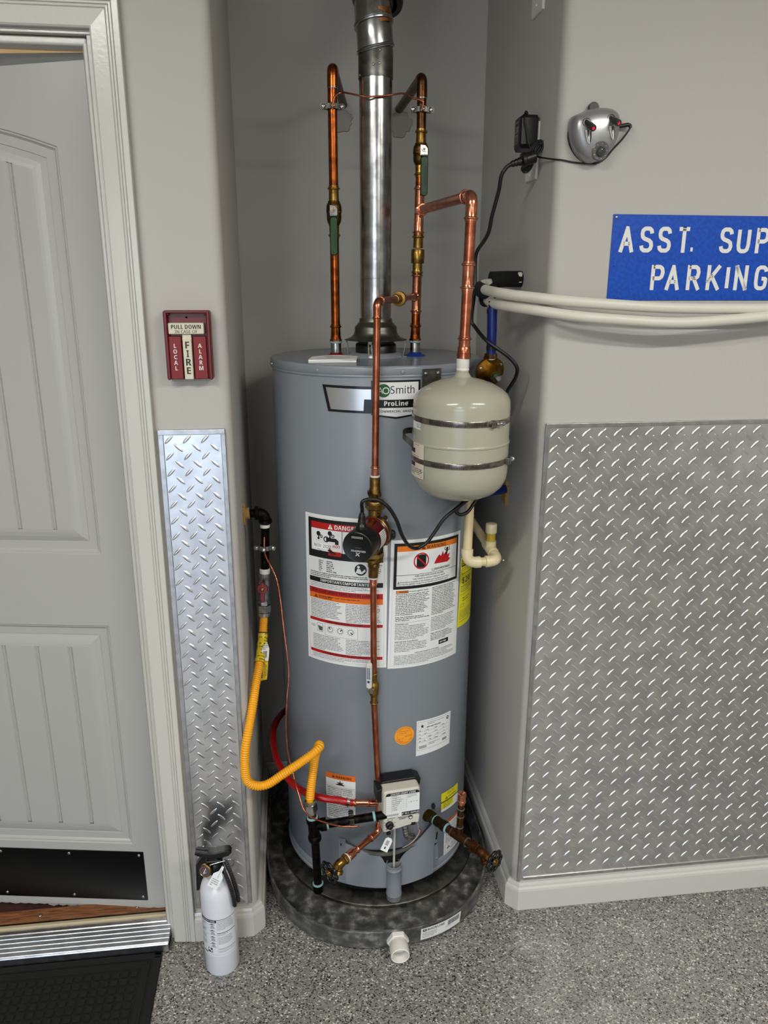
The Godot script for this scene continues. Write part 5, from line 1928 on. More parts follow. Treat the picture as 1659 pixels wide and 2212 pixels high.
func recirculation() -> void:
	var r := 0.0079
	var o := thing("recirculation_pipe", "slim copper recirculation pipe running down the front of the water heater", "pipe", Vector3(0.2, 0.25, -0.045))
	var a := Vector3(0.1965, 1.592, -0.045)
	var src := Vector3(0.3305, 1.598, -0.34)
	var br := (a - src).normalized()
	var pts := [Vector3(0.1965, 1.582, -0.045), Vector3(0.1915, 1.206, -0.045), Vector3(0.187, 0.957, -0.045), Vector3(0.1885, 0.66, -0.045), Vector3(0.2005, 0.36, -0.045), Vector3(0.2005, 0.262, -0.040)]
	var b := mb()
	b.tube([src + br * 0.03, a - br * 0.02], r, 18)
	obj("cross_run", b, M.copper, o)
	b = mb()
	var um := src.lerp(a, 0.50)
	fitting(b, um - br * 0.014, um + br * 0.030, [Vector2(r, 0), Vector2(0.0155, 0.0005), Vector2(0.0172, 0.003), Vector2(0.0172, 0.012), Vector2(0.0165, 0.0138), Vector2(0.0105, 0.0145), Vector2(0.0100, 0.022)], 30)
	hexnut(b, um + br * 0.012, br, 0.0112, 0.009)
	fitting(b, um + br * 0.02, um + br * 0.027, [Vector2(0.0098, 0), Vector2(0.0105, 0.003), Vector2(0.0088, 0.006), Vector2(r, 0.0062)])
	obj("flow_check", b, M.brass, o, "round brass flow check facing the room")
	b = mb()
	var dn: Vector3 = (pts[1] - pts[0]).normalized()
	b.tube(arc_pts(a, -br, dn, 0.016, 12), r * 1.14, 18, false)
	press(b, a - br * 0.014, a - br * 0.026, r, "end")
	press(b, a + dn * 0.014, a + dn * 0.038, r, "end")
	obj("elbow", b, M.copper, o)
	b = mb()
	b.tube([a + dn * 0.03, pts[1]], r, 18)
	obj("upper_length", b, M.copper, o)
	b = mb()
	press(b, Vector3(0.1919, 1.232, -0.045), Vector3(0.1915, 1.206, -0.045), r, "start")
	press(b, Vector3(0.1868, 0.940, -0.045), Vector3(0.1870, 0.962, -0.045), r, "start")
	obj("coupling", b, M.copper_new, o)
	b = mb()
	b.tube([pts[2], pts[3]], r, 18)
	obj("middle_length", b, M.copper, o)
	b = mb()
	b.tube([pts[3] + Vector3(0, -0.03, 0), pts[4]], r, 18)
	obj("lower_length", b, M.copper, o)
	ball_valve(o, Vector3(0.1880, 0.712, -0.045), Vector3(0.1888, 0.622, -0.045), r, Vector3(-0.42, 0, 0.9).normalized(), Vector3.UP, 0.070, 0.0145, std("white_vinyl", Color(0.80, 0.79, 0.74), 0.4), Vector3(-0.004, 0.0, 0.0), M.brass, "white lever handle with blue print")
	var hn := o.get_node("lever_handle")
	var hf: Transform3D = hn.get_meta("frame")
	hn.remove_meta("frame")
	b = mb()
	# the frame is turned over because the lever points up
	b.cap(circle(0.0034, 20, Vector2(0, -0.0315)), 0.0134, hf)
	for i in 2:
		for j in 9:
			b.box(hf * Vector3(-0.0026 + i * 0.0045, -0.040 - j * 0.0034, 0.0134), Vector3(0.0032, 0.0022, 0.0003), 0, hf.basis)
	obj("blue_print", b, std("blue_print", Color(0.03, 0.17, 0.50), 0.5), hn)
	# tee with the red tube, then down and out to the left-hand tap
	b = mb()
	var t := Vector3(0.2005, 0.332, -0.044)
	press(b, t + Vector3(0, 0.034, 0), t + Vector3(0, -0.034, 0), r)
	b.tube([t, t + Vector3(-0.024, 0.003, 0.002)], r * 1.14, 18)
	press(b, t + Vector3(-0.014, 0.002, 0), t + Vector3(-0.032, 0.004, 0.002), r, "end")
	obj("tee", b, M.copper_new, o)
	b = mb()
	b.tube([t + Vector3(-0.030, 0.004, 0.002), t + Vector3(-0.066, 0.010, 0.006)], r, 18)
	obj("stub", b, M.copper_new, o)
	b = mb()
	press(b, t + Vector3(-0.058, 0.009, 0.005), t + Vector3(-0.086, 0.014, 0.008), r)
	obj("tube_adapter", b, M.copper_new, o)
	b = mb()
	b.tube([t + Vector3(0, -0.03, 0), Vector3(0.2005, 0.272, -0.041)], r, 18)
	obj("dropper", b, M.copper, o)
	var c := Vector3(0.2005, 0.247, -0.040)
	var out := Vector3(-0.118, -0.012, 0.100).normalized()
	b = mb()
	b.tube(arc_pts(c, Vector3.UP, out, 0.018, 12), r * 1.14, 18, false)
	press(b, c + Vector3.UP * 0.014, c + Vector3.UP * 0.036, r, "end")
	press(b, c + out * 0.016, c + out * 0.036, r, "end")
	obj("elbow", b, M.copper_new, o)
	b = mb()
	b.tube([c + out * 0.03, c + out * 0.090], r, 18)
	obj("outlet_length", b, M.copper, o)
	b = mb()
	press(b, c + out * 0.078, c + out * 0.096, r, "start")
	fitting(b, c + out * 0.092, c + out * 0.118, [Vector2(r * 1.15, 0), Vector2(r * 1.5, 0.004), Vector2(r * 1.55, 0.022), Vector2(r, 0.026)])
	obj("adapter", b, M.copper_new, o)
	b = mb()
	fitting(b, c + out * 0.117, c + out * 0.122, [Vector2(r, 0), Vector2(r * 1.5, 0.0005), Vector2(r * 1.45, 0.0045), Vector2(r, 0.005)])
	obj("sealing_tape", b, M.tape, o)
	tap("black-wheeled brass drain tap at the lower left of the heater", c + out * 0.121, out, 0.0092, M.brass, 0.0, Vector3(0.02, -1, 0.02), true)

	# red tube from the tee round the left of the tank
	var red := thing("red_water_tube", "red plastic water tube curving from the copper tee round the left of the heater", "tube", Vector3(0.0, 0.36, -0.1))
	b = mb()
	b.tube(smooth([Vector3(0.132, 0.3436, -0.036), Vector3(0.1118, 0.3505, -0.035), Vector3(0.0965, 0.3546, -0.037), Vector3(0.0589, 0.3596, -0.042), Vector3(0.018, 0.3638, -0.060), Vector3(-0.0208, 0.3656, -0.105), Vector3(-0.054, 0.3762, -0.170), Vector3(-0.0697, 0.3815, -0.24), Vector3(-0.0741, 0.3889, -0.31), Vector3(-0.066, 0.3827, -0.38), Vector3(-0.045, 0.3672, -0.46), Vector3(0.0, 0.36, -0.54)], 6), 0.0092, 16)
	obj("tubing", b, M.red, red)
	b = mb()
	fitting(b, Vector3(0.122, 0.3470, -0.036), Vector3(0.1145, 0.3496, -0.0355), [Vector2(0.009, 0), Vector2(0.0106, 0.0002), Vector2(0.0106, 0.0078), Vector2(0.009, 0.008)])
	obj("crimp_ring", b, M.steel, red)

	# circulator pump
	var p := thing("circulator_pump", "small circulator pump with a black front cap and red motor on the recirculation pipe", "pump", Vector3(0.19, 1.08, -0.045))
	b = mb()
	fitting(b, Vector3(0.1915, 1.206, -0.045), Vector3(0.1912, 1.158, -0.045), [Vector2(0.010, 0), Vector2(0.0122, 0.0005), Vector2(0.0120, 0.0255), Vector2(0.0132, 0.028), Vector2(0.0132, 0.034), Vector2(0.0155, 0.038), Vector2(0.0155, 0.046), Vector2(0.012, 0.048)])
	for i in 5:
		b.lathe([Vector2(0.0125, 0), Vector2(0.0138, 0.0006), Vector2(0.0125, 0.0012)], axis(Vector3(0.186, 1.171 - i * 0.0017, -0.036), Vector3(0.3, 1, 0.1)), 16)
	obj("upper_tail", b, M.bronze, p)
	b = mb()
	fitting(b, Vector3(0.1908, 1.151, -0.045), Vector3(0.1906, 1.142, -0.045), [Vector2(0.01, 0), Vector2(0.0215, 0.0005), Vector2(0.023, 0.003), Vector2(0.023, 0.008), Vector2(0.01, 0.009)])
	hexnut(b, Vector3(0.1906, 1.143, -0.045), Vector3.DOWN, 0.0238, 0.013, 0.4)
	obj("union_nut", b, M.bronze, p)
	b = mb()
	fitting(b, Vector3(0.1888, 1.012, -0.045), Vector3(0.1886, 1.002, -0.045), [Vector2(0.01, 0), Vector2(0.020, 0.0005), Vector2(0.0225, 0.003), Vector2(0.0225, 0.009), Vector2(0.01, 0.010)])
	hexnut(b, Vector3(0.1888, 1.023, -0.045), Vector3.DOWN, 0.0232, 0.012, 0.1)
	obj("union_nut", b, M.bronze, p)
	b = mb()
	fitting(b, Vector3(0.1886, 1.003, -0.045), Vector3(0.187, 0.962, -0.045), [Vector2(0.01, 0), Vector2(0.0142, 0.0005), Vector2(0.0142, 0.015), Vector2(0.0122, 0.018), Vector2(0.0116, 0.041), Vector2(0.009, 0.041)])
	screw(b, Vector3(0.190, 0.994, -0.0315), Vector3(0.1, 0, 1), 0.0062)
	obj("lower_tail", b, M.bronze, p)
	b = mb()
	for y in [1.2075, 0.9600]:
		b.lathe([Vector2(r, -0.0025), Vector2(r * 1.35, -0.002), Vector2(r * 1.4, 0.0015), Vector2(r, 0.0025)], Transform3D(Basis.IDENTITY, Vector3(0.1915 if y > 1.1 else 0.187, y, -0.045)), 16)
	obj("sealing_tape", b, M.tape, p)
	# volute: the waterway and the round flange that carries the motor
	var md := Vector3(-0.050, -0.004, 0.100).normalized()
	var vc := Vector3(0.1915, 1.0775, -0.042)
	b = mb()
	b.tube([Vector3(0.1906, 1.135, -0.045), Vector3(0.1900, 1.105, -0.045), Vector3(0.1896, 1.075, -0.045), Vector3(0.1892, 1.045, -0.045), Vector3(0.1888, 1.018, -0.045)], [0.0145, 0.0150, 0.019, 0.0150, 0.0145], 20)
	fitting(b, vc - md * 0.020, vc + md * 0.020, [Vector2(0.0, 0), Vector2(0.024, 0.001), Vector2(0.034, 0.008), Vector2(0.0395, 0.018), Vector2(0.0405, 0.026), Vector2(0.0400, 0.036), Vector2(0.036, 0.040)], 36)
	for k in 4:
		var th := TAU * k / 4 + 0.6
		var fx := axis(vc, md)
		var q: Vector3 = fx * Vector3(cos(th) * 0.038, 0.002, sin(th) * 0.038)
		b.lathe([Vector2(0.006, -0.012), Vector2(0.006, 0.012), Vector2(0.0, 0.013)], axis(q, md), 12)
	b.lathe([Vector2(0.0065, 0.0), Vector2(0.0065, 0.006), Vector2(0, 0.0064)], axis(Vector3(0.1985, 1.126, -0.036), Vector3(0.8, 0, 0.6)), 12)
	obj("volute", b, M.bronze, p)
	b = mb()
	fitting(b, vc + md * 0.017, vc + md * 0.074, [Vector2(0.030, 0), Vector2(0.0385, 0.0005), Vector2(0.0392, 0.004), Vector2(0.0365, 0.007), Vector2(0.0355, 0.050), Vector2(0.034, 0.057), Vector2(0.02, 0.057)], 44)
	obj("motor", b, std("red_motor", Color(0.30, 0.018, 0.02), 0.28, 0.0), p, "dark red motor housing")
	b = mb()
	var cap0 := vc + md * 0.068
	fitting(b, cap0, cap0 + md * 0.046, [Vector2(0.030, 0), Vector2(0.0362, 0.0005), Vector2(0.0365, 0.003), Vector2(0.0365, 0.040), Vector2(0.0352, 0.0448), Vector2(0.0335, 0.0458), Vector2(0.0325, 0.0452), Vector2(0.0, 0.0452)], 52)
	var capm := obj("front_cap", b, std("pump_cap", Color(0.02, 0.02, 0.022), 0.4), p)
	var cf := facing(cap0 + md * 0.0456, md)
	var ink := std("grey_pump_print", Color(0.75, 0.75, 0.75), 0.5)
	var upside := Basis(Vector3(0, 0, 1), PI)
	lettering("GRUNDFOS", Transform3D(cf.basis * upside, cf * Vector3(0.002, -0.0085, 0.0002)), 0.0042, ink, capm, 0.0002, 700, 1.1)
	lettering("COMFORT", Transform3D(cf.basis * upside, cf * Vector3(0.002, -0.0008, 0.0002)), 0.0018, std("dim_pump_print", Color(0.35, 0.35, 0.35), 0.5), capm, 0.0002)
	b = mb()
	# emblem below the name (upside down, as fitted)
	for q in [[Vector2(-0.005, -0.020), Vector2(0.005, -0.0125), 0.0016], [Vector2(0.004, -0.0205), Vector2(-0.0035, -0.0125), 0.0022], [Vector2(-0.0045, -0.0205), Vector2(0.0005, -0.0165), 0.0018]]:
		var d: Vector2 = (q[1] - q[0]).normalized()
		var nn: Vector2 = Vector2(-d.y, d.x) * q[2] * 0.5
		b.prism(PackedVector2Array([q[0] + nn, q[1] + nn, q[1] - nn, q[0] - nn]), 0.0, 0.0003, cf)
	for i in 2:
		for j in 8:
			b.box(cf * Vector3(-0.012 + j * 0.0034, 0.0215 + i * 0.0028, 0.0001), Vector3(0.0024, 0.0012, 0.0003), 0, cf.basis)
	obj("emblem", b, ink, capm)
	# rating label on the motor
	var lt := Tex.new(240, 300, PAPER)
	var lr := RandomNumberGenerator.new()
	lr.seed = 37
	lt.greek(14, 14, 210, 13, 21, INK, lr, 0.45)
	lt.rect(0, 140, 240, 2, GREY)
	b = mb()
	var mx := axis(vc, md, Vector3.RIGHT)
	for s in 12:
		var id := []
		for e in [[s, 0], [s + 1, 0], [s + 1, 1], [s, 1]]:
			var th := deg_to_rad(-32.0 + e[0] * 7.6)
			var dd := Vector3(cos(th), 0, sin(th))
			id.append(b.p(mx * (dd * 0.0372 + Vector3(0, 0.028 + e[1] * 0.034, 0)), mx.basis * dd, Vector2(1.0 - e[1], e[0] / 12.0)))
		b.quad(id[0], id[1], id[2], id[3])
	obj("rating_plate", b, printed("pump_plate", lt), p, "white rating label on the motor")
	# cable gland on top of the cap, terminal box at the right
	b = mb()
	var g := cap0 + md * 0.022 + Vector3(0.001, 0.034, 0.0)
	fitting(b, g, g + Vector3(0.001, 0.036, 0), [Vector2(0.0, -0.004), Vector2(0.0135, -0.004), Vector2(0.0135, 0.006), Vector2(0.0095, 0.010), Vector2(0.0085, 0.017), Vector2(0.0092, 0.018), Vector2(0.0078, 0.024), Vector2(0.0082, 0.026), Vector2(0.006, 0.036), Vector2(0.004, 0.036)], 20)
	obj("cable_gland", b, M.black, p)
	b = mb()
	b.box(vc + Vector3(0.041, -0.012, -0.004), Vector3(0.014, 0.022, 0.016), 0.004)
	screw(b, vc + Vector3(0.043, -0.012, 0.004), Vector3(0.3, 0, 1), 0.0045)
	obj("side_cover", b, M.black, p)
	var cord := thing("pump_power_cord", "black cord looping from the pump cap to the right behind the expansion tank", "cord", Vector3(0.15, 1.15, 0.05))
	b = mb()
	var g1 := g + Vector3(0.001, 0.034, 0)
	b.tube(smooth([g1, g1 + Vector3(0.0005, 0.010, 0), Vector3(0.1532, 1.1751, 0.052), Vector3(0.1711, 1.1785, 0.046), Vector3(0.1918, 1.1732, 0.042), Vector3(0.2125, 1.1561, 0.040), Vector3(0.231, 1.1241, 0.035), Vector3(0.2449, 1.0862, 0.020), Vector3(0.261, 1.0567, 0.0), Vector3(0.2785, 1.039, -0.02), Vector3(0.2933, 1.0361, -0.030), Vector3(0.3118, 1.0479, -0.03), Vector3(0.331, 1.0745, -0.03), Vector3(0.3501, 1.1033, -0.03), Vector3(0.3737, 1.1238, -0.03), Vector3(0.4028, 1.1413, -0.04), Vector3(0.426, 1.1508, -0.06), Vector3(0.4455, 1.1586, -0.085), Vector3(0.4452, 1.1727, -0.09), Vector3(0.4173, 1.1461, -0.066), Vector3(0.3901, 1.125, -0.052), Vector3(0.3837, 1.1153, -0.048), Vector3(0.3951, 1.107, -0.050), Vector3(0.4128, 1.1117, -0.055), Vector3(0.4281, 1.1266, -0.065), Vector3(0.446, 1.1449, -0.08), Vector3(0.4685, 1.1849, -0.095), Vector3(0.488, 1.26, -0.10), Vector3(0.4936, 1.3297, -0.10), Vector3(0.5037, 1.3852, -0.09), Vector3(0.5108, 1.4056, -0.08), Vector3(0.5178, 1.4246, -0.07), Vector3(0.517, 1.4465, -0.06), Vector3(0.5008, 1.4673, -0.06), Vector3(0.4753, 1.4859, -0.06), Vector3(0.4451, 1.5077, -0.07), Vector3(0.4272, 1.5361, -0.11), Vector3(0.422, 1.551, -0.12), Vector3(0.4333, 1.6015, -0.15), Vector3(0.4364, 1.6424, -0.16), Vector3(0.436, 1.6829, -0.16), Vector3(0.4382, 1.7025, -0.15), Vector3(0.4499, 1.722, -0.14), Vector3(0.4572, 1.741, -0.13), Vector3(0.4597, 1.7693, -0.12), Vector3(0.4641, 1.7971, -0.11), Vector3(0.4684, 1.8242, -0.10), Vector3(0.4696, 1.8508, -0.09), Vector3(0.4786, 1.8667, -0.085), Vector3(0.489, 1.8735, -0.08)], 6), 0.0042, 12)
	obj("cable", b, M.rubber, cord)
	b = mb()
	var pd := Vector3(0.040, 0.0125, 0.0).normalized()
	var ps := Vector3(0.4885, 1.873, -0.080)
	fitting(b, ps, ps + pd * 0.06, [Vector2(0.0035, -0.004), Vector2(0.006, 0.0), Vector2(0.0072, 0.003), Vector2(0.0062, 0.006), Vector2(0.0080, 0.010), Vector2(0.0070, 0.013), Vector2(0.0088, 0.017), Vector2(0.0080, 0.021), Vector2(0.0145, 0.0235), Vector2(0.0150, 0.030), Vector2(0.0128, 0.032), Vector2(0.0125, 0.052), Vector2(0.0, 0.052)], 18)
	obj("plug", b, M.black, cord)

# drain tap: body, angled spout and a lobed handwheel; a is where it screws on, dir points away from the tank
func tap(label: String, a: Vector3, dir: Vector3, r: float, m: Material, hang: float, spout: Vector3, hexend: bool) -> void:
	var o := thing("drain_tap", label, "valve", a)
	var b := mb()
	hexnut(b, a, dir, r * 1.45, r * 0.95, 0.3)
	fitting(b, a, a + dir * r * 4.6, [Vector2(r, 0), Vector2(r * 1.02, r * 0.9), Vector2(r * 1.18, r * 1.2), Vector2(r * 1.30, r * 2.0), Vector2(r * 1.25, r * 2.9), Vector2(r * 1.12, r * 3.1), Vector2(r * 1.15, r * 3.8), Vector2(r * 0.9, r * 4.0), Vector2(r * 0.85, r * 4.6), Vector2(0, r * 4.6)], 24)
	var sp := (spout + dir * 0.55).normalized()
	var s0 := a + dir * r * 2.0
	b.tube([s0, s0 + sp * r * 2.2], r * 0.92, 18)
	fitting(b, s0 + sp * r * 2.0, s0 + sp * r * 3.1, [Vector2(r * 0.9, 0), Vector2(r * 1.32, r * 0.05), Vector2(r * 1.28, r * 0.2), Vector2(r * 1.36, r * 0.35), Vector2(r * 1.28, r * 0.5), Vector2(r * 1.36, r * 0.65), Vector2(r * 1.28, r * 0.8), Vector2(r * 1.34, r * 0.95), Vector2(r * 1.0, r * 1.1), Vector2(r * 0.85, r * 1.0), Vector2(r * 0.8, 0), Vector2(0, 0)], 24)
	obj("tap_body", b, m, o)
	b = mb()
	hexnut(b, a + dir * r * 4.2, dir, r * 1.0, r * 1.1)
	fitting(b, a + dir * r * 5.0, a + dir * r * 7.3, [Vector2(r * 0.45, 0), Vector2(r * 0.45, r * 2.3), Vector2(0, r * 2.3)])
	obj("stem", b, M.brass, o)
	# handwheel
	var c := a + dir * r * 6.4
	var fx := axis(c, dir)
	var wr := 0.0250
	b = mb()
	var rim := []
	for i in 81:
		var th := TAU * i / 80
		var lob := 1.0 + 0.075 * cos(th * 8.0)
		rim.append(fx * Vector3(cos(th) * wr * lob, 0.0, sin(th) * wr * lob))
	b.tube(rim, 0.0042, 10, false)
	for i in 8:
		var th := TAU * (i + 0.5) / 8
		var d0: Vector3 = fx.basis * Vector3(cos(th), 0, sin(th))
		b.tube([c + d0 * 0.008 + dir * 0.002, c + d0 * wr * 0.95], 0.0026, 8)
	fitting(b, c - dir * 0.004, c + dir * 0.005, [Vector2(0.0, 0), Vector2(0.010, 0.0), Vector2(0.0125, 0.003), Vector2(0.0115, 0.0075), Vector2(0.0, 0.009)], 20)
	obj("handwheel", b, std("black_gloss", Color(0.015, 0.015, 0.016), 0.18), o)
	b = mb()
	fitting(b, c + dir * 0.004, c + dir * 0.008, [Vector2(0.0, 0), Vector2(0.0092, 0.0), Vector2(0.0088, 0.0012), Vector2(0.0045, 0.0016), Vector2(0.0040, 0.0034), Vector2(0.0, 0.0038)], 18)
	obj("wheel_badge", b, M.brass if hexend else M.brass, o)

func gas() -> void:
	var r := 0.0107
	var z := -0.20
	var o := thing("gas_pipe", "black iron gas pipe with a red-handled shutoff coming out of the left alcove wall", "pipe", Vector3(-0.12, 1.085, z))
	var b := mb()
	var c := Vector3(-0.0655, 1.083, z)
	b.tube([Vector3(-0.135, 1.083, z), c + Vector3(-0.02, 0, 0)], r, 18)
	obj("wall_nipple", b, M.iron, o)
	b = mb()
	b.tube(arc_pts(c, Vector3.LEFT, Vector3.DOWN, 0.020, 12), r * 1.25, 20, false)
	for d in [Vector3.LEFT, Vector3.DOWN]:
		fitting(b, c + d * 0.015, c + d * 0.026, [Vector2(r * 1.2, 0), Vector2(r * 1.55, 0.002), Vector2(r * 1.6, 0.009), Vector2(r * 1.4, 0.011), Vector2(r, 0.011)])
	obj("elbow", b, M.iron, o)
	b = mb()
	b.tube([c + Vector3(0, -0.02, 0), Vector3(-0.0725, 0.925, z)], r, 18)
	obj("drop_nipple", b, M.iron, o)
	b = mb()
	b.lathe([Vector2(r, 0), Vector2(r * 1.12, 0.001), Vector2(r * 1.12, 0.008), Vector2(r, 0.009)], Transform3D(Basis.IDENTITY, Vector3(-0.067, 1.045, z)), 16)
	b.lathe([Vector2(r, 0), Vector2(r * 1.2, 0.001), Vector2(r * 1.25, 0.012), Vector2(r, 0.015)], Transform3D(Basis.IDENTITY, Vector3(-0.0725, 0.922, z)), 16)
	obj("thread_compound", b, M.tape, o)
	b = mb()
	var v0 := Vector3(-0.073, 0.925, z)
	var v1 := Vector3(-0.077, 0.848, z)
	fitting(b, v0, v1, [Vector2(r, 0), Vector2(r * 1.3, 0.001), Vector2(r * 1.3, 0.014), Vector2(r * 1.15, 0.018), Vector2(r * 1.35, 0.028), Vector2(r * 1.35, 0.048), Vector2(r * 1.15, 0.056), Vector2(r * 1.25, 0.060), Vector2(r * 1.25, 0.074), Vector2(r, 0.077)])
	fitting(b, v0.lerp(v1, 0.45), v0.lerp(v1, 0.45) + Vector3(0, 0, 0.024), [Vector2(0.008, 0), Vector2(0.008, 0.022), Vector2(0, 0.022)])
	obj("shutoff_body", b, M.zinc, o)
	b = mb()
	var hf := facing(v0.lerp(v1, 0.45) + Vector3(-0.004, 0, 0.024), Vector3(-0.15, 0.15, 1))
	var hp := PackedVector2Array()
	for q in [[-0.0135, 0.004], [-0.0115, 0.010], [-0.005, 0.0125], [-0.004, 0.017], [0.004, 0.017], [0.005, 0.0125], [0.0115, 0.010], [0.0135, 0.004], [0.0125, -0.004], [0.006, -0.011], [0.0055, -0.030], [0.004, -0.034], [-0.004, -0.034], [-0.0055, -0.030], [-0.006, -0.011], [-0.0125, -0.004]]:
		hp.append(Vector2(q[0], q[1]))
	b.prism(hp, 0.0, 0.006, hf, 0.0015, 0.5)
	obj("red_handle", b, std("red_die_cast", Color(0.45, 0.02, 0.05), 0.35), o, "red handle of the gas shutoff")
	b = mb()
	screw(b, hf * Vector3(0, 0, 0.006), hf.basis.z, 0.0055)
	obj("handle_nut", b, M.brass, o)
	b = mb()
	hexnut(b, Vector3(-0.077, 0.850, z), Vector3.DOWN, 0.0145, 0.012)
	hexnut(b, Vector3(-0.0775, 0.838, z), Vector3(-0.03, -1, 0), 0.0175, 0.020, 0.3)
	fitting(b, Vector3(-0.0782, 0.818, z), Vector3(-0.0786, 0.806, z), [Vector2(0.01, 0), Vector2(0.0152, 0.0005), Vector2(0.0152, 0.010), Vector2(0.0115, 0.012)])
	obj("flare_nut", b, M.steel, o)
	clamp_on("bonding clamp with three screws on the upper black gas pipe", Vector3(-0.0697, 0.9925, z), Vector3.UP, Vector3(1, 0, 0.15).normalized(), r)
	b = mb()
	var pl := PackedVector2Array()
	for i in 20:
		var a := TAU * i / 20
		pl.append(Vector2(cos(a) * 0.018, sin(a) * 0.026) * rng.randf_range(0.7, 1.2))
	b.prism(pl, -0.004, 0.006, Transform3D(Basis(Vector3(0, 0, -1), Vector3.UP, Vector3.RIGHT), Vector3(-0.119, 1.083, z)), 0.003)
	b.tube([Vector3(-0.118, 1.083, z), Vector3(-0.103, 1.084, z)], 0.0145, 12)
	var fm := obj("foam_seal", b, M.gapfoam)
	tag(fm, "tan expanding foam where the gas pipe leaves the left alcove wall", "foam seal")

	# yellow corrugated hose
	var y := thing("gas_hose", "yellow corrugated flexible gas hose looping out of the alcove and back to the tank", "hose", Vector3(-0.08, 0.81, -0.195))
	b = mb()
	var raw := smooth([Vector3(-0.0785, 0.8125, z), Vector3(-0.0808, 0.7919, -0.193), Vector3(-0.0847, 0.7519, -0.165), Vector3(-0.0919, 0.7167, -0.12), Vector3(-0.1009, 0.6866, -0.068), Vector3(-0.1083, 0.6532, -0.018), Vector3(-0.1175, 0.6152, 0.016), Vector3(-0.1275, 0.5682, 0.033), Vector3(-0.1305, 0.524, 0.037), Vector3(-0.127, 0.4858, 0.036), Vector3(-0.1079, 0.4681, 0.035), Vector3(-0.0791, 0.4682, 0.033), Vector3(-0.0406, 0.4913, 0.030), Vector3(0.0003, 0.5156, 0.025), Vector3(0.0323, 0.5328, 0.016), Vector3(0.0490, 0.5394, 0.001), Vector3(0.0480, 0.5339, -0.016), Vector3(0.0400, 0.5022, -0.026), Vector3(0.0335, 0.4658, -0.024), Vector3(0.0275, 0.4275, -0.016), Vector3(0.0227, 0.3919, -0.008), Vector3(0.0222, 0.3722, -0.004)], 14)
	var pts := []
	# even steps, fine enough for the ribs
	var acc := 0.0
	var step := 0.0011
	var pos := 0.0
	for i in raw.size() - 1:
		var l: float = raw[i].distance_to(raw[i + 1])
		while pos <= acc + l:
			pts.append(raw[i].lerp(raw[i + 1], (pos - acc) / l))
			pos += step
		acc += l
	var rr := []
	for i in pts.size():
		var s: float = i * step
		var w := 0.0009 * cos(s / 0.0056 * TAU)
		if s < 0.012 or s > acc - 0.016:
			w = -0.0006
		rr.append(0.0103 + signf(w) * pow(absf(w) / 0.0009, 0.6) * 0.0009)
	b.tube(pts, rr, 18)
	obj("corrugated_tube", b, M.yellow, y)
	# clear sleeve with a printed yellow band, and two paper tags
	b = mb()
	var sl := []
	for i in range(int(0.050 / step), int(0.135 / step), 3):
		sl.append(pts[i])
	var sr := []
	for i in sl.size():
		sr.append(0.0122 + 0.0006 * sin(i * 0.9) + 0.0004 * sin(i * 2.3))
	b.tube(sl, sr, 16, false)
	var stx := Tex.new(128, 256, Color(0.84, 0.72, 0.10))
	var srg := RandomNumberGenerator.new()
	srg.seed = 39
	for i in 9:
		stx.greek(70, 10 + i * 27, 44, 1, 24, INK, srg, 0.3)
	stx.rect(0, 0, 52, 256, Color(0.70, 0.69, 0.64))
	stx.rect(0, 0, 128, 8, INK)
	stx.rect(0, 248, 128, 8, INK)
	var sm := printed("sleeve_print", stx, 0.3)
	sm.uv1_scale = Vector3(1, 11.8, 1)
	obj("sleeve", b, sm, y, "yellow printed sleeve on the hose")
	var tt := Tex.new(200, 520, Color(0.84, 0.84, 0.80))
	tt.greek(20, 20, 150, 4, 22, INK, srg)
	for i in 26:
		tt.rect(60 + i * 3.6, 120, 1 + (i * 7) % 3, 90, INK)
	tt.rect(0, 250, 200, 270, Color(0.82, 0.70, 0.10))
	tt.frame(10, 260, 180, 250, 5, INK)
	tt.rect(40, 290, 26, 190, INK)
	tt.greek(90, 300, 80, 9, 20, INK, srg)
	b = mb()
	var tf := facing(Vector3(-0.0800, 0.712, -0.128), Vector3(0.25, 0.15, 1), Vector3(0.12, 1, 0))
	b.prism(PackedVector2Array([Vector2(-0.011, -0.050), Vector2(0.008, -0.046), Vector2(0.0105, 0.034), Vector2(0.0035, 0.052), Vector2(-0.009, 0.036)]), -0.0004, 0.0004, tf)
	obj("paper_tag", b, printed("hose_tag", tt, 0.6), y)

	# tee, drip leg and nipple into the valve
	var d := thing("gas_drip_leg", "black iron tee and drip leg feeding the gas control from the left", "pipe", Vector3(0.03, 0.12, 0.0))
	var t := Vector3(0.029, 0.312, 0.0)
	b = mb()
	hexnut(b, Vector3(0.0222, 0.378, -0.002), Vector3(0.1, -1, 0), 0.0172, 0.020, 0.2)
	fitting(b, Vector3(0.0222, 0.386, -0.002), Vector3(0.0222, 0.376, -0.002), [Vector2(0.0115, 0), Vector2(0.0145, 0.002), Vector2(0.0145, 0.01), Vector2(0.01, 0.01)])
	hexnut(b, Vector3(0.0240, 0.359, -0.001), Vector3(0.12, -1, 0), 0.0140, 0.010)
	obj("flare_nut", b, M.steel, d)
	b = mb()
	fitting(b, Vector3(0.0250, 0.352, 0), Vector3(0.027, 0.336, 0), [Vector2(0.0105, 0), Vector2(0.0112, 0.001), Vector2(0.0108, 0.016)])
	obj("brass_nipple", b, M.brass_dark, d)
	b = mb()
	fitting(b, Vector3(0.0268, 0.341, 0), Vector3(0.0270, 0.335, 0), [Vector2(0.0100, 0), Vector2(0.0140, 0.001), Vector2(0.0142, 0.005), Vector2(0.01, 0.006)])
	fitting(b, Vector3(0.058, 0.3125, 0), Vector3(0.068, 0.3135, 0), [Vector2(0.0100, 0), Vector2(0.0118, 0.001), Vector2(0.0116, 0.009), Vector2(0.01, 0.010)])
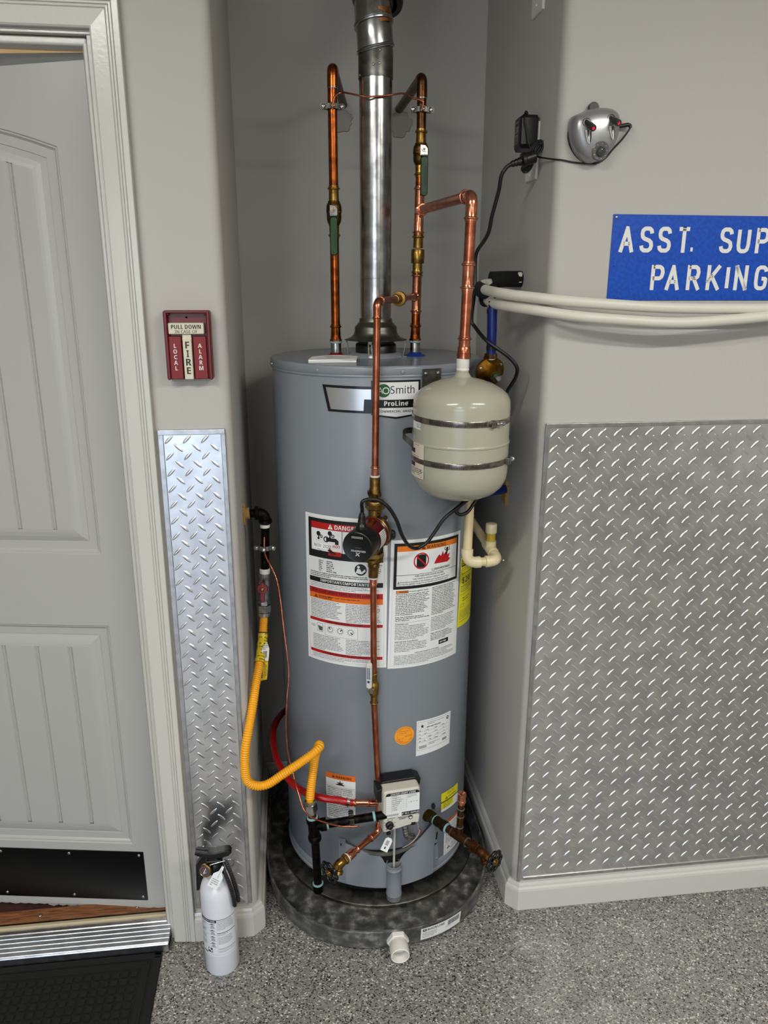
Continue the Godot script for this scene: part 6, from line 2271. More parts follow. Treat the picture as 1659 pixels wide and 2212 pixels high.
	fitting(b, Vector3(0.180, 0.3275, 0.002), Vector3(0.187, 0.3285, 0.002), [Vector2(0.0100, 0), Vector2(0.0130, 0.001), Vector2(0.0128, 0.006), Vector2(0.01, 0.007)])
	fitting(b, Vector3(0.0365, 0.137, 0), Vector3(0.0367, 0.132, 0), [Vector2(0.0100, 0), Vector2(0.0140, 0.001), Vector2(0.0138, 0.004), Vector2(0.01, 0.005)])
	obj("sealant", b, M.sealant, d)
	b = mb()
	fitting(b, Vector3(0.027, 0.337, 0), Vector3(0.0325, 0.262, 0), [Vector2(0.010, 0), Vector2(0.0162, 0.001), Vector2(0.0168, 0.006), Vector2(0.0168, 0.012), Vector2(0.0142, 0.015), Vector2(0.0142, 0.052), Vector2(0.0168, 0.055), Vector2(0.0172, 0.064), Vector2(0.0160, 0.068), Vector2(0.0125, 0.072), Vector2(0.0105, 0.075)])
	fitting(b, t, t + Vector3(0.033, 0.003, 0.0), [Vector2(0.0130, 0), Vector2(0.0140, 0.016), Vector2(0.0165, 0.019), Vector2(0.0168, 0.032), Vector2(0.0150, 0.033), Vector2(0.0, 0.033)])
	obj("tee", b, M.iron, d)
	b = mb()
	b.tube([t + Vector3(0.03, 0.002, 0), Vector3(0.215, 0.330, 0.002)], 0.0107, 20)
	obj("nipple", b, M.iron, d)
	b = mb()
	b.tube([Vector3(0.0325, 0.265, 0), Vector3(0.0365, 0.135, 0)], 0.0107, 20)
	obj("drip_pipe", b, M.iron, d)
	b = mb()
	fitting(b, Vector3(0.0365, 0.133, 0), Vector3(0.0375, 0.108, 0), [Vector2(0.01, 0), Vector2(0.0135, 0.001), Vector2(0.0135, 0.021), Vector2(0.011, 0.025), Vector2(0.0, 0.025)])
	obj("drip_cap", b, M.iron, d)
	clamp_on("bonding clamp on the lower black gas nipple beside the gas control", Vector3(0.126, 0.3225, 0.001), Vector3(1, 0.09, 0), Vector3(-0.09, 1, 0.1).normalized(), 0.0107)
	var w := thing("bonding_wire", "bare copper wire hanging from the upper gas clamp to the lower gas clamp", "wire", Vector3(-0.07, 1.0, -0.187))
	b = mb()
	b.tube(smooth([Vector3(-0.0693, 1.0245, -0.186), Vector3(-0.0702, 1.0026, -0.182), Vector3(-0.0697, 0.9858, -0.181), Vector3(-0.0658, 0.9701, -0.182), Vector3(-0.0551, 0.9468, -0.18), Vector3(-0.0433, 0.921, -0.165), Vector3(-0.0355, 0.8791, -0.145), Vector3(-0.0296, 0.8148, -0.12), Vector3(-0.022, 0.7355, -0.10), Vector3(-0.0202, 0.6894, -0.09), Vector3(-0.0266, 0.6365, -0.07), Vector3(-0.0313, 0.5644, -0.06), Vector3(-0.0289, 0.4976, -0.05), Vector3(-0.0189, 0.4497, -0.034), Vector3(-0.0058, 0.4139, 0.004), Vector3(0.0045, 0.3867, 0.026), Vector3(0.0227, 0.3641, 0.032), Vector3(0.0554, 0.3423, 0.028), Vector3(0.09, 0.3236, 0.022), Vector3(0.126, 0.3163, 0.020), Vector3(0.146, 0.3163, 0.018)], 6), 0.0021, 10)
	obj("strand", b, M.copper, w)

func valves() -> void:
	# the tank's own drain: corroded pipe, tee with a capped stub and a handwheel tap
	var a := Vector3(0.3415, 0.242, -0.096)
	var e := Vector3(0.475, 0.240, 0.095)
	var dir := (e - a).normalized()
	var o := thing("tank_drain_pipe", "corroded brown pipe leading from the lower right of the tank to a handwheel tap", "pipe", a)
	var b := mb()
	hexnut(b, a + dir * 0.002, dir, 0.0165, 0.022)
	fitting(b, a - dir * 0.006, a + dir * 0.006, [Vector2(0.018, 0), Vector2(0.0195, 0.008), Vector2(0.012, 0.009)])
	obj("drain_boss", b, metal("verdigris", Color(0.42, 0.31, 0.13), Color(0.30, 0.28, 0.14), 0.5, 14.0, 0.4), o)
	b = mb()
	for q in [[0.026, 0.0135], [0.070, 0.0145]]:
		fitting(b, a + dir * q[0], a + dir * (q[0] + 0.005), [Vector2(0.010, 0), Vector2(q[1], 0.001), Vector2(q[1], 0.004), Vector2(0.01, 0.005)])
	obj("sealant", b, M.sealant, o)
	var cor := metal("corroded_copper", Color(0.40, 0.22, 0.11), Color(0.26, 0.22, 0.15), 0.5, 16.0, 0.6)
	b = mb()
	fitting(b, a + dir * 0.028, a + dir * 0.072, [Vector2(0.0115, 0), Vector2(0.0128, 0.002), Vector2(0.0140, 0.010), Vector2(0.0128, 0.022), Vector2(0.0150, 0.030), Vector2(0.0150, 0.042), Vector2(0.011, 0.044)])
	obj("coupling", b, metal("corroded_brass", Color(0.30, 0.24, 0.15), Color(0.22, 0.18, 0.11), 0.5, 16.0, 0.6), o)
	b = mb()
	b.tube([a + dir * 0.07, a + dir * 0.165], 0.0105, 20)
	fitting(b, a + dir * 0.086, a + dir * 0.142, [Vector2(0.0105, 0), Vector2(0.0122, 0.001), Vector2(0.0122, 0.055), Vector2(0.0105, 0.056)])
	var t := a + dir * 0.114
	b.tube([t, t + Vector3(0.001, 0.026, 0)], 0.0100, 18)
	obj("tee", b, cor, o)
	b = mb()
	b.tube([t + Vector3(0.001, 0.022, 0), t + Vector3(0.004, 0.100, -0.003)], 0.0082, 18)
	obj("stub", b, cor, o)
	b = mb()
	for q in [0.028, 0.060, 0.083]:
		fitting(b, t + Vector3(0.001 + q * 0.03, q, 0), t + Vector3(0.001 + q * 0.03, q + 0.004, 0), [Vector2(0.008, 0), Vector2(0.0096, 0.0006), Vector2(0.0096, 0.0034), Vector2(0.008, 0.004)])
	for q in [0.09, 0.142]:
		fitting(b, a + dir * q, a + dir * (q + 0.003), [Vector2(0.0105, 0), Vector2(0.0127, 0.0006), Vector2(0.0127, 0.0024), Vector2(0.0105, 0.003)])
	obj("solder_ring", b, M.zinc, o)
	b = mb()
	var s := t + Vector3(0.0045, 0.096, -0.003)
	fitting(b, s, s + Vector3(0.001, 0.034, 0), [Vector2(0.0082, 0), Vector2(0.0095, 0.001), Vector2(0.0095, 0.007), Vector2(0.0118, 0.0085), Vector2(0.0118, 0.012), Vector2(0.0095, 0.014), Vector2(0.0095, 0.021), Vector2(0.0110, 0.0225), Vector2(0.0110, 0.033), Vector2(0.009, 0.034), Vector2(0.0075, 0.033), Vector2(0.0, 0.030)], 20)
	obj("threaded_adapter", b, M.copper_new, o)
	b = mb()
	fitting(b, a + dir * 0.160, a + dir * 0.176, [Vector2(0.0105, 0), Vector2(0.017, 0.001), Vector2(0.0175, 0.006), Vector2(0.0125, 0.008), Vector2(0.0125, 0.016)])
	obj("flange", b, cor, o)
	tap("corroded drain tap with a black lobed handwheel beside the right baseboard", a + dir * 0.172, dir, 0.0098, cor, 0.0, Vector3(0.15, -1, 0.05), false)
	# clear plastic plug retainer and green cap by the boss
	b = mb()
	var g := on_tank(29, 0.268, TR + 0.004)
	b.prism(circle(1.0, 20), 0.0, 0.003, Transform3D(Basis(Vector3(0.0045, 0, 0), Vector3(0, 0.0095, 0), Vector3(0.48, 0, 0.87)), g), 0.0)
	tag(obj("green_plug", b, std("green_plastic", Color(0.01, 0.10, 0.05), 0.4)), "small dark green plastic plug on the jacket above the drain", "plug")
	b = mb()
	b.prism(circle(1.0, 20), 0.0, 0.003, Transform3D(Basis(Vector3(0.0095, 0, 0), Vector3(0, 0, -0.006), Vector3(0, 0.6, 0)), Vector3(0.266, 0.0158, -0.022)), 0.0)
	tag(obj("green_plug", b, std("green_plastic", Color(0.01, 0.10, 0.05), 0.4)), "dark green plastic disc lying in the pan under the drip tube", "plug")

func expansion() -> void:
	var c := Vector3(0.374, 0, 0.016)
	var at := Transform3D(Basis.IDENTITY, c)
	var R := 0.1055
	var o := thing("expansion_tank", "pale grey-green expansion tank hanging in front of the heater on a copper pipe", "expansion tank", Vector3(0.374, 1.18, 0.016))
	var b := mb()
	var pr := [Vector2(0.0, 1.168), Vector2(0.030, 1.1695), Vector2(0.058, 1.1755), Vector2(0.080, 1.186), Vector2(0.095, 1.201), Vector2(0.1035, 1.219), Vector2(R, 1.236), Vector2(R, 1.296)]
	for i in 7:
		var th := PI * i / 6
		pr.append(Vector2(R + sin(th) * 0.0018, 1.300 - cos(th) * 0.0035))
	pr.append_array([Vector2(R, 1.304), Vector2(R, 1.378), Vector2(0.1040, 1.391), Vector2(0.098, 1.402), Vector2(0.087, 1.412), Vector2(0.066, 1.4235), Vector2(0.044, 1.431), Vector2(0.023, 1.4355), Vector2(0.0185, 1.4375), Vector2(0.0165, 1.442), Vector2(0.0135, 1.446), Vector2(0.0135, 1.4515), Vector2(0.0, 1.4515)])
	b.lathe(pr, at, 72, 0.6)
	# press in the dent near the bottom
	for i in b.v.size():
		var d := b.v[i].distance_to(Vector3(0.345, 1.186, 0.105))
		if d < 0.034:
			b.v[i] += Vector3(0.2, 0.35, -0.9) * 0.006 * pow(1.0 - d / 0.034, 1.5)
	var em := paint("tank_gloss", Color(0.64, 0.635, 0.565), 0.16, 0.02, 3.0)
	obj("shell", b, em, o)
	b = mb()
	b.lathe([Vector2(0.0130, 1.4505), Vector2(0.0138, 1.4515), Vector2(0.0138, 1.4545), Vector2(0.0128, 1.4560), Vector2(0.0136, 1.4575), Vector2(0.0136, 1.476), Vector2(0.0, 1.476)], at, 24)
	obj("nipple", b, M.tape, o)
	var lt := Tex.new(200, 520, Color(0.80, 0.77, 0.70))
	var r := RandomNumberGenerator.new()
	r.seed = 51
	lt.rect(0, 0, 200, 10, Color(0.7, 0.7, 0.66))
	lt.greek(90, 24, 80, 1, 22, INK, r)
	lt.rect(0, 90, 90, 70, INK)
	lt.greek(10, 190, 150, 4, 24, GREY, r)
	lt.rect(0, 300, 90, 60, INK)
	lt.greek(10, 380, 180, 4, 26, INK, r)
	for i in 14:
		lt.disc(r.randf_range(110, 190), r.randf_range(360, 500), r.randf_range(2, 7), Color(0.45, 0.42, 0.38))
	b = mb()
	bent(b, [Vector2(-92, 1.226), Vector2(-58, 1.226), Vector2(-58, 1.302), Vector2(-92, 1.302)], R + 0.0022, c, 8)
	obj("shell_label", b, printed("shell_print", lt), o)
	b = mb()
	bent(b, [Vector2(-88, 1.331), Vector2(-66, 1.331), Vector2(-66, 1.347), Vector2(-88, 1.347)], R + 0.0006, c, 6)
	var dt := Tex.new(160, 80, PAPER)
	dt.words("022", 96, 22, 36, INK, "left", false)
	obj("date_sticker", b, printed("date_print", dt), o)
	# slotted band clamps with worm screws
	for k in 2:
		var y: float = 1.353 if k == 0 else 1.2645
		var tilt := Basis(Vector3(0, 0, 1), deg_to_rad(-0.6 if k == 0 else 0.2)) * Basis(Vector3(1, 0, 0), deg_to_rad(1.0))
		var ct := Transform3D(tilt, Vector3(c.x, y, c.z))
		var s := thing("band_clamp", "upper slotted steel band clamp round the expansion tank" if k == 0 else "lower slotted steel band clamp round the expansion tank", "clamp", Vector3(c.x, y, c.z), "band clamps on the expansion tank")
		b = mb()
		b.lathe([Vector2(R, -0.0060), Vector2(R + 0.0019, -0.0060), Vector2(R + 0.0023, -0.0052), Vector2(R + 0.0023, 0.0052), Vector2(R + 0.0019, 0.0060), Vector2(R, 0.0060)], ct, 80)
		obj("band", b, M.stainless, s)
		b = mb()
		var a1 := 16 if k == 0 else 36
		for i in 46:
			var d := deg_to_rad(-50.0 + i * 1.5 + (0.0 if k == 0 else 4.0))
			if rad_to_deg(d) > a1:
				continue
			var n := Vector3(sin(d), 0, cos(d))
			b.box(ct * (n * (R + 0.0024)), Vector3(0.0011, 0.0078, 0.0008), 0.0, tilt * Basis(Vector3(n.z, 0, -n.x), Vector3.UP, n) * Basis(Vector3(0, 0, 1), 0.12))
		obj("slots", b, std("slot_dark", Color(0.10, 0.09, 0.08), 0.6), s)
		b = mb()
		var hd := deg_to_rad(24.0 if k == 0 else 56.0)
		var hn := Vector3(sin(hd), 0, cos(hd))
		var hx := Vector3(hn.z, 0, -hn.x)
		var hb := tilt * Basis(hx, Vector3.UP, hn)
		var hc := ct * (hn * (R + 0.0055))
		b.box(hc, Vector3(0.013, 0.0165, 0.010), 0.0025, hb)
		obj("screw_housing", b, M.stainless, s)
		b = mb()
		var sc := hc + hb.x * 0.006 + hb.z * 0.0015
		fitting(b, sc, sc + hb.x * 0.025, [Vector2(0.0, 0), Vector2(0.0036, 0.0002), Vector2(0.0036, 0.003), Vector2(0.0042, 0.004), Vector2(0.0036, 0.005), Vector2(0.0042, 0.006), Vector2(0.0036, 0.007), Vector2(0.0042, 0.008), Vector2(0.0036, 0.009), Vector2(0.0042, 0.010), Vector2(0.0036, 0.011), Vector2(0.0042, 0.013), Vector2(0.0036, 0.014), Vector2(0.0050, 0.0145), Vector2(0.0050, 0.020), Vector2(0.0, 0.021)], 14)
		obj("worm_screw", b, M.steel, s)
	# flat strap to the wall showing as a loop on the left
	var st := thing("tank_strap", "flat grey steel strap looping out at the left of the expansion tank", "strap", Vector3(0.26, 1.30, 0.0))
	b = mb()
	var lp := smooth([Vector3(0.2735, 1.3145, -0.030), Vector3(0.262, 1.316, -0.022), Vector3(0.2515, 1.315, -0.008), Vector3(0.2475, 1.311, 0.006), Vector3(0.2515, 1.306, 0.016), Vector3(0.262, 1.298, 0.024), Vector3(0.2690, 1.290, 0.030)], 5)
	for i in lp.size() - 1:
		var a: Vector3 = lp[i]
		var q: Vector3 = lp[i + 1]
		var d := (q - a).normalized()
		b.box((a + q) / 2, Vector3(a.distance_to(q) + 0.0006, 0.0015, 0.013), 0.0003, Basis(d, Vector3.UP.cross(d).normalized().cross(d) * -1.0, Vector3.UP.cross(d).normalized()) * Basis(Vector3(1, 0, 0), PI / 2))
	obj("loop", b, M.galv_dull, st)

func right_side() -> void:
	# cream discharge pipe from the relief valve
	var r := 0.0111
	var o := thing("discharge_pipe", "cream plastic relief discharge pipe bending right under the expansion tank", "pipe", Vector3(0.4225, 0.975, -0.085))
	var e1 := Vector3(0.4225, 0.972, -0.085)
	var e2 := Vector3(0.5030, 0.974, -0.088)
	var up := Vector3(0.431, 1.155, -0.108)
	var d1 := (up - e1).normalized()
	var d2 := (e2 - e1).normalized()
	var b := mb()
	b.tube([e1 + d1 * 0.03, up], r, 20)
	b.tube([e1 + d2 * 0.02, e2 - d2 * 0.02], r, 20)
	var bk := Vector3(-0.03, 0.055, -0.24).normalized()
	b.tube([e2 + bk * 0.02, e2 + bk * 0.24], r, 20)
	obj("pipe_run", b, M.pvc, o)
	var lm := std("pale_cpvc", Color(0.82, 0.77, 0.62), 0.33)
	b = mb()
	b.tube(arc_pts(e1, d1, d2, 0.026, 14), r * 1.22, 22, false)
	fitting(b, e1 + d1 * 0.022, e1 + d1 * 0.036, [Vector2(r, 0), Vector2(r * 1.30, 0.0), Vector2(r * 1.30, 0.013), Vector2(r, 0.014)])
	fitting(b, e1 + d2 * 0.020, e1 + d2 * 0.035, [Vector2(r, 0), Vector2(r * 1.30, 0.0), Vector2(r * 1.30, 0.014), Vector2(r, 0.015)])
	obj("elbow", b, lm, o)
	b = mb()
	b.tube(arc_pts(e2, -d2, bk, 0.024, 14), r * 1.24, 22, false)
	fitting(b, e2 - d2 * 0.022, e2 - d2 * 0.034, [Vector2(r, 0), Vector2(r * 1.30, 0.0), Vector2(r * 1.30, 0.011), Vector2(r, 0.012)])
	b.lathe([Vector2(0.0022, 0.0), Vector2(0.002, 0.003), Vector2(0, 0.0034)], axis(e2 + Vector3(0.0115, 0, 0.0), Vector3.RIGHT), 10)
	obj("elbow", b, lm, o)
	b = mb()
	var t := e2 + bk * 0.056
	fitting(b, t - bk * 0.022, t + bk * 0.026, [Vector2(r, 0), Vector2(r * 1.28, 0.0005), Vector2(r * 1.28, 0.0475), Vector2(r, 0.048)])
	b.tube([t, t + Vector3(0, 0.022, 0)], r * 1.25, 20)
	obj("tee", b, lm, o)
	b = mb()
	b.tube([t + Vector3(0, 0.02, 0), t + Vector3(0, 0.045, 0)], r * 1.03, 20)
	for k in 3:
		b.tube([t + Vector3(-0.006 + k * 0.006, 0.024, 0.0105), t + Vector3(-0.005 + k * 0.0055, 0.043, 0.0108)], 0.0014, 6)
	obj("cemented_stub", b, M.cement, o, "yellow cement smears on the stub")
	b = mb()
	fitting(b, t + Vector3(0, 0.043, 0), t + Vector3(0, 0.068, 0), [Vector2(r, 0), Vector2(r * 1.30, 0.0005), Vector2(r * 1.30, 0.021), Vector2(r * 1.18, 0.0238), Vector2(r * 0.9, 0.0248), Vector2(0, 0.025)])
	obj("end_cap", b, lm, o)
	b = mb()
	fitting(b, up, up + Vector3(0.004, 0.05, -0.012), [Vector2(r, -0.006), Vector2(r * 1.12, -0.0055), Vector2(r * 1.12, 0.05), Vector2(r, 0.05)])
	fitting(b, e2 + bk * 0.22, e2 + bk * 0.27, [Vector2(r, 0), Vector2(r * 1.4, 0.001), Vector2(r * 1.4, 0.05)])
	obj("white_adapter", b, M.white, o, "white plastic adapter")
	# blue water tube from the wall under the expansion tank
	o = thing("blue_water_tube", "blue plastic water tube coming from the right alcove wall and looping under the expansion tank", "tube", Vector3(0.56, 1.118, -0.238))
	b = mb()
	b.tube(smooth([Vector3(0.575, 1.118, -0.238), Vector3(0.525, 1.119, -0.212), Vector3(0.46, 1.125, -0.165), Vector3(0.43, 1.130, -0.138), Vector3(0.405, 1.138, -0.108), Vector3(0.385, 1.145, -0.088), Vector3(0.376, 1.158, -0.085), Vector3(0.388, 1.185, -0.104), Vector3(0.402, 1.22, -0.115), Vector3(0.415, 1.30, -0.116), Vector3(0.440, 1.375, -0.113), Vector3(0.462, 1.405, -0.112)], 7), 0.0112, 18)
	obj("tubing", b, M.blue, o)
	b = mb()
	var pl := PackedVector2Array()
	for i in 22:
		var a := TAU * i / 22
		pl.append(Vector2(cos(a) * 0.022, sin(a) * 0.036 - 0.006) * rng.randf_range(0.65, 1.15))
	b.prism(pl, -0.004, 0.008, Transform3D(Basis(Vector3(0, 0, 1), Vector3.UP, Vector3.LEFT), Vector3(0.559, 1.112, -0.236)), 0.004)
	tag(obj("foam_seal", b, M.gapfoam), "tan expanding foam where the blue tube leaves the right alcove wall", "foam seal")
	# pressure regulator behind the expansion tank with its blue feed
	o = thing("pressure_regulator", "brass pressure regulator with a bolted bell, half hidden behind the expansion tank", "regulator", Vector3(0.468, 1.43, -0.11))
	var pc := Vector3(0.467, 1.4335, -0.112)
	var pd := Vector3(0.22, -0.24, 0.92).normalized()
	b = mb()
	fitting(b, pc - pd * 0.018, pc + pd * 0.05, [Vector2(0.0, 0), Vector2(0.026, 0.002), Vector2(0.034, 0.012), Vector2(0.0355, 0.016), Vector2(0.0355, 0.022), Vector2(0.033, 0.024), Vector2(0.026, 0.028), Vector2(0.018, 0.036), Vector2(0.0145, 0.046), Vector2(0.0125, 0.050), Vector2(0.0, 0.052)], 40)
	fitting(b, Vector3(0.4675, 1.445, -0.114), Vector3(0.467, 1.466, -0.108), [Vector2(0.0, 0), Vector2(0.0165, 0.001), Vector2(0.0165, 0.021), Vector2(0.010, 0.0215)])
	obj("body", b, metal("ochre_brass", Color(0.48, 0.34, 0.11), Color(0.38, 0.26, 0.075), 0.45, 10.0, 0.3), o)
	var fx := axis(pc, pd, Vector3.RIGHT)
	for k in 6:
		var th := TAU * k / 6 + 0.42
		b = mb()
		screw(b, fx * Vector3(cos(th) * 0.0290, 0.006, sin(th) * 0.0290), pd, 0.0042)
		obj("bolt", b, M.steel, o)
	b = mb()
	fitting(b, pc + pd * 0.032, pc + pd * 0.037, [Vector2(0.0, 0), Vector2(0.0098, 0.0), Vector2(0.0098, 0.005), Vector2(0, 0.005)])
	obj("lock_ring", b, std("green_anodised", Color(0.02, 0.22, 0.07), 0.3), o, "green lock ring")
	b = mb()
	hexnut(b, pc + pd * 0.036, pd, 0.0066, 0.012)
	obj("adjusting_screw", b, M.steel, o)
	b = mb()
	hexnut(b, Vector3(0.467, 1.464, -0.106), Vector3.UP, 0.0150, 0.012)
	obj("union_nut", b, M.brass_dark, o)
	b = mb()
	fitting(b, Vector3(0.467, 1.4595, -0.108), Vector3(0.467, 1.4645, -0.108), [Vector2(0.010, 0), Vector2(0.0132, 0.0005), Vector2(0.0132, 0.0045), Vector2(0.01, 0.005)])
	obj("sealing_tape", b, M.tape, o)
	b = mb()
	b.tube([Vector3(0.467, 1.472, -0.104), Vector3(0.4655, 1.53, -0.10), Vector3(0.464, 1.578, -0.10)], 0.0111, 20)
	obj("feed_tube", b, M.blue, o, "upright blue feed tube")
	b = mb()
	for y in [1.4835, 1.5645]:
		fitting(b, Vector3(0.4665 if y < 1.5 else 0.4645, y, -0.102), Vector3(0.4665 if y < 1.5 else 0.4645, y + 0.0095, -0.1015), [Vector2(0.011, 0), Vector2(0.0121, 0.0004), Vector2(0.0121, 0.009), Vector2(0.011, 0.0095)])
	b.tube([Vector3(0.464, 1.577, -0.10), Vector3(0.4635, 1.592, -0.10)], 0.0082, 16)
	obj("crimp_ring", b, M.rubber, o)
	# white tubes swung out of the alcove across the face of the wall
	var wm := paint("white_tube_plastic", Color(0.80, 0.79, 0.735), 0.42, 0.03, 3.0)
	o = thing("white_tube", "upper of the two white plastic tubes sweeping across the right wall below the blue sign", "tube", Vector3(0.56, 1.60, 0.03), "white tubes across the right wall")
	b = mb()
	b.tube(smooth([Vector3(0.485, 1.630, -0.200), Vector3(0.462, 1.627, -0.180), Vector3(0.451, 1.620, -0.140), Vector3(0.4545, 1.614, -0.100), Vector3(0.482, 1.607, -0.040), Vector3(0.52, 1.6020, 0.003), Vector3(0.565, 1.597, 0.033), Vector3(0.65, 1.590, 0.050), Vector3(0.80, 1.5815, 0.054), Vector3(0.95, 1.5795, 0.052), Vector3(1.05, 1.5805, 0.050), Vector3(1.35, 1.592, 0.03)], 8), 0.0112, 20)
	obj("tubing", b, wm, o)
	o = thing("white_tube", "lower white plastic tube drooping across the right wall under its twin", "tube", Vector3(0.56, 1.57, 0.03), "white tubes across the right wall")
	b = mb()
	b.tube(smooth([Vector3(0.485, 1.600, -0.200), Vector3(0.470, 1.597, -0.170), Vector3(0.464, 1.591, -0.130), Vector3(0.4695, 1.5855, -0.090), Vector3(0.495, 1.5805, -0.035), Vector3(0.535, 1.5745, 0.012), Vector3(0.585, 1.567, 0.042), Vector3(0.65, 1.5605, 0.058), Vector3(0.81, 1.5515, 0.068), Vector3(0.93, 1.5560, 0.064), Vector3(1.05, 1.565, 0.058), Vector3(1.35, 1.588, 0.045)], 8), 0.0112, 20)
	obj("tubing", b, wm, o)
	o = thing("foam_sleeve", "black foam pipe insulation sticking out of the right alcove wall above the white tubes", "pipe insulation", Vector3(0.56, 1.637, -0.2))
	b = mb()
	b.tube([Vector3(0.562, 1.640, -0.205), Vector3(0.52, 1.640, -0.203), Vector3(0.484, 1.6385, -0.20)], 0.0185, 20)
	obj("sleeve", b, M.foam, o)
	b = mb()
	b.tube(smooth([Vector3(0.492, 1.618, -0.20), Vector3(0.462, 1.620, -0.188), Vector3(0.448, 1.6165, -0.150), Vector3(0.4495, 1.612, -0.118)], 5), 0.0165, 18)
	b.tube(smooth([Vector3(0.486, 1.602, -0.20), Vector3(0.466, 1.599, -0.176), Vector3(0.460, 1.591, -0.146)], 5), 0.0142, 18)
	obj("collar", b, M.foam, o)
	b = mb()
	b.box(Vector3(0.5525, 1.643, -0.192), Vector3(0.012, 0.026, 0.010), 0.003)
	obj("torn_tape", b, M.tape, o)

func wall_plate(o: Node3D, y0: float, y1: float, z0: float, z1: float) -> void:
	# switch plate on the alcove's right wall, facing -x, with softly sloped edges
	var b := mb()
	var fr := Transform3D(Basis(Vector3(0, 0, 1), Vector3.UP, Vector3.LEFT), Vector3(0.56, (y0 + y1) / 2, (z0 + z1) / 2))
	b.prism(rounded(z1 - z0, y1 - y0, 0.003, 3), 0.0, 0.0058, fr, 0.0035, 0.9)
	obj("plate", b, M.white, o)

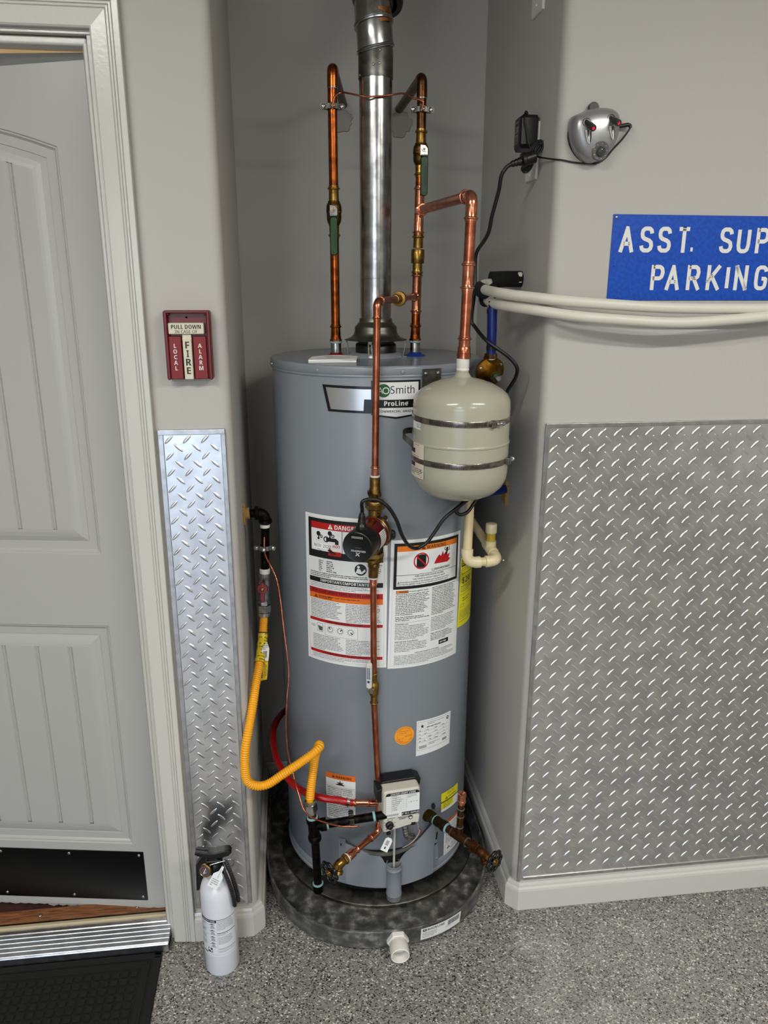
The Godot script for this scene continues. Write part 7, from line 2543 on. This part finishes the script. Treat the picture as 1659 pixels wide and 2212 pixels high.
func wall_things() -> void:
	var LEFT := Basis(Vector3(0, 0, 1), Vector3.UP, Vector3.LEFT)
	# outlet with the two plugs
	var o := thing("wall_outlet", "white duplex outlet plate on the right alcove wall with a black adapter plugged in", "outlet", Vector3(0.56, 1.91, -0.162))
	wall_plate(o, 1.850, 1.967, -0.200, -0.124)
	var b := mb()
	for y in [1.928, 1.889]:
		b.prism(rounded(0.034, 0.029, 0.008, 4), 0.005, 0.0078, Transform3D(LEFT, Vector3(0.56, y, -0.162)), 0.001)
	obj("receptacle", b, M.white, o)
	b = mb()
	screw(b, Vector3(0.5540, 1.862, -0.162), Vector3.LEFT, 0.0028)
	obj("screw", b, M.white, o)
	o = thing("switch_plate", "white wall plate high on the right alcove wall above the outlet", "wall plate", Vector3(0.56, 2.24, -0.175))
	wall_plate(o, 2.181, 2.298, -0.214, -0.138)
	b = mb()
	screw(b, Vector3(0.5540, 2.199, -0.176), Vector3.LEFT, 0.0028)
	obj("screw", b, M.white, o)
	b = mb()
	b.box(Vector3(0.5525, 2.252, -0.176), Vector3(0.004, 0.066, 0.033), 0.001)
	obj("insert", b, M.white, o)
	# plug-in power supply
	o = thing("power_adapter", "black plug-in power adapter with a printed grey label on the outlet", "power adapter", Vector3(0.535, 1.945, -0.144))
	b = mb()
	var ap := PackedVector2Array([Vector2(-0.026, -0.036), Vector2(0.020, -0.034), Vector2(0.026, -0.026), Vector2(0.026, 0.026), Vector2(0.020, 0.033), Vector2(-0.020, 0.033), Vector2(-0.026, 0.026)])
	b.prism(ap, 0.0065, 0.0445, Transform3D(LEFT, Vector3(0.56, 1.945, -0.144)), 0.006, 0.4)
	obj("case", b, M.black, o)
	b = mb()
	var at := Tex.new(120, 220, Color(0.45, 0.45, 0.43))
	for q in [[10, 20, 100, 26], [10, 60, 18, 40], [40, 60, 18, 40], [10, 112, 100, 16], [10, 140, 18, 56], [44, 140, 14, 56], [76, 140, 14, 56], [10, 200, 90, 12]]:
		at.rect(q[0], q[1], q[2], q[3], Color(0.05, 0.05, 0.05))
	b.cap(rounded(0.026, 0.044, 0.001, 2), 0.0447, Transform3D(LEFT, Vector3(0.56, 1.945, -0.148)))
	obj("spec_label", b, printed("adapter_print", at), o)
	b = mb()
	b.tube(arc_pts(Vector3(0.528, 1.989, -0.128), Vector3(0.3, -1, -0.2).normalized(), Vector3(-0.2, -0.9, 0.55).normalized(), 0.014, 8), 0.0035, 10)
	obj("strain_relief", b, M.black, o)
	# thin cord: from the adapter into a tied bundle, then round the sensor
	o = thing("adapter_cord", "thin black cord tied in a bundle by the outlet and running to the silver sensor", "cord", Vector3(0.54, 1.89, -0.1))
	b = mb()
	b.tube(smooth([Vector3(0.5245, 1.976, -0.118), Vector3(0.522, 1.968, -0.113), Vector3(0.528, 1.945, -0.112), Vector3(0.533, 1.920, -0.110), Vector3(0.538, 1.900, -0.105)], 6), 0.0014, 8)
	b.tube(smooth([Vector3(0.7008, 1.9363, 0.016), Vector3(0.7035, 1.9305, 0.014), Vector3(0.692, 1.9119, 0.009), Vector3(0.6749, 1.8929, 0.006), Vector3(0.6598, 1.8753, 0.005), Vector3(0.6427, 1.8665, 0.005), Vector3(0.6212, 1.865, 0.005), Vector3(0.5943, 1.8673, 0.003), Vector3(0.5725, 1.8711, 0.001), Vector3(0.5545, 1.8755, -0.018), Vector3(0.5475, 1.883, -0.055), Vector3(0.541, 1.892, -0.095)], 6), 0.0017, 8)
	b.tube(smooth([Vector3(0.5855, 1.9437, 0.004), Vector3(0.579, 1.9228, 0.004), Vector3(0.5795, 1.9101, 0.004), Vector3(0.5855, 1.8948, 0.004), Vector3(0.597, 1.8804, 0.004), Vector3(0.6117, 1.8703, 0.004), Vector3(0.6288, 1.8653, 0.004), Vector3(0.6427, 1.8650, 0.005)], 6), 0.0014, 8)
	obj("cable", b, M.rubber, o)
	b = mb()
	var ax := Vector3(0.028, 0.062, 0.012).normalized()
	var sd := Vector3(0.9, -0.42, 0.1).normalized()
	var nn := ax.cross(sd).normalized()
	for k in 11:
		var cc := Vector3(0.5395, 1.8925, -0.100) + sd * rng.randf_range(-0.004, 0.004) + nn * rng.randf_range(-0.005, 0.005) + ax * rng.randf_range(-0.003, 0.003)
		var la := rng.randf_range(0.026, 0.036)
		var lb := rng.randf_range(0.005, 0.011)
		var ph := rng.randf_range(-0.5, 0.5)
		var lp := []
		for i in 33:
			var th := TAU * i / 32
			var pinch := 0.35 + 0.65 * absf(cos(th))
			lp.append(cc + ax * cos(th) * la + (sd * cos(ph) + nn * sin(ph)) * sin(th) * lb * pinch * 1.6 + sd * cos(th) * 0.002)
		b.tube(lp, 0.0015, 7, false)
	obj("bundle", b, M.rubber, o)
	b = mb()
	b.lathe([Vector2(0.0062, -0.002), Vector2(0.0075, -0.0015), Vector2(0.0075, 0.0015), Vector2(0.0062, 0.002)], axis(Vector3(0.5395, 1.8925, -0.100), ax), 14)
	obj("twist_tie", b, M.black, o)

	# silver two-laser parking sensor
	o = thing("parking_sensor", "silver rounded parking sensor with two small laser barrels on the right wall", "parking sensor", Vector3(0.63, 1.915, 0.0))
	var outl := [Vector2(0.5981, 1.9564), Vector2(0.6104, 1.9623), Vector2(0.6288, 1.9662), Vector2(0.6485, 1.967), Vector2(0.6647, 1.9642), Vector2(0.6741, 1.9584), Vector2(0.6789, 1.9499), Vector2(0.6803, 1.9353), Vector2(0.6796, 1.9213), Vector2(0.6767, 1.909), Vector2(0.6709, 1.8957), Vector2(0.661, 1.8823), Vector2(0.6488, 1.8723), Vector2(0.6362, 1.8667), Vector2(0.6263, 1.8649), Vector2(0.6162, 1.8663), Vector2(0.6046, 1.8732), Vector2(0.5938, 1.8835), Vector2(0.586, 1.8956), Vector2(0.581, 1.9086), Vector2(0.5785, 1.9224), Vector2(0.5785, 1.9353), Vector2(0.5812, 1.9466), Vector2(0.5876, 1.9527)]
	var c := Vector2(0.631, 1.9185)
	b = mb()
	var m := outl.size()
	var sub := 3
	var rings := [[1.0, 0.0], [1.0, 0.008], [0.99, 0.014], [0.96, 0.022], [0.90, 0.0285], [0.80, 0.0335], [0.66, 0.0365], [0.45, 0.0385], [0.2, 0.0395], [0.001, 0.040]]
	var grid := []
	for rg in rings:
		var row := []
		for i in m * sub:
			var a: Vector2 = outl[i / sub]
			var q: Vector2 = a.cubic_interpolate(outl[(i / sub + 1) % m], outl[(i / sub + m - 1) % m], outl[(i / sub + 2) % m], float(i % sub) / sub)
			var w: Vector2 = c + (q - c) * rg[0]
			row.append(Vector3(w.x, w.y, rg[1]))
		grid.append(row)
	var ids := []
	for j in rings.size():
		var row := []
		for i in m * sub:
			var du: Vector3 = grid[j][(i + 1) % (m * sub)] - grid[j][(i + m * sub - 1) % (m * sub)]
			var dv: Vector3 = grid[mini(j + 1, rings.size() - 1)][i] - grid[maxi(j - 1, 0)][i]
			var n := dv.cross(du).normalized()
			if j == rings.size() - 1: n = Vector3(0, 0, 1)
			if n.z < -0.01: n = -n
			row.append(b.p(grid[j][i], n))
		ids.append(row)
	for j in rings.size() - 1:
		for i in m * sub:
			var k := (i + 1) % (m * sub)
			b.quad(ids[j][i], ids[j][k], ids[j + 1][k], ids[j + 1][i])
	var silver := std("silver_plastic", Color(0.60, 0.60, 0.60), 0.30, 0.55)
	obj("shell", b, silver, o)
	b = mb()
	b.prism(circle(0.0105, 26, Vector2(0.6265, 1.9675)), 0.004, 0.012, Transform3D.IDENTITY, 0.001)
	obj("hook", b, M.black, o)
	var tt := Tex.new(200, 60, Color(0.80, 0.80, 0.76))
	tt.poly([Vector2(90, 14), Vector2(180, 8), Vector2(180, 26), Vector2(90, 34)], Color(0.25, 0.25, 0.25))
	b = mb()
	b.flat(Vector3(0.6105, 1.9525, 0.0300), Vector3(0.6350, 1.9565, 0.0300), Vector3(0.6335, 1.9628, 0.0212), Vector3(0.6080, 1.9592, 0.0212), Vector3(0, 0.5, 1))
	obj("maker_sticker", b, printed("sensor_print", tt), o)
	var lens := std("red_laser", Color(0.35, 0.01, 0.03), 0.1)
	lens.emission_enabled = true
	lens.emission = Color(1.0, 0.08, 0.22)
	lens.emission_energy_multiplier = 0.9
	var gun := std("gunmetal", Color(0.34, 0.34, 0.33), 0.3, 0.8)
	for q in [[Vector3(0.6041, 1.9352, 0.0355), Vector3(0.6111, 1.9207, 0.058)], [Vector3(0.6535, 1.9436, 0.0355), Vector3(0.6629, 1.9314, 0.056)]]:
		var p0: Vector3 = q[0]
		var p1: Vector3 = q[1]
		var d := (p1 - p0).normalized()
		b = mb()
		b.lathe([Vector2(0.0062, -0.002), Vector2(0.0088, -0.0015), Vector2(0.0086, 0.0015), Vector2(0.0076, 0.0026), Vector2(0.0066, 0.0014), Vector2(0.0062, -0.002)], axis(p0, Vector3(0, 0, 1)), 26)
		obj("socket_ring", b, M.steel, o)
		b = mb()
		fitting(b, p0 - d * 0.004, p1, [Vector2(0.0, 0), Vector2(0.0052, 0.0005), Vector2(0.0054, 0.014), Vector2(0.0064, 0.0145), Vector2(0.0066, p0.distance_to(p1) + 0.002), Vector2(0.0058, p0.distance_to(p1) + 0.004), Vector2(0.0034, p0.distance_to(p1) + 0.004), Vector2(0.003, p0.distance_to(p1) + 0.003), Vector2(0.0, p0.distance_to(p1) + 0.003)], 22)
		obj("laser_barrel", b, gun, o)
		b = mb()
		b.lathe([Vector2(0.0032, 0.0), Vector2(0.0022, 0.0012), Vector2(0.0, 0.0016)], axis(p1 - d * 0.0012, d), 14)
		obj("laser_lens", b, lens, o)
		# teardrop recess under the barrel
		b = mb()
		var td := []
		var dr := Vector2(p0.x + 0.0030, p0.y - 0.0145)
		for i in 9:
			var s := i / 8.0
			td.append([dr + Vector2(0.0036 * s, -0.0245 * s), 0.0072 * sqrt(maxf(0.0, 1.0 - s * s))])
		for i in 8:
			var w0: float = td[i][1]
			var w1: float = td[i + 1][1]
			var a0: Vector2 = td[i][0]
			var a1: Vector2 = td[i + 1][0]
			for s in 6:
				var f0 := -1.0 + s / 3.0
				var f1 := -1.0 + (s + 1) / 3.0
				var id := []
				for e in [[a0, w0, f0], [a0, w0, f1], [a1, w1, f1], [a1, w1, f0]]:
					id.append(b.p(Vector3(e[0].x + e[1] * e[2], e[0].y, 0.0402 - 0.0012 * absf(e[2]) + 0.0012 * (1 - e[2] * e[2])), Vector3(e[2] * 0.9, 0.2, 1)))
				b.quad(id[0], id[1], id[2], id[3])
		obj("teardrop", b, M.steel, o)
	b = mb()
	var sx := axis(Vector3(0.6370, 1.8845, 0.0335), Vector3(0.10, -0.28, 1).normalized())
	b.lathe([Vector2(0.0, -0.004), Vector2(0.0185, -0.004), Vector2(0.0185, 0.001), Vector2(0.0165, 0.0030), Vector2(0.0105, 0.0026), Vector2(0.0100, 0.0012), Vector2(0.0, 0.0012)], sx, 36)
	obj("sensor_ring", b, std("grey_ring", Color(0.42, 0.42, 0.41), 0.35, 0.3), o)
	b = mb()
	b.lathe([Vector2(0.0098, 0.001), Vector2(0.0092, 0.0050), Vector2(0.0066, 0.0080), Vector2(0.003, 0.0093), Vector2(0.0, 0.0096)], sx, 26)
	obj("sensor_dome", b, std("smoked_dome", Color(0.25, 0.26, 0.26), 0.06), o)
	b = mb()
	for i in 9:
		var th := TAU * i / 9 - 2.2
		b.lathe([Vector2(0.0009, 0), Vector2(0, 0.0009)], Transform3D(sx.basis, sx * Vector3(cos(th) * 0.0140, 0.0028, sin(th) * 0.0140)), 8)
	obj("led_dots", b, std("led_white", Color(0.85, 0.86, 0.88), 0.2), o)
	b = mb()
	b.tube([Vector3(0.678, 1.934, 0.012), Vector3(0.700, 1.9375, 0.013)], 0.0040, 14)
	b.tube(smooth([Vector3(0.698, 1.9375, 0.013), Vector3(0.7035, 1.9368, 0.0135), Vector3(0.7045, 1.932, 0.014)], 4), 0.0034, 12)
	obj("power_jack", b, M.black, o)

	# blue parking sign
	o = thing("parking_sign", "blue metal sign reading ASST. SUP over PARKING in white letters", "sign", Vector3(0.93, 1.682, 0))
	b = mb()
	b.prism(rounded(0.50, 0.1745, 0.0015, 2, Vector2(0.9395, 1.6825)), 0.0004, 0.0022, Transform3D.IDENTITY, 0.0006)
	var bm := std("sign_blue", Color.WHITE, 0.34)
	bm.albedo_texture = noise_tex(512, 0.03, [[0.25, Color(0.0, 0.26, 0.64)], [0.7, Color(0.0, 0.30, 0.72)]], FastNoiseLite.TYPE_SIMPLEX, 4, 61)
	bm.metallic = 0.1
	tri_map(bm, 5.0)
	obj("panel", b, bm, o)
	b = mb()
	screw(b, Vector3(0.6962, 1.7635, 0.0022), Vector3(0, 0, 1), 0.0034)
	obj("screw", b, M.zinc, o)
	b = mb()
	for i in 26:
		var q := Vector3(0.692 + absf(rng.randfn(0, 0.006)), rng.randf_range(1.600, 1.69), 0.00222) if i < 14 else Vector3(rng.randf_range(0.70, 1.0), 1.598 + absf(rng.randfn(0, 0.005)), 0.00222)
		b.prism(circle(rng.randf_range(0.0004, 0.0011), 6), 0.0, 0.0002, Transform3D(Basis.IDENTITY, q))
	obj("scuffs", b, std("sign_scuff", Color(0.06, 0.08, 0.16), 0.8), o).set_meta("kind", "stuff")
	var white := std("reflective_white", Color(0.86, 0.855, 0.83), 0.5)
	var hgt := 0.0520
	for q in [["A", 0.7110], ["S", 0.7555], ["S", 0.7955], ["T", 0.8385], [".", 0.8675], ["S", 0.9355], ["U", 0.9755], ["P", 1.0190]]:
		letter(o, q[0], Vector2(q[1], 1.6940), hgt, white)
	for q in [["P", 0.7880], ["A", 0.8225], ["R", 0.8700], ["K", 0.9155], ["I", 0.9575], ["N", 0.9800], ["G", 1.0270]]:
		letter(o, q[0], Vector2(q[1], 1.6170), hgt, white)

	# red local fire alarm pull station
	o = thing("fire_alarm_pull", "red fire alarm pull station with a cream T-shaped handle on the left wall", "fire alarm", Vector3(-0.196, 1.507, 0))
	var red := paint("alarm_red", Color(0.37, 0.018, 0.026), 0.34, 0.12, 20.0)
	b = mb()
	b.prism(rounded(0.0915, 0.1375, 0.004, 3, Vector2(-0.1960, 1.5075)), 0.0, 0.016, Transform3D.IDENTITY, 0.002)
	# raised rims left, right, top; open at the bottom
	for s in [-1.0, 1.0]:
		b.box(Vector3(-0.1960 + s * 0.0418, 1.5075, 0.0235), Vector3(0.0075, 0.1365, 0.017), 0.0025)
		b.box(Vector3(-0.1960 + s * 0.0372, 1.488, 0.019), Vector3(0.003, 0.092, 0.008), 0.001)
	b.box(Vector3(-0.1960, 1.5735, 0.0235), Vector3(0.0900, 0.0055, 0.017), 0.002)
	for s in [-1.0, 1.0]:
		# filleted inner top corners
		b.box(Vector3(-0.1960 + s * 0.0365, 1.569, 0.0225), Vector3(0.006, 0.006, 0.014), 0.0028, Basis(Vector3(0, 0, 1), PI / 4))
	obj("back_box", b, red, o)
	b = mb()
	b.box(Vector3(-0.2230, 1.4830, 0.021), Vector3(0.0270, 0.0860, 0.011), 0.002)
	b.box(Vector3(-0.1735, 1.4830, 0.021), Vector3(0.0270, 0.0860, 0.011), 0.002)
	obj("front_panel", b, paint("alarm_panel_red", Color(0.46, 0.075, 0.09), 0.5, 0.5, 30.0), o)
	var cream := paint("cream_handle_paint", Color(0.79, 0.765, 0.68), 0.4, 0.2, 24.0)
	b = mb()
	b.prism(rounded(0.0705, 0.0225, 0.0025, 4, Vector2(-0.1980, 1.5412)), 0.016, 0.0325, Transform3D.IDENTITY, 0.0022)
	b.box(Vector3(-0.1982, 1.5245, 0.0235), Vector3(0.0180, 0.013, 0.008), 0.001)
	b.tube([Vector3(-0.2072, 1.5205, 0.0255), Vector3(-0.1892, 1.5205, 0.0255)], 0.0032, 12)
	b.box(Vector3(-0.1982, 1.4798, 0.0245), Vector3(0.0178, 0.0800, 0.0115), 0.0014)
	var hd := obj("pull_handle", b, cream, o, "cream T-shaped pull handle")
	var ink := std("handle_ink", Color(0.13, 0.12, 0.10), 0.6)
	var F := Basis.IDENTITY
	lettering("PULL DOWN", Transform3D(F, Vector3(-0.1980, 1.5447, 0.0327)), 0.0080, ink, hd, 0.0004, 700, 0.92)
	lettering("IN CASE OF", Transform3D(F, Vector3(-0.1980, 1.5352, 0.0327)), 0.0056, ink, hd, 0.0004, 400, 1.12)
	for i in 4:
		lettering("FIRE"[i], Transform3D(F, Vector3(-0.1982, 1.5085 - i * 0.0170, 0.0304)), 0.0135, ink, hd, 0.0004, 700, 1.05 if i != 1 else 0.8)
	var wi := std("alarm_white", Color(0.84, 0.82, 0.78), 0.5)
	for i in 5:
		lettering("LOCAL"[i], Transform3D(F, Vector3(-0.2230, 1.5070 - i * 0.0112, 0.0270)), 0.0082, wi, o, 0.0012)
		lettering("ALARM"[i], Transform3D(F, Vector3(-0.1735, 1.5070 - i * 0.0112, 0.0270)), 0.0082, wi, o, 0.0012)
	b = mb()
	screw(b, Vector3(-0.1975, 1.5625, 0.016), Vector3(0, 0, 1), 0.0022)
	obj("screw", b, M.iron, o)

const GLYPH := {
	"A": [[[0.0, 0.0], [0.5, 1.0], [1.0, 0.0]], [[0.20, 0.30], [0.80, 0.30]]],
	"S": [[[0.96, 0.78], [0.90, 0.92], [0.72, 1.0], [0.30, 1.0], [0.10, 0.92], [0.04, 0.76], [0.10, 0.62], [0.28, 0.54], [0.70, 0.46], [0.90, 0.38], [0.97, 0.22], [0.90, 0.08], [0.70, 0.0], [0.28, 0.0], [0.08, 0.08], [0.02, 0.22]]],
	"T": [[[0.0, 1.0], [1.0, 1.0]], [[0.5, 1.0], [0.5, 0.0]]],
	".": [[[0.0, 0.06], [0.22, 0.06]]],
	"U": [[[0.02, 1.0], [0.02, 0.28], [0.10, 0.08], [0.32, 0.0], [0.68, 0.0], [0.90, 0.08], [0.98, 0.28], [0.98, 1.0]]],
	"P": [[[0.02, 0.0], [0.02, 1.0]], [[0.02, 1.0], [0.66, 1.0], [0.88, 0.92], [0.96, 0.74], [0.88, 0.54], [0.66, 0.46], [0.02, 0.46]]],
	"R": [[[0.02, 0.0], [0.02, 1.0]], [[0.02, 1.0], [0.66, 1.0], [0.88, 0.92], [0.96, 0.74], [0.88, 0.54], [0.66, 0.46], [0.02, 0.46]], [[0.52, 0.46], [0.98, 0.0]]],
	"K": [[[0.02, 0.0], [0.02, 1.0]], [[0.96, 1.0], [0.04, 0.34]], [[0.34, 0.56], [0.98, 0.0]]],
	"I": [[[0.12, 0.0], [0.12, 1.0]]],
	"N": [[[0.02, 0.0], [0.02, 1.0]], [[0.02, 1.0], [0.98, 0.0]], [[0.98, 0.0], [0.98, 1.0]]],
	"G": [[[0.95, 0.80], [0.88, 0.93], [0.68, 1.0], [0.32, 1.0], [0.10, 0.92], [0.02, 0.72], [0.02, 0.28], [0.10, 0.08], [0.32, 0.0], [0.68, 0.0], [0.90, 0.08], [0.96, 0.26], [0.96, 0.46], [0.56, 0.46]]],
}

func letter(o: Node3D, ch: String, at: Vector2, hh: float, m: Material) -> void:
	var b := mb()
	var th := 0.0082
	var w := 0.0235
	var z := 0.00222
	for st in GLYPH[ch]:
		var pl := PackedVector2Array()
		for q in st:
			pl.append(at + Vector2(q[0] * w, th * 0.5 + q[1] * (hh - th)))
		if ch in "APRKNT" and st.size() <= 3:
			# square ends that reach the full height
			var d0 := (pl[0] - pl[1]).normalized()
			var d1 := (pl[pl.size() - 1] - pl[pl.size() - 2]).normalized()
			if absf(d0.y) > 0.5: pl[0] += d0 * th * 0.5
			if absf(d1.y) > 0.5: pl[pl.size() - 1] += d1 * th * 0.5
		for q in Geometry2D.offset_polyline(pl, th * 0.5, Geometry2D.JOIN_ROUND if st.size() > 3 else Geometry2D.JOIN_MITER, Geometry2D.END_BUTT):
			if not Geometry2D.is_polygon_clockwise(q):
				b.prism(q, z, z + 0.0005, Transform3D.IDENTITY, 0.0, 0.5, false)
	obj("letter", b, m, o)

func extinguisher() -> void:
	var c := Vector3(-0.207, 0, 0.092)
	var at := Transform3D(Basis.IDENTITY, c)
	var R := 0.0415
	var o := thing("fire_extinguisher", "small white fire extinguisher standing on the floor by the door casing", "fire extinguisher", c)
	var b := mb()
	b.lathe([Vector2(0.0, 0.003), Vector2(0.030, 0.003), Vector2(0.034, 0.0), Vector2(0.0385, 0.002), Vector2(R, 0.008), Vector2(R, 0.226), Vector2(0.0405, 0.238), Vector2(0.0370, 0.251), Vector2(0.0310, 0.262), Vector2(0.0225, 0.2715), Vector2(0.0155, 0.277), Vector2(0.0140, 0.280), Vector2(0.0140, 0.286), Vector2(0.0, 0.286)], at, 64, 0.5)
	obj("cylinder", b, paint("white_enamel", Color(0.83, 0.84, 0.86), 0.17, 0.02, 3.0), o)
	var t := Tex.new(900, 760, Color(0.83, 0.84, 0.86))
	var r := RandomNumberGenerator.new()
	r.seed = 71
	# print runs round the front: pictures at left, text at right
	t.rect(0, 0, 900, 8, INK)
	t.rect(0, 0, 470, 56, INK)
	t.words("INSTRUCTIONS", 440, 14, 30, Color(0.83, 0.84, 0.86), "right")
	t.rect(470, 56, 3, 640, GREY)
	for i in 4:
		t.rect(40, 176 + i * 130, 430, 2, GREY)
		t.greek(60, 70 + i * 130, 170, 5, 18, INK if i % 2 else GREY, r)
		t.poly([Vector2(330, 172 + i * 130), Vector2(350, 110 + i * 130), Vector2(400, 100 + i * 130), Vector2(440, 172 + i * 130)], Color(0.62, 0.63, 0.65))
		t.poly([Vector2(300, 110 + i * 130), Vector2(370, 72 + i * 130), Vector2(450, 100 + i * 130), Vector2(370, 92 + i * 130)], INK)
	t.disc(110, 260, 14, Color(0.65, 0.1, 0.1))
	t.rect(240, 590, 110, 90, INK)
	t.disc(280, 620, 26, PAPER)
	t.disc(322, 648, 20, PAPER)
	t.rect(100, 680, 130, 26, GREY)
	t.greek(490, 22, 380, 11, 18, GREY, r)
	t.rect(473, 268, 427, 12, INK)
	t.greek(490, 296, 230, 2, 20, INK, r)
	t.greek(490, 350, 330, 9, 18, GREY, r)
	t.rect(490, 590, 390, 30, Color(0.68, 0.69, 0.70))
	t.greek(490, 640, 380, 3, 16, GREY, r)
	t.rect(40, 720, 860, 3, GREY)
	b = mb()
	bent(b, [Vector2(-78, 0.065), Vector2(62, 0.065), Vector2(62, 0.174), Vector2(-78, 0.174)], R + 0.0004, c, 24)
	obj("instruction_label", b, printed("extinguisher_print", t, 0.25), o)
	var bk := std("extinguisher_black", Color(0.018, 0.018, 0.019), 0.42)
	b = mb()
	# valve block, carrying handle and squeeze lever
	b.lathe([Vector2(0.0, 0.282), Vector2(0.0185, 0.282), Vector2(0.0195, 0.286), Vector2(0.0175, 0.306), Vector2(0.0135, 0.312), Vector2(0.0, 0.312)], at, 28)
	b.box(c + Vector3(-0.003, 0.309, 0.004), Vector3(0.040, 0.024, 0.022), 0.004)
	b.box(c + Vector3(-0.004, 0.325, 0.004), Vector3(0.026, 0.016, 0.016), 0.003)
	obj("valve_block", b, bk, o)
	b = mb()
	var hb := Basis(Vector3(0, 0, 1), deg_to_rad(-4))
	var top := PackedVector2Array([Vector2(-0.038, 0.000), Vector2(-0.018, -0.006), Vector2(0.002, -0.007), Vector2(0.022, -0.006), Vector2(0.036, -0.001), Vector2(0.042, 0.007), Vector2(0.036, 0.014), Vector2(0.022, 0.0135), Vector2(0.004, 0.0085), Vector2(-0.016, 0.009), Vector2(-0.038, 0.012)])
	b.prism(top, -0.011, 0.011, Transform3D(hb, c + Vector3(-0.003, 0.334, 0.004)), 0.003, 0.9)
	b.tube([c + Vector3(-0.044, 0.346, 0.006), c + Vector3(-0.016, 0.338, 0.005)], 0.0088, 16)
	obj("squeeze_lever", b, bk, o)
	# pressure gauge facing the viewer's left
	b = mb()
	var gd := Vector3(-0.35, 0.20, 0.92).normalized()
	var gp := c + Vector3(-0.021, 0.303, 0.021)
	fitting(b, gp - gd * 0.012, gp + gd * 0.006, [Vector2(0.0, 0), Vector2(0.008, 0.0), Vector2(0.009, 0.006), Vector2(0.0145, 0.008), Vector2(0.0155, 0.011), Vector2(0.0155, 0.0165), Vector2(0.0140, 0.018), Vector2(0.0128, 0.0165), Vector2(0.0, 0.0165)], 30)
	var g := obj("pressure_gauge", b, M.brass, o)
	var gt := Tex.new(160, 160, Color(0.34, 0.31, 0.34))
	gt.disc(80, 80, 60, Color(0.14, 0.11, 0.15), 52)
	gt.poly([Vector2(80, 80), Vector2(40, 40), Vector2(66, 26)], Color(0.55, 0.12, 0.12))
	gt.poly([Vector2(80, 80), Vector2(76, 22), Vector2(112, 36)], Color(0.20, 0.38, 0.20))
	gt.line(Vector2(60, 120), Vector2(92, 40), 8, PAPER)
	gt.greek(50, 100, 60, 2, 18, PAPER, r)
	b = mb()
	b.cap(circle(0.0126, 24), 0.0048, facing(gp, gd))
	obj("gauge_face", b, printed("gauge_print", gt, 0.08), g)
	# wall-bracket straps either side
	b = mb()
	b.prism(PackedVector2Array([Vector2(-0.026, 0.322), Vector2(-0.004, 0.318), Vector2(-0.008, 0.268), Vector2(-0.030, 0.258), Vector2(-0.045, 0.216), Vector2(-0.052, 0.214), Vector2(-0.049, 0.288)]), -0.030, -0.012, Transform3D(Basis.IDENTITY, Vector3(c.x, 0, c.z)), 0.003, 0.3)
	obj("bracket_arm", b, bk, o)
	b = mb()
	var hp := smooth([c + Vector3(0.018, 0.312, 0.012), c + Vector3(0.028, 0.292, 0.022), c + Vector3(0.037, 0.262, 0.028), c + Vector3(0.043, 0.228, 0.028), c + Vector3(0.0445, 0.205, 0.027)], 6)
	for k in 2:
		for i in hp.size() - 1:
			var a: Vector3 = hp[i]
			var q: Vector3 = hp[i + 1]
			var off := Vector3(0.005, 0.003, -0.004) if k else Vector3(-0.0035, -0.004, 0.003)
			var fx := facing((a + q) / 2 + off, q - a, Vector3(0.5, 0.2, 1))
			b.box(fx.origin, Vector3(0.0085, 0.011, a.distance_to(q) + 0.002), 0.002, fx.basis)
	obj("discharge_hose", b, bk, o)
	b = mb()
	var ring := []
	for i in 29:
		var th := TAU * i / 28
		ring.append(c + Vector3(0.033, 0.312, 0.014) + Vector3(cos(th) * 0.011, sin(th) * 0.0135, sin(th) * 0.004))
	b.tube(ring, 0.0009, 8, false)
	b.tube([c + Vector3(-0.012, 0.313, 0.017), c + Vector3(0.024, 0.320, 0.015)], 0.0012, 8)
	obj("pull_pin", b, M.steel, o)
	var tg := Tex.new(200, 280, Color(0.85, 0.86, 0.86))
	tg.line(Vector2(100, 40), Vector2(110, 150), 7, GREY)
	tg.greek(30, 170, 140, 4, 24, GREY, r)
	b = mb()
	var tf := facing(c + Vector3(0.004, 0.293, 0.043), Vector3(-0.05, 0.30, 1), Vector3(0.55, 1, 0))
	b.prism(PackedVector2Array([Vector2(-0.0125, -0.021), Vector2(0.0125, -0.021), Vector2(0.0125, 0.010), Vector2(0.004, 0.020), Vector2(0.0025, 0.034), Vector2(-0.0025, 0.034), Vector2(-0.004, 0.020), Vector2(-0.0125, 0.010)]), -0.0004, 0.0004, tf)
	obj("hang_tag", b, printed("tag_card", tg, 0.6), o)
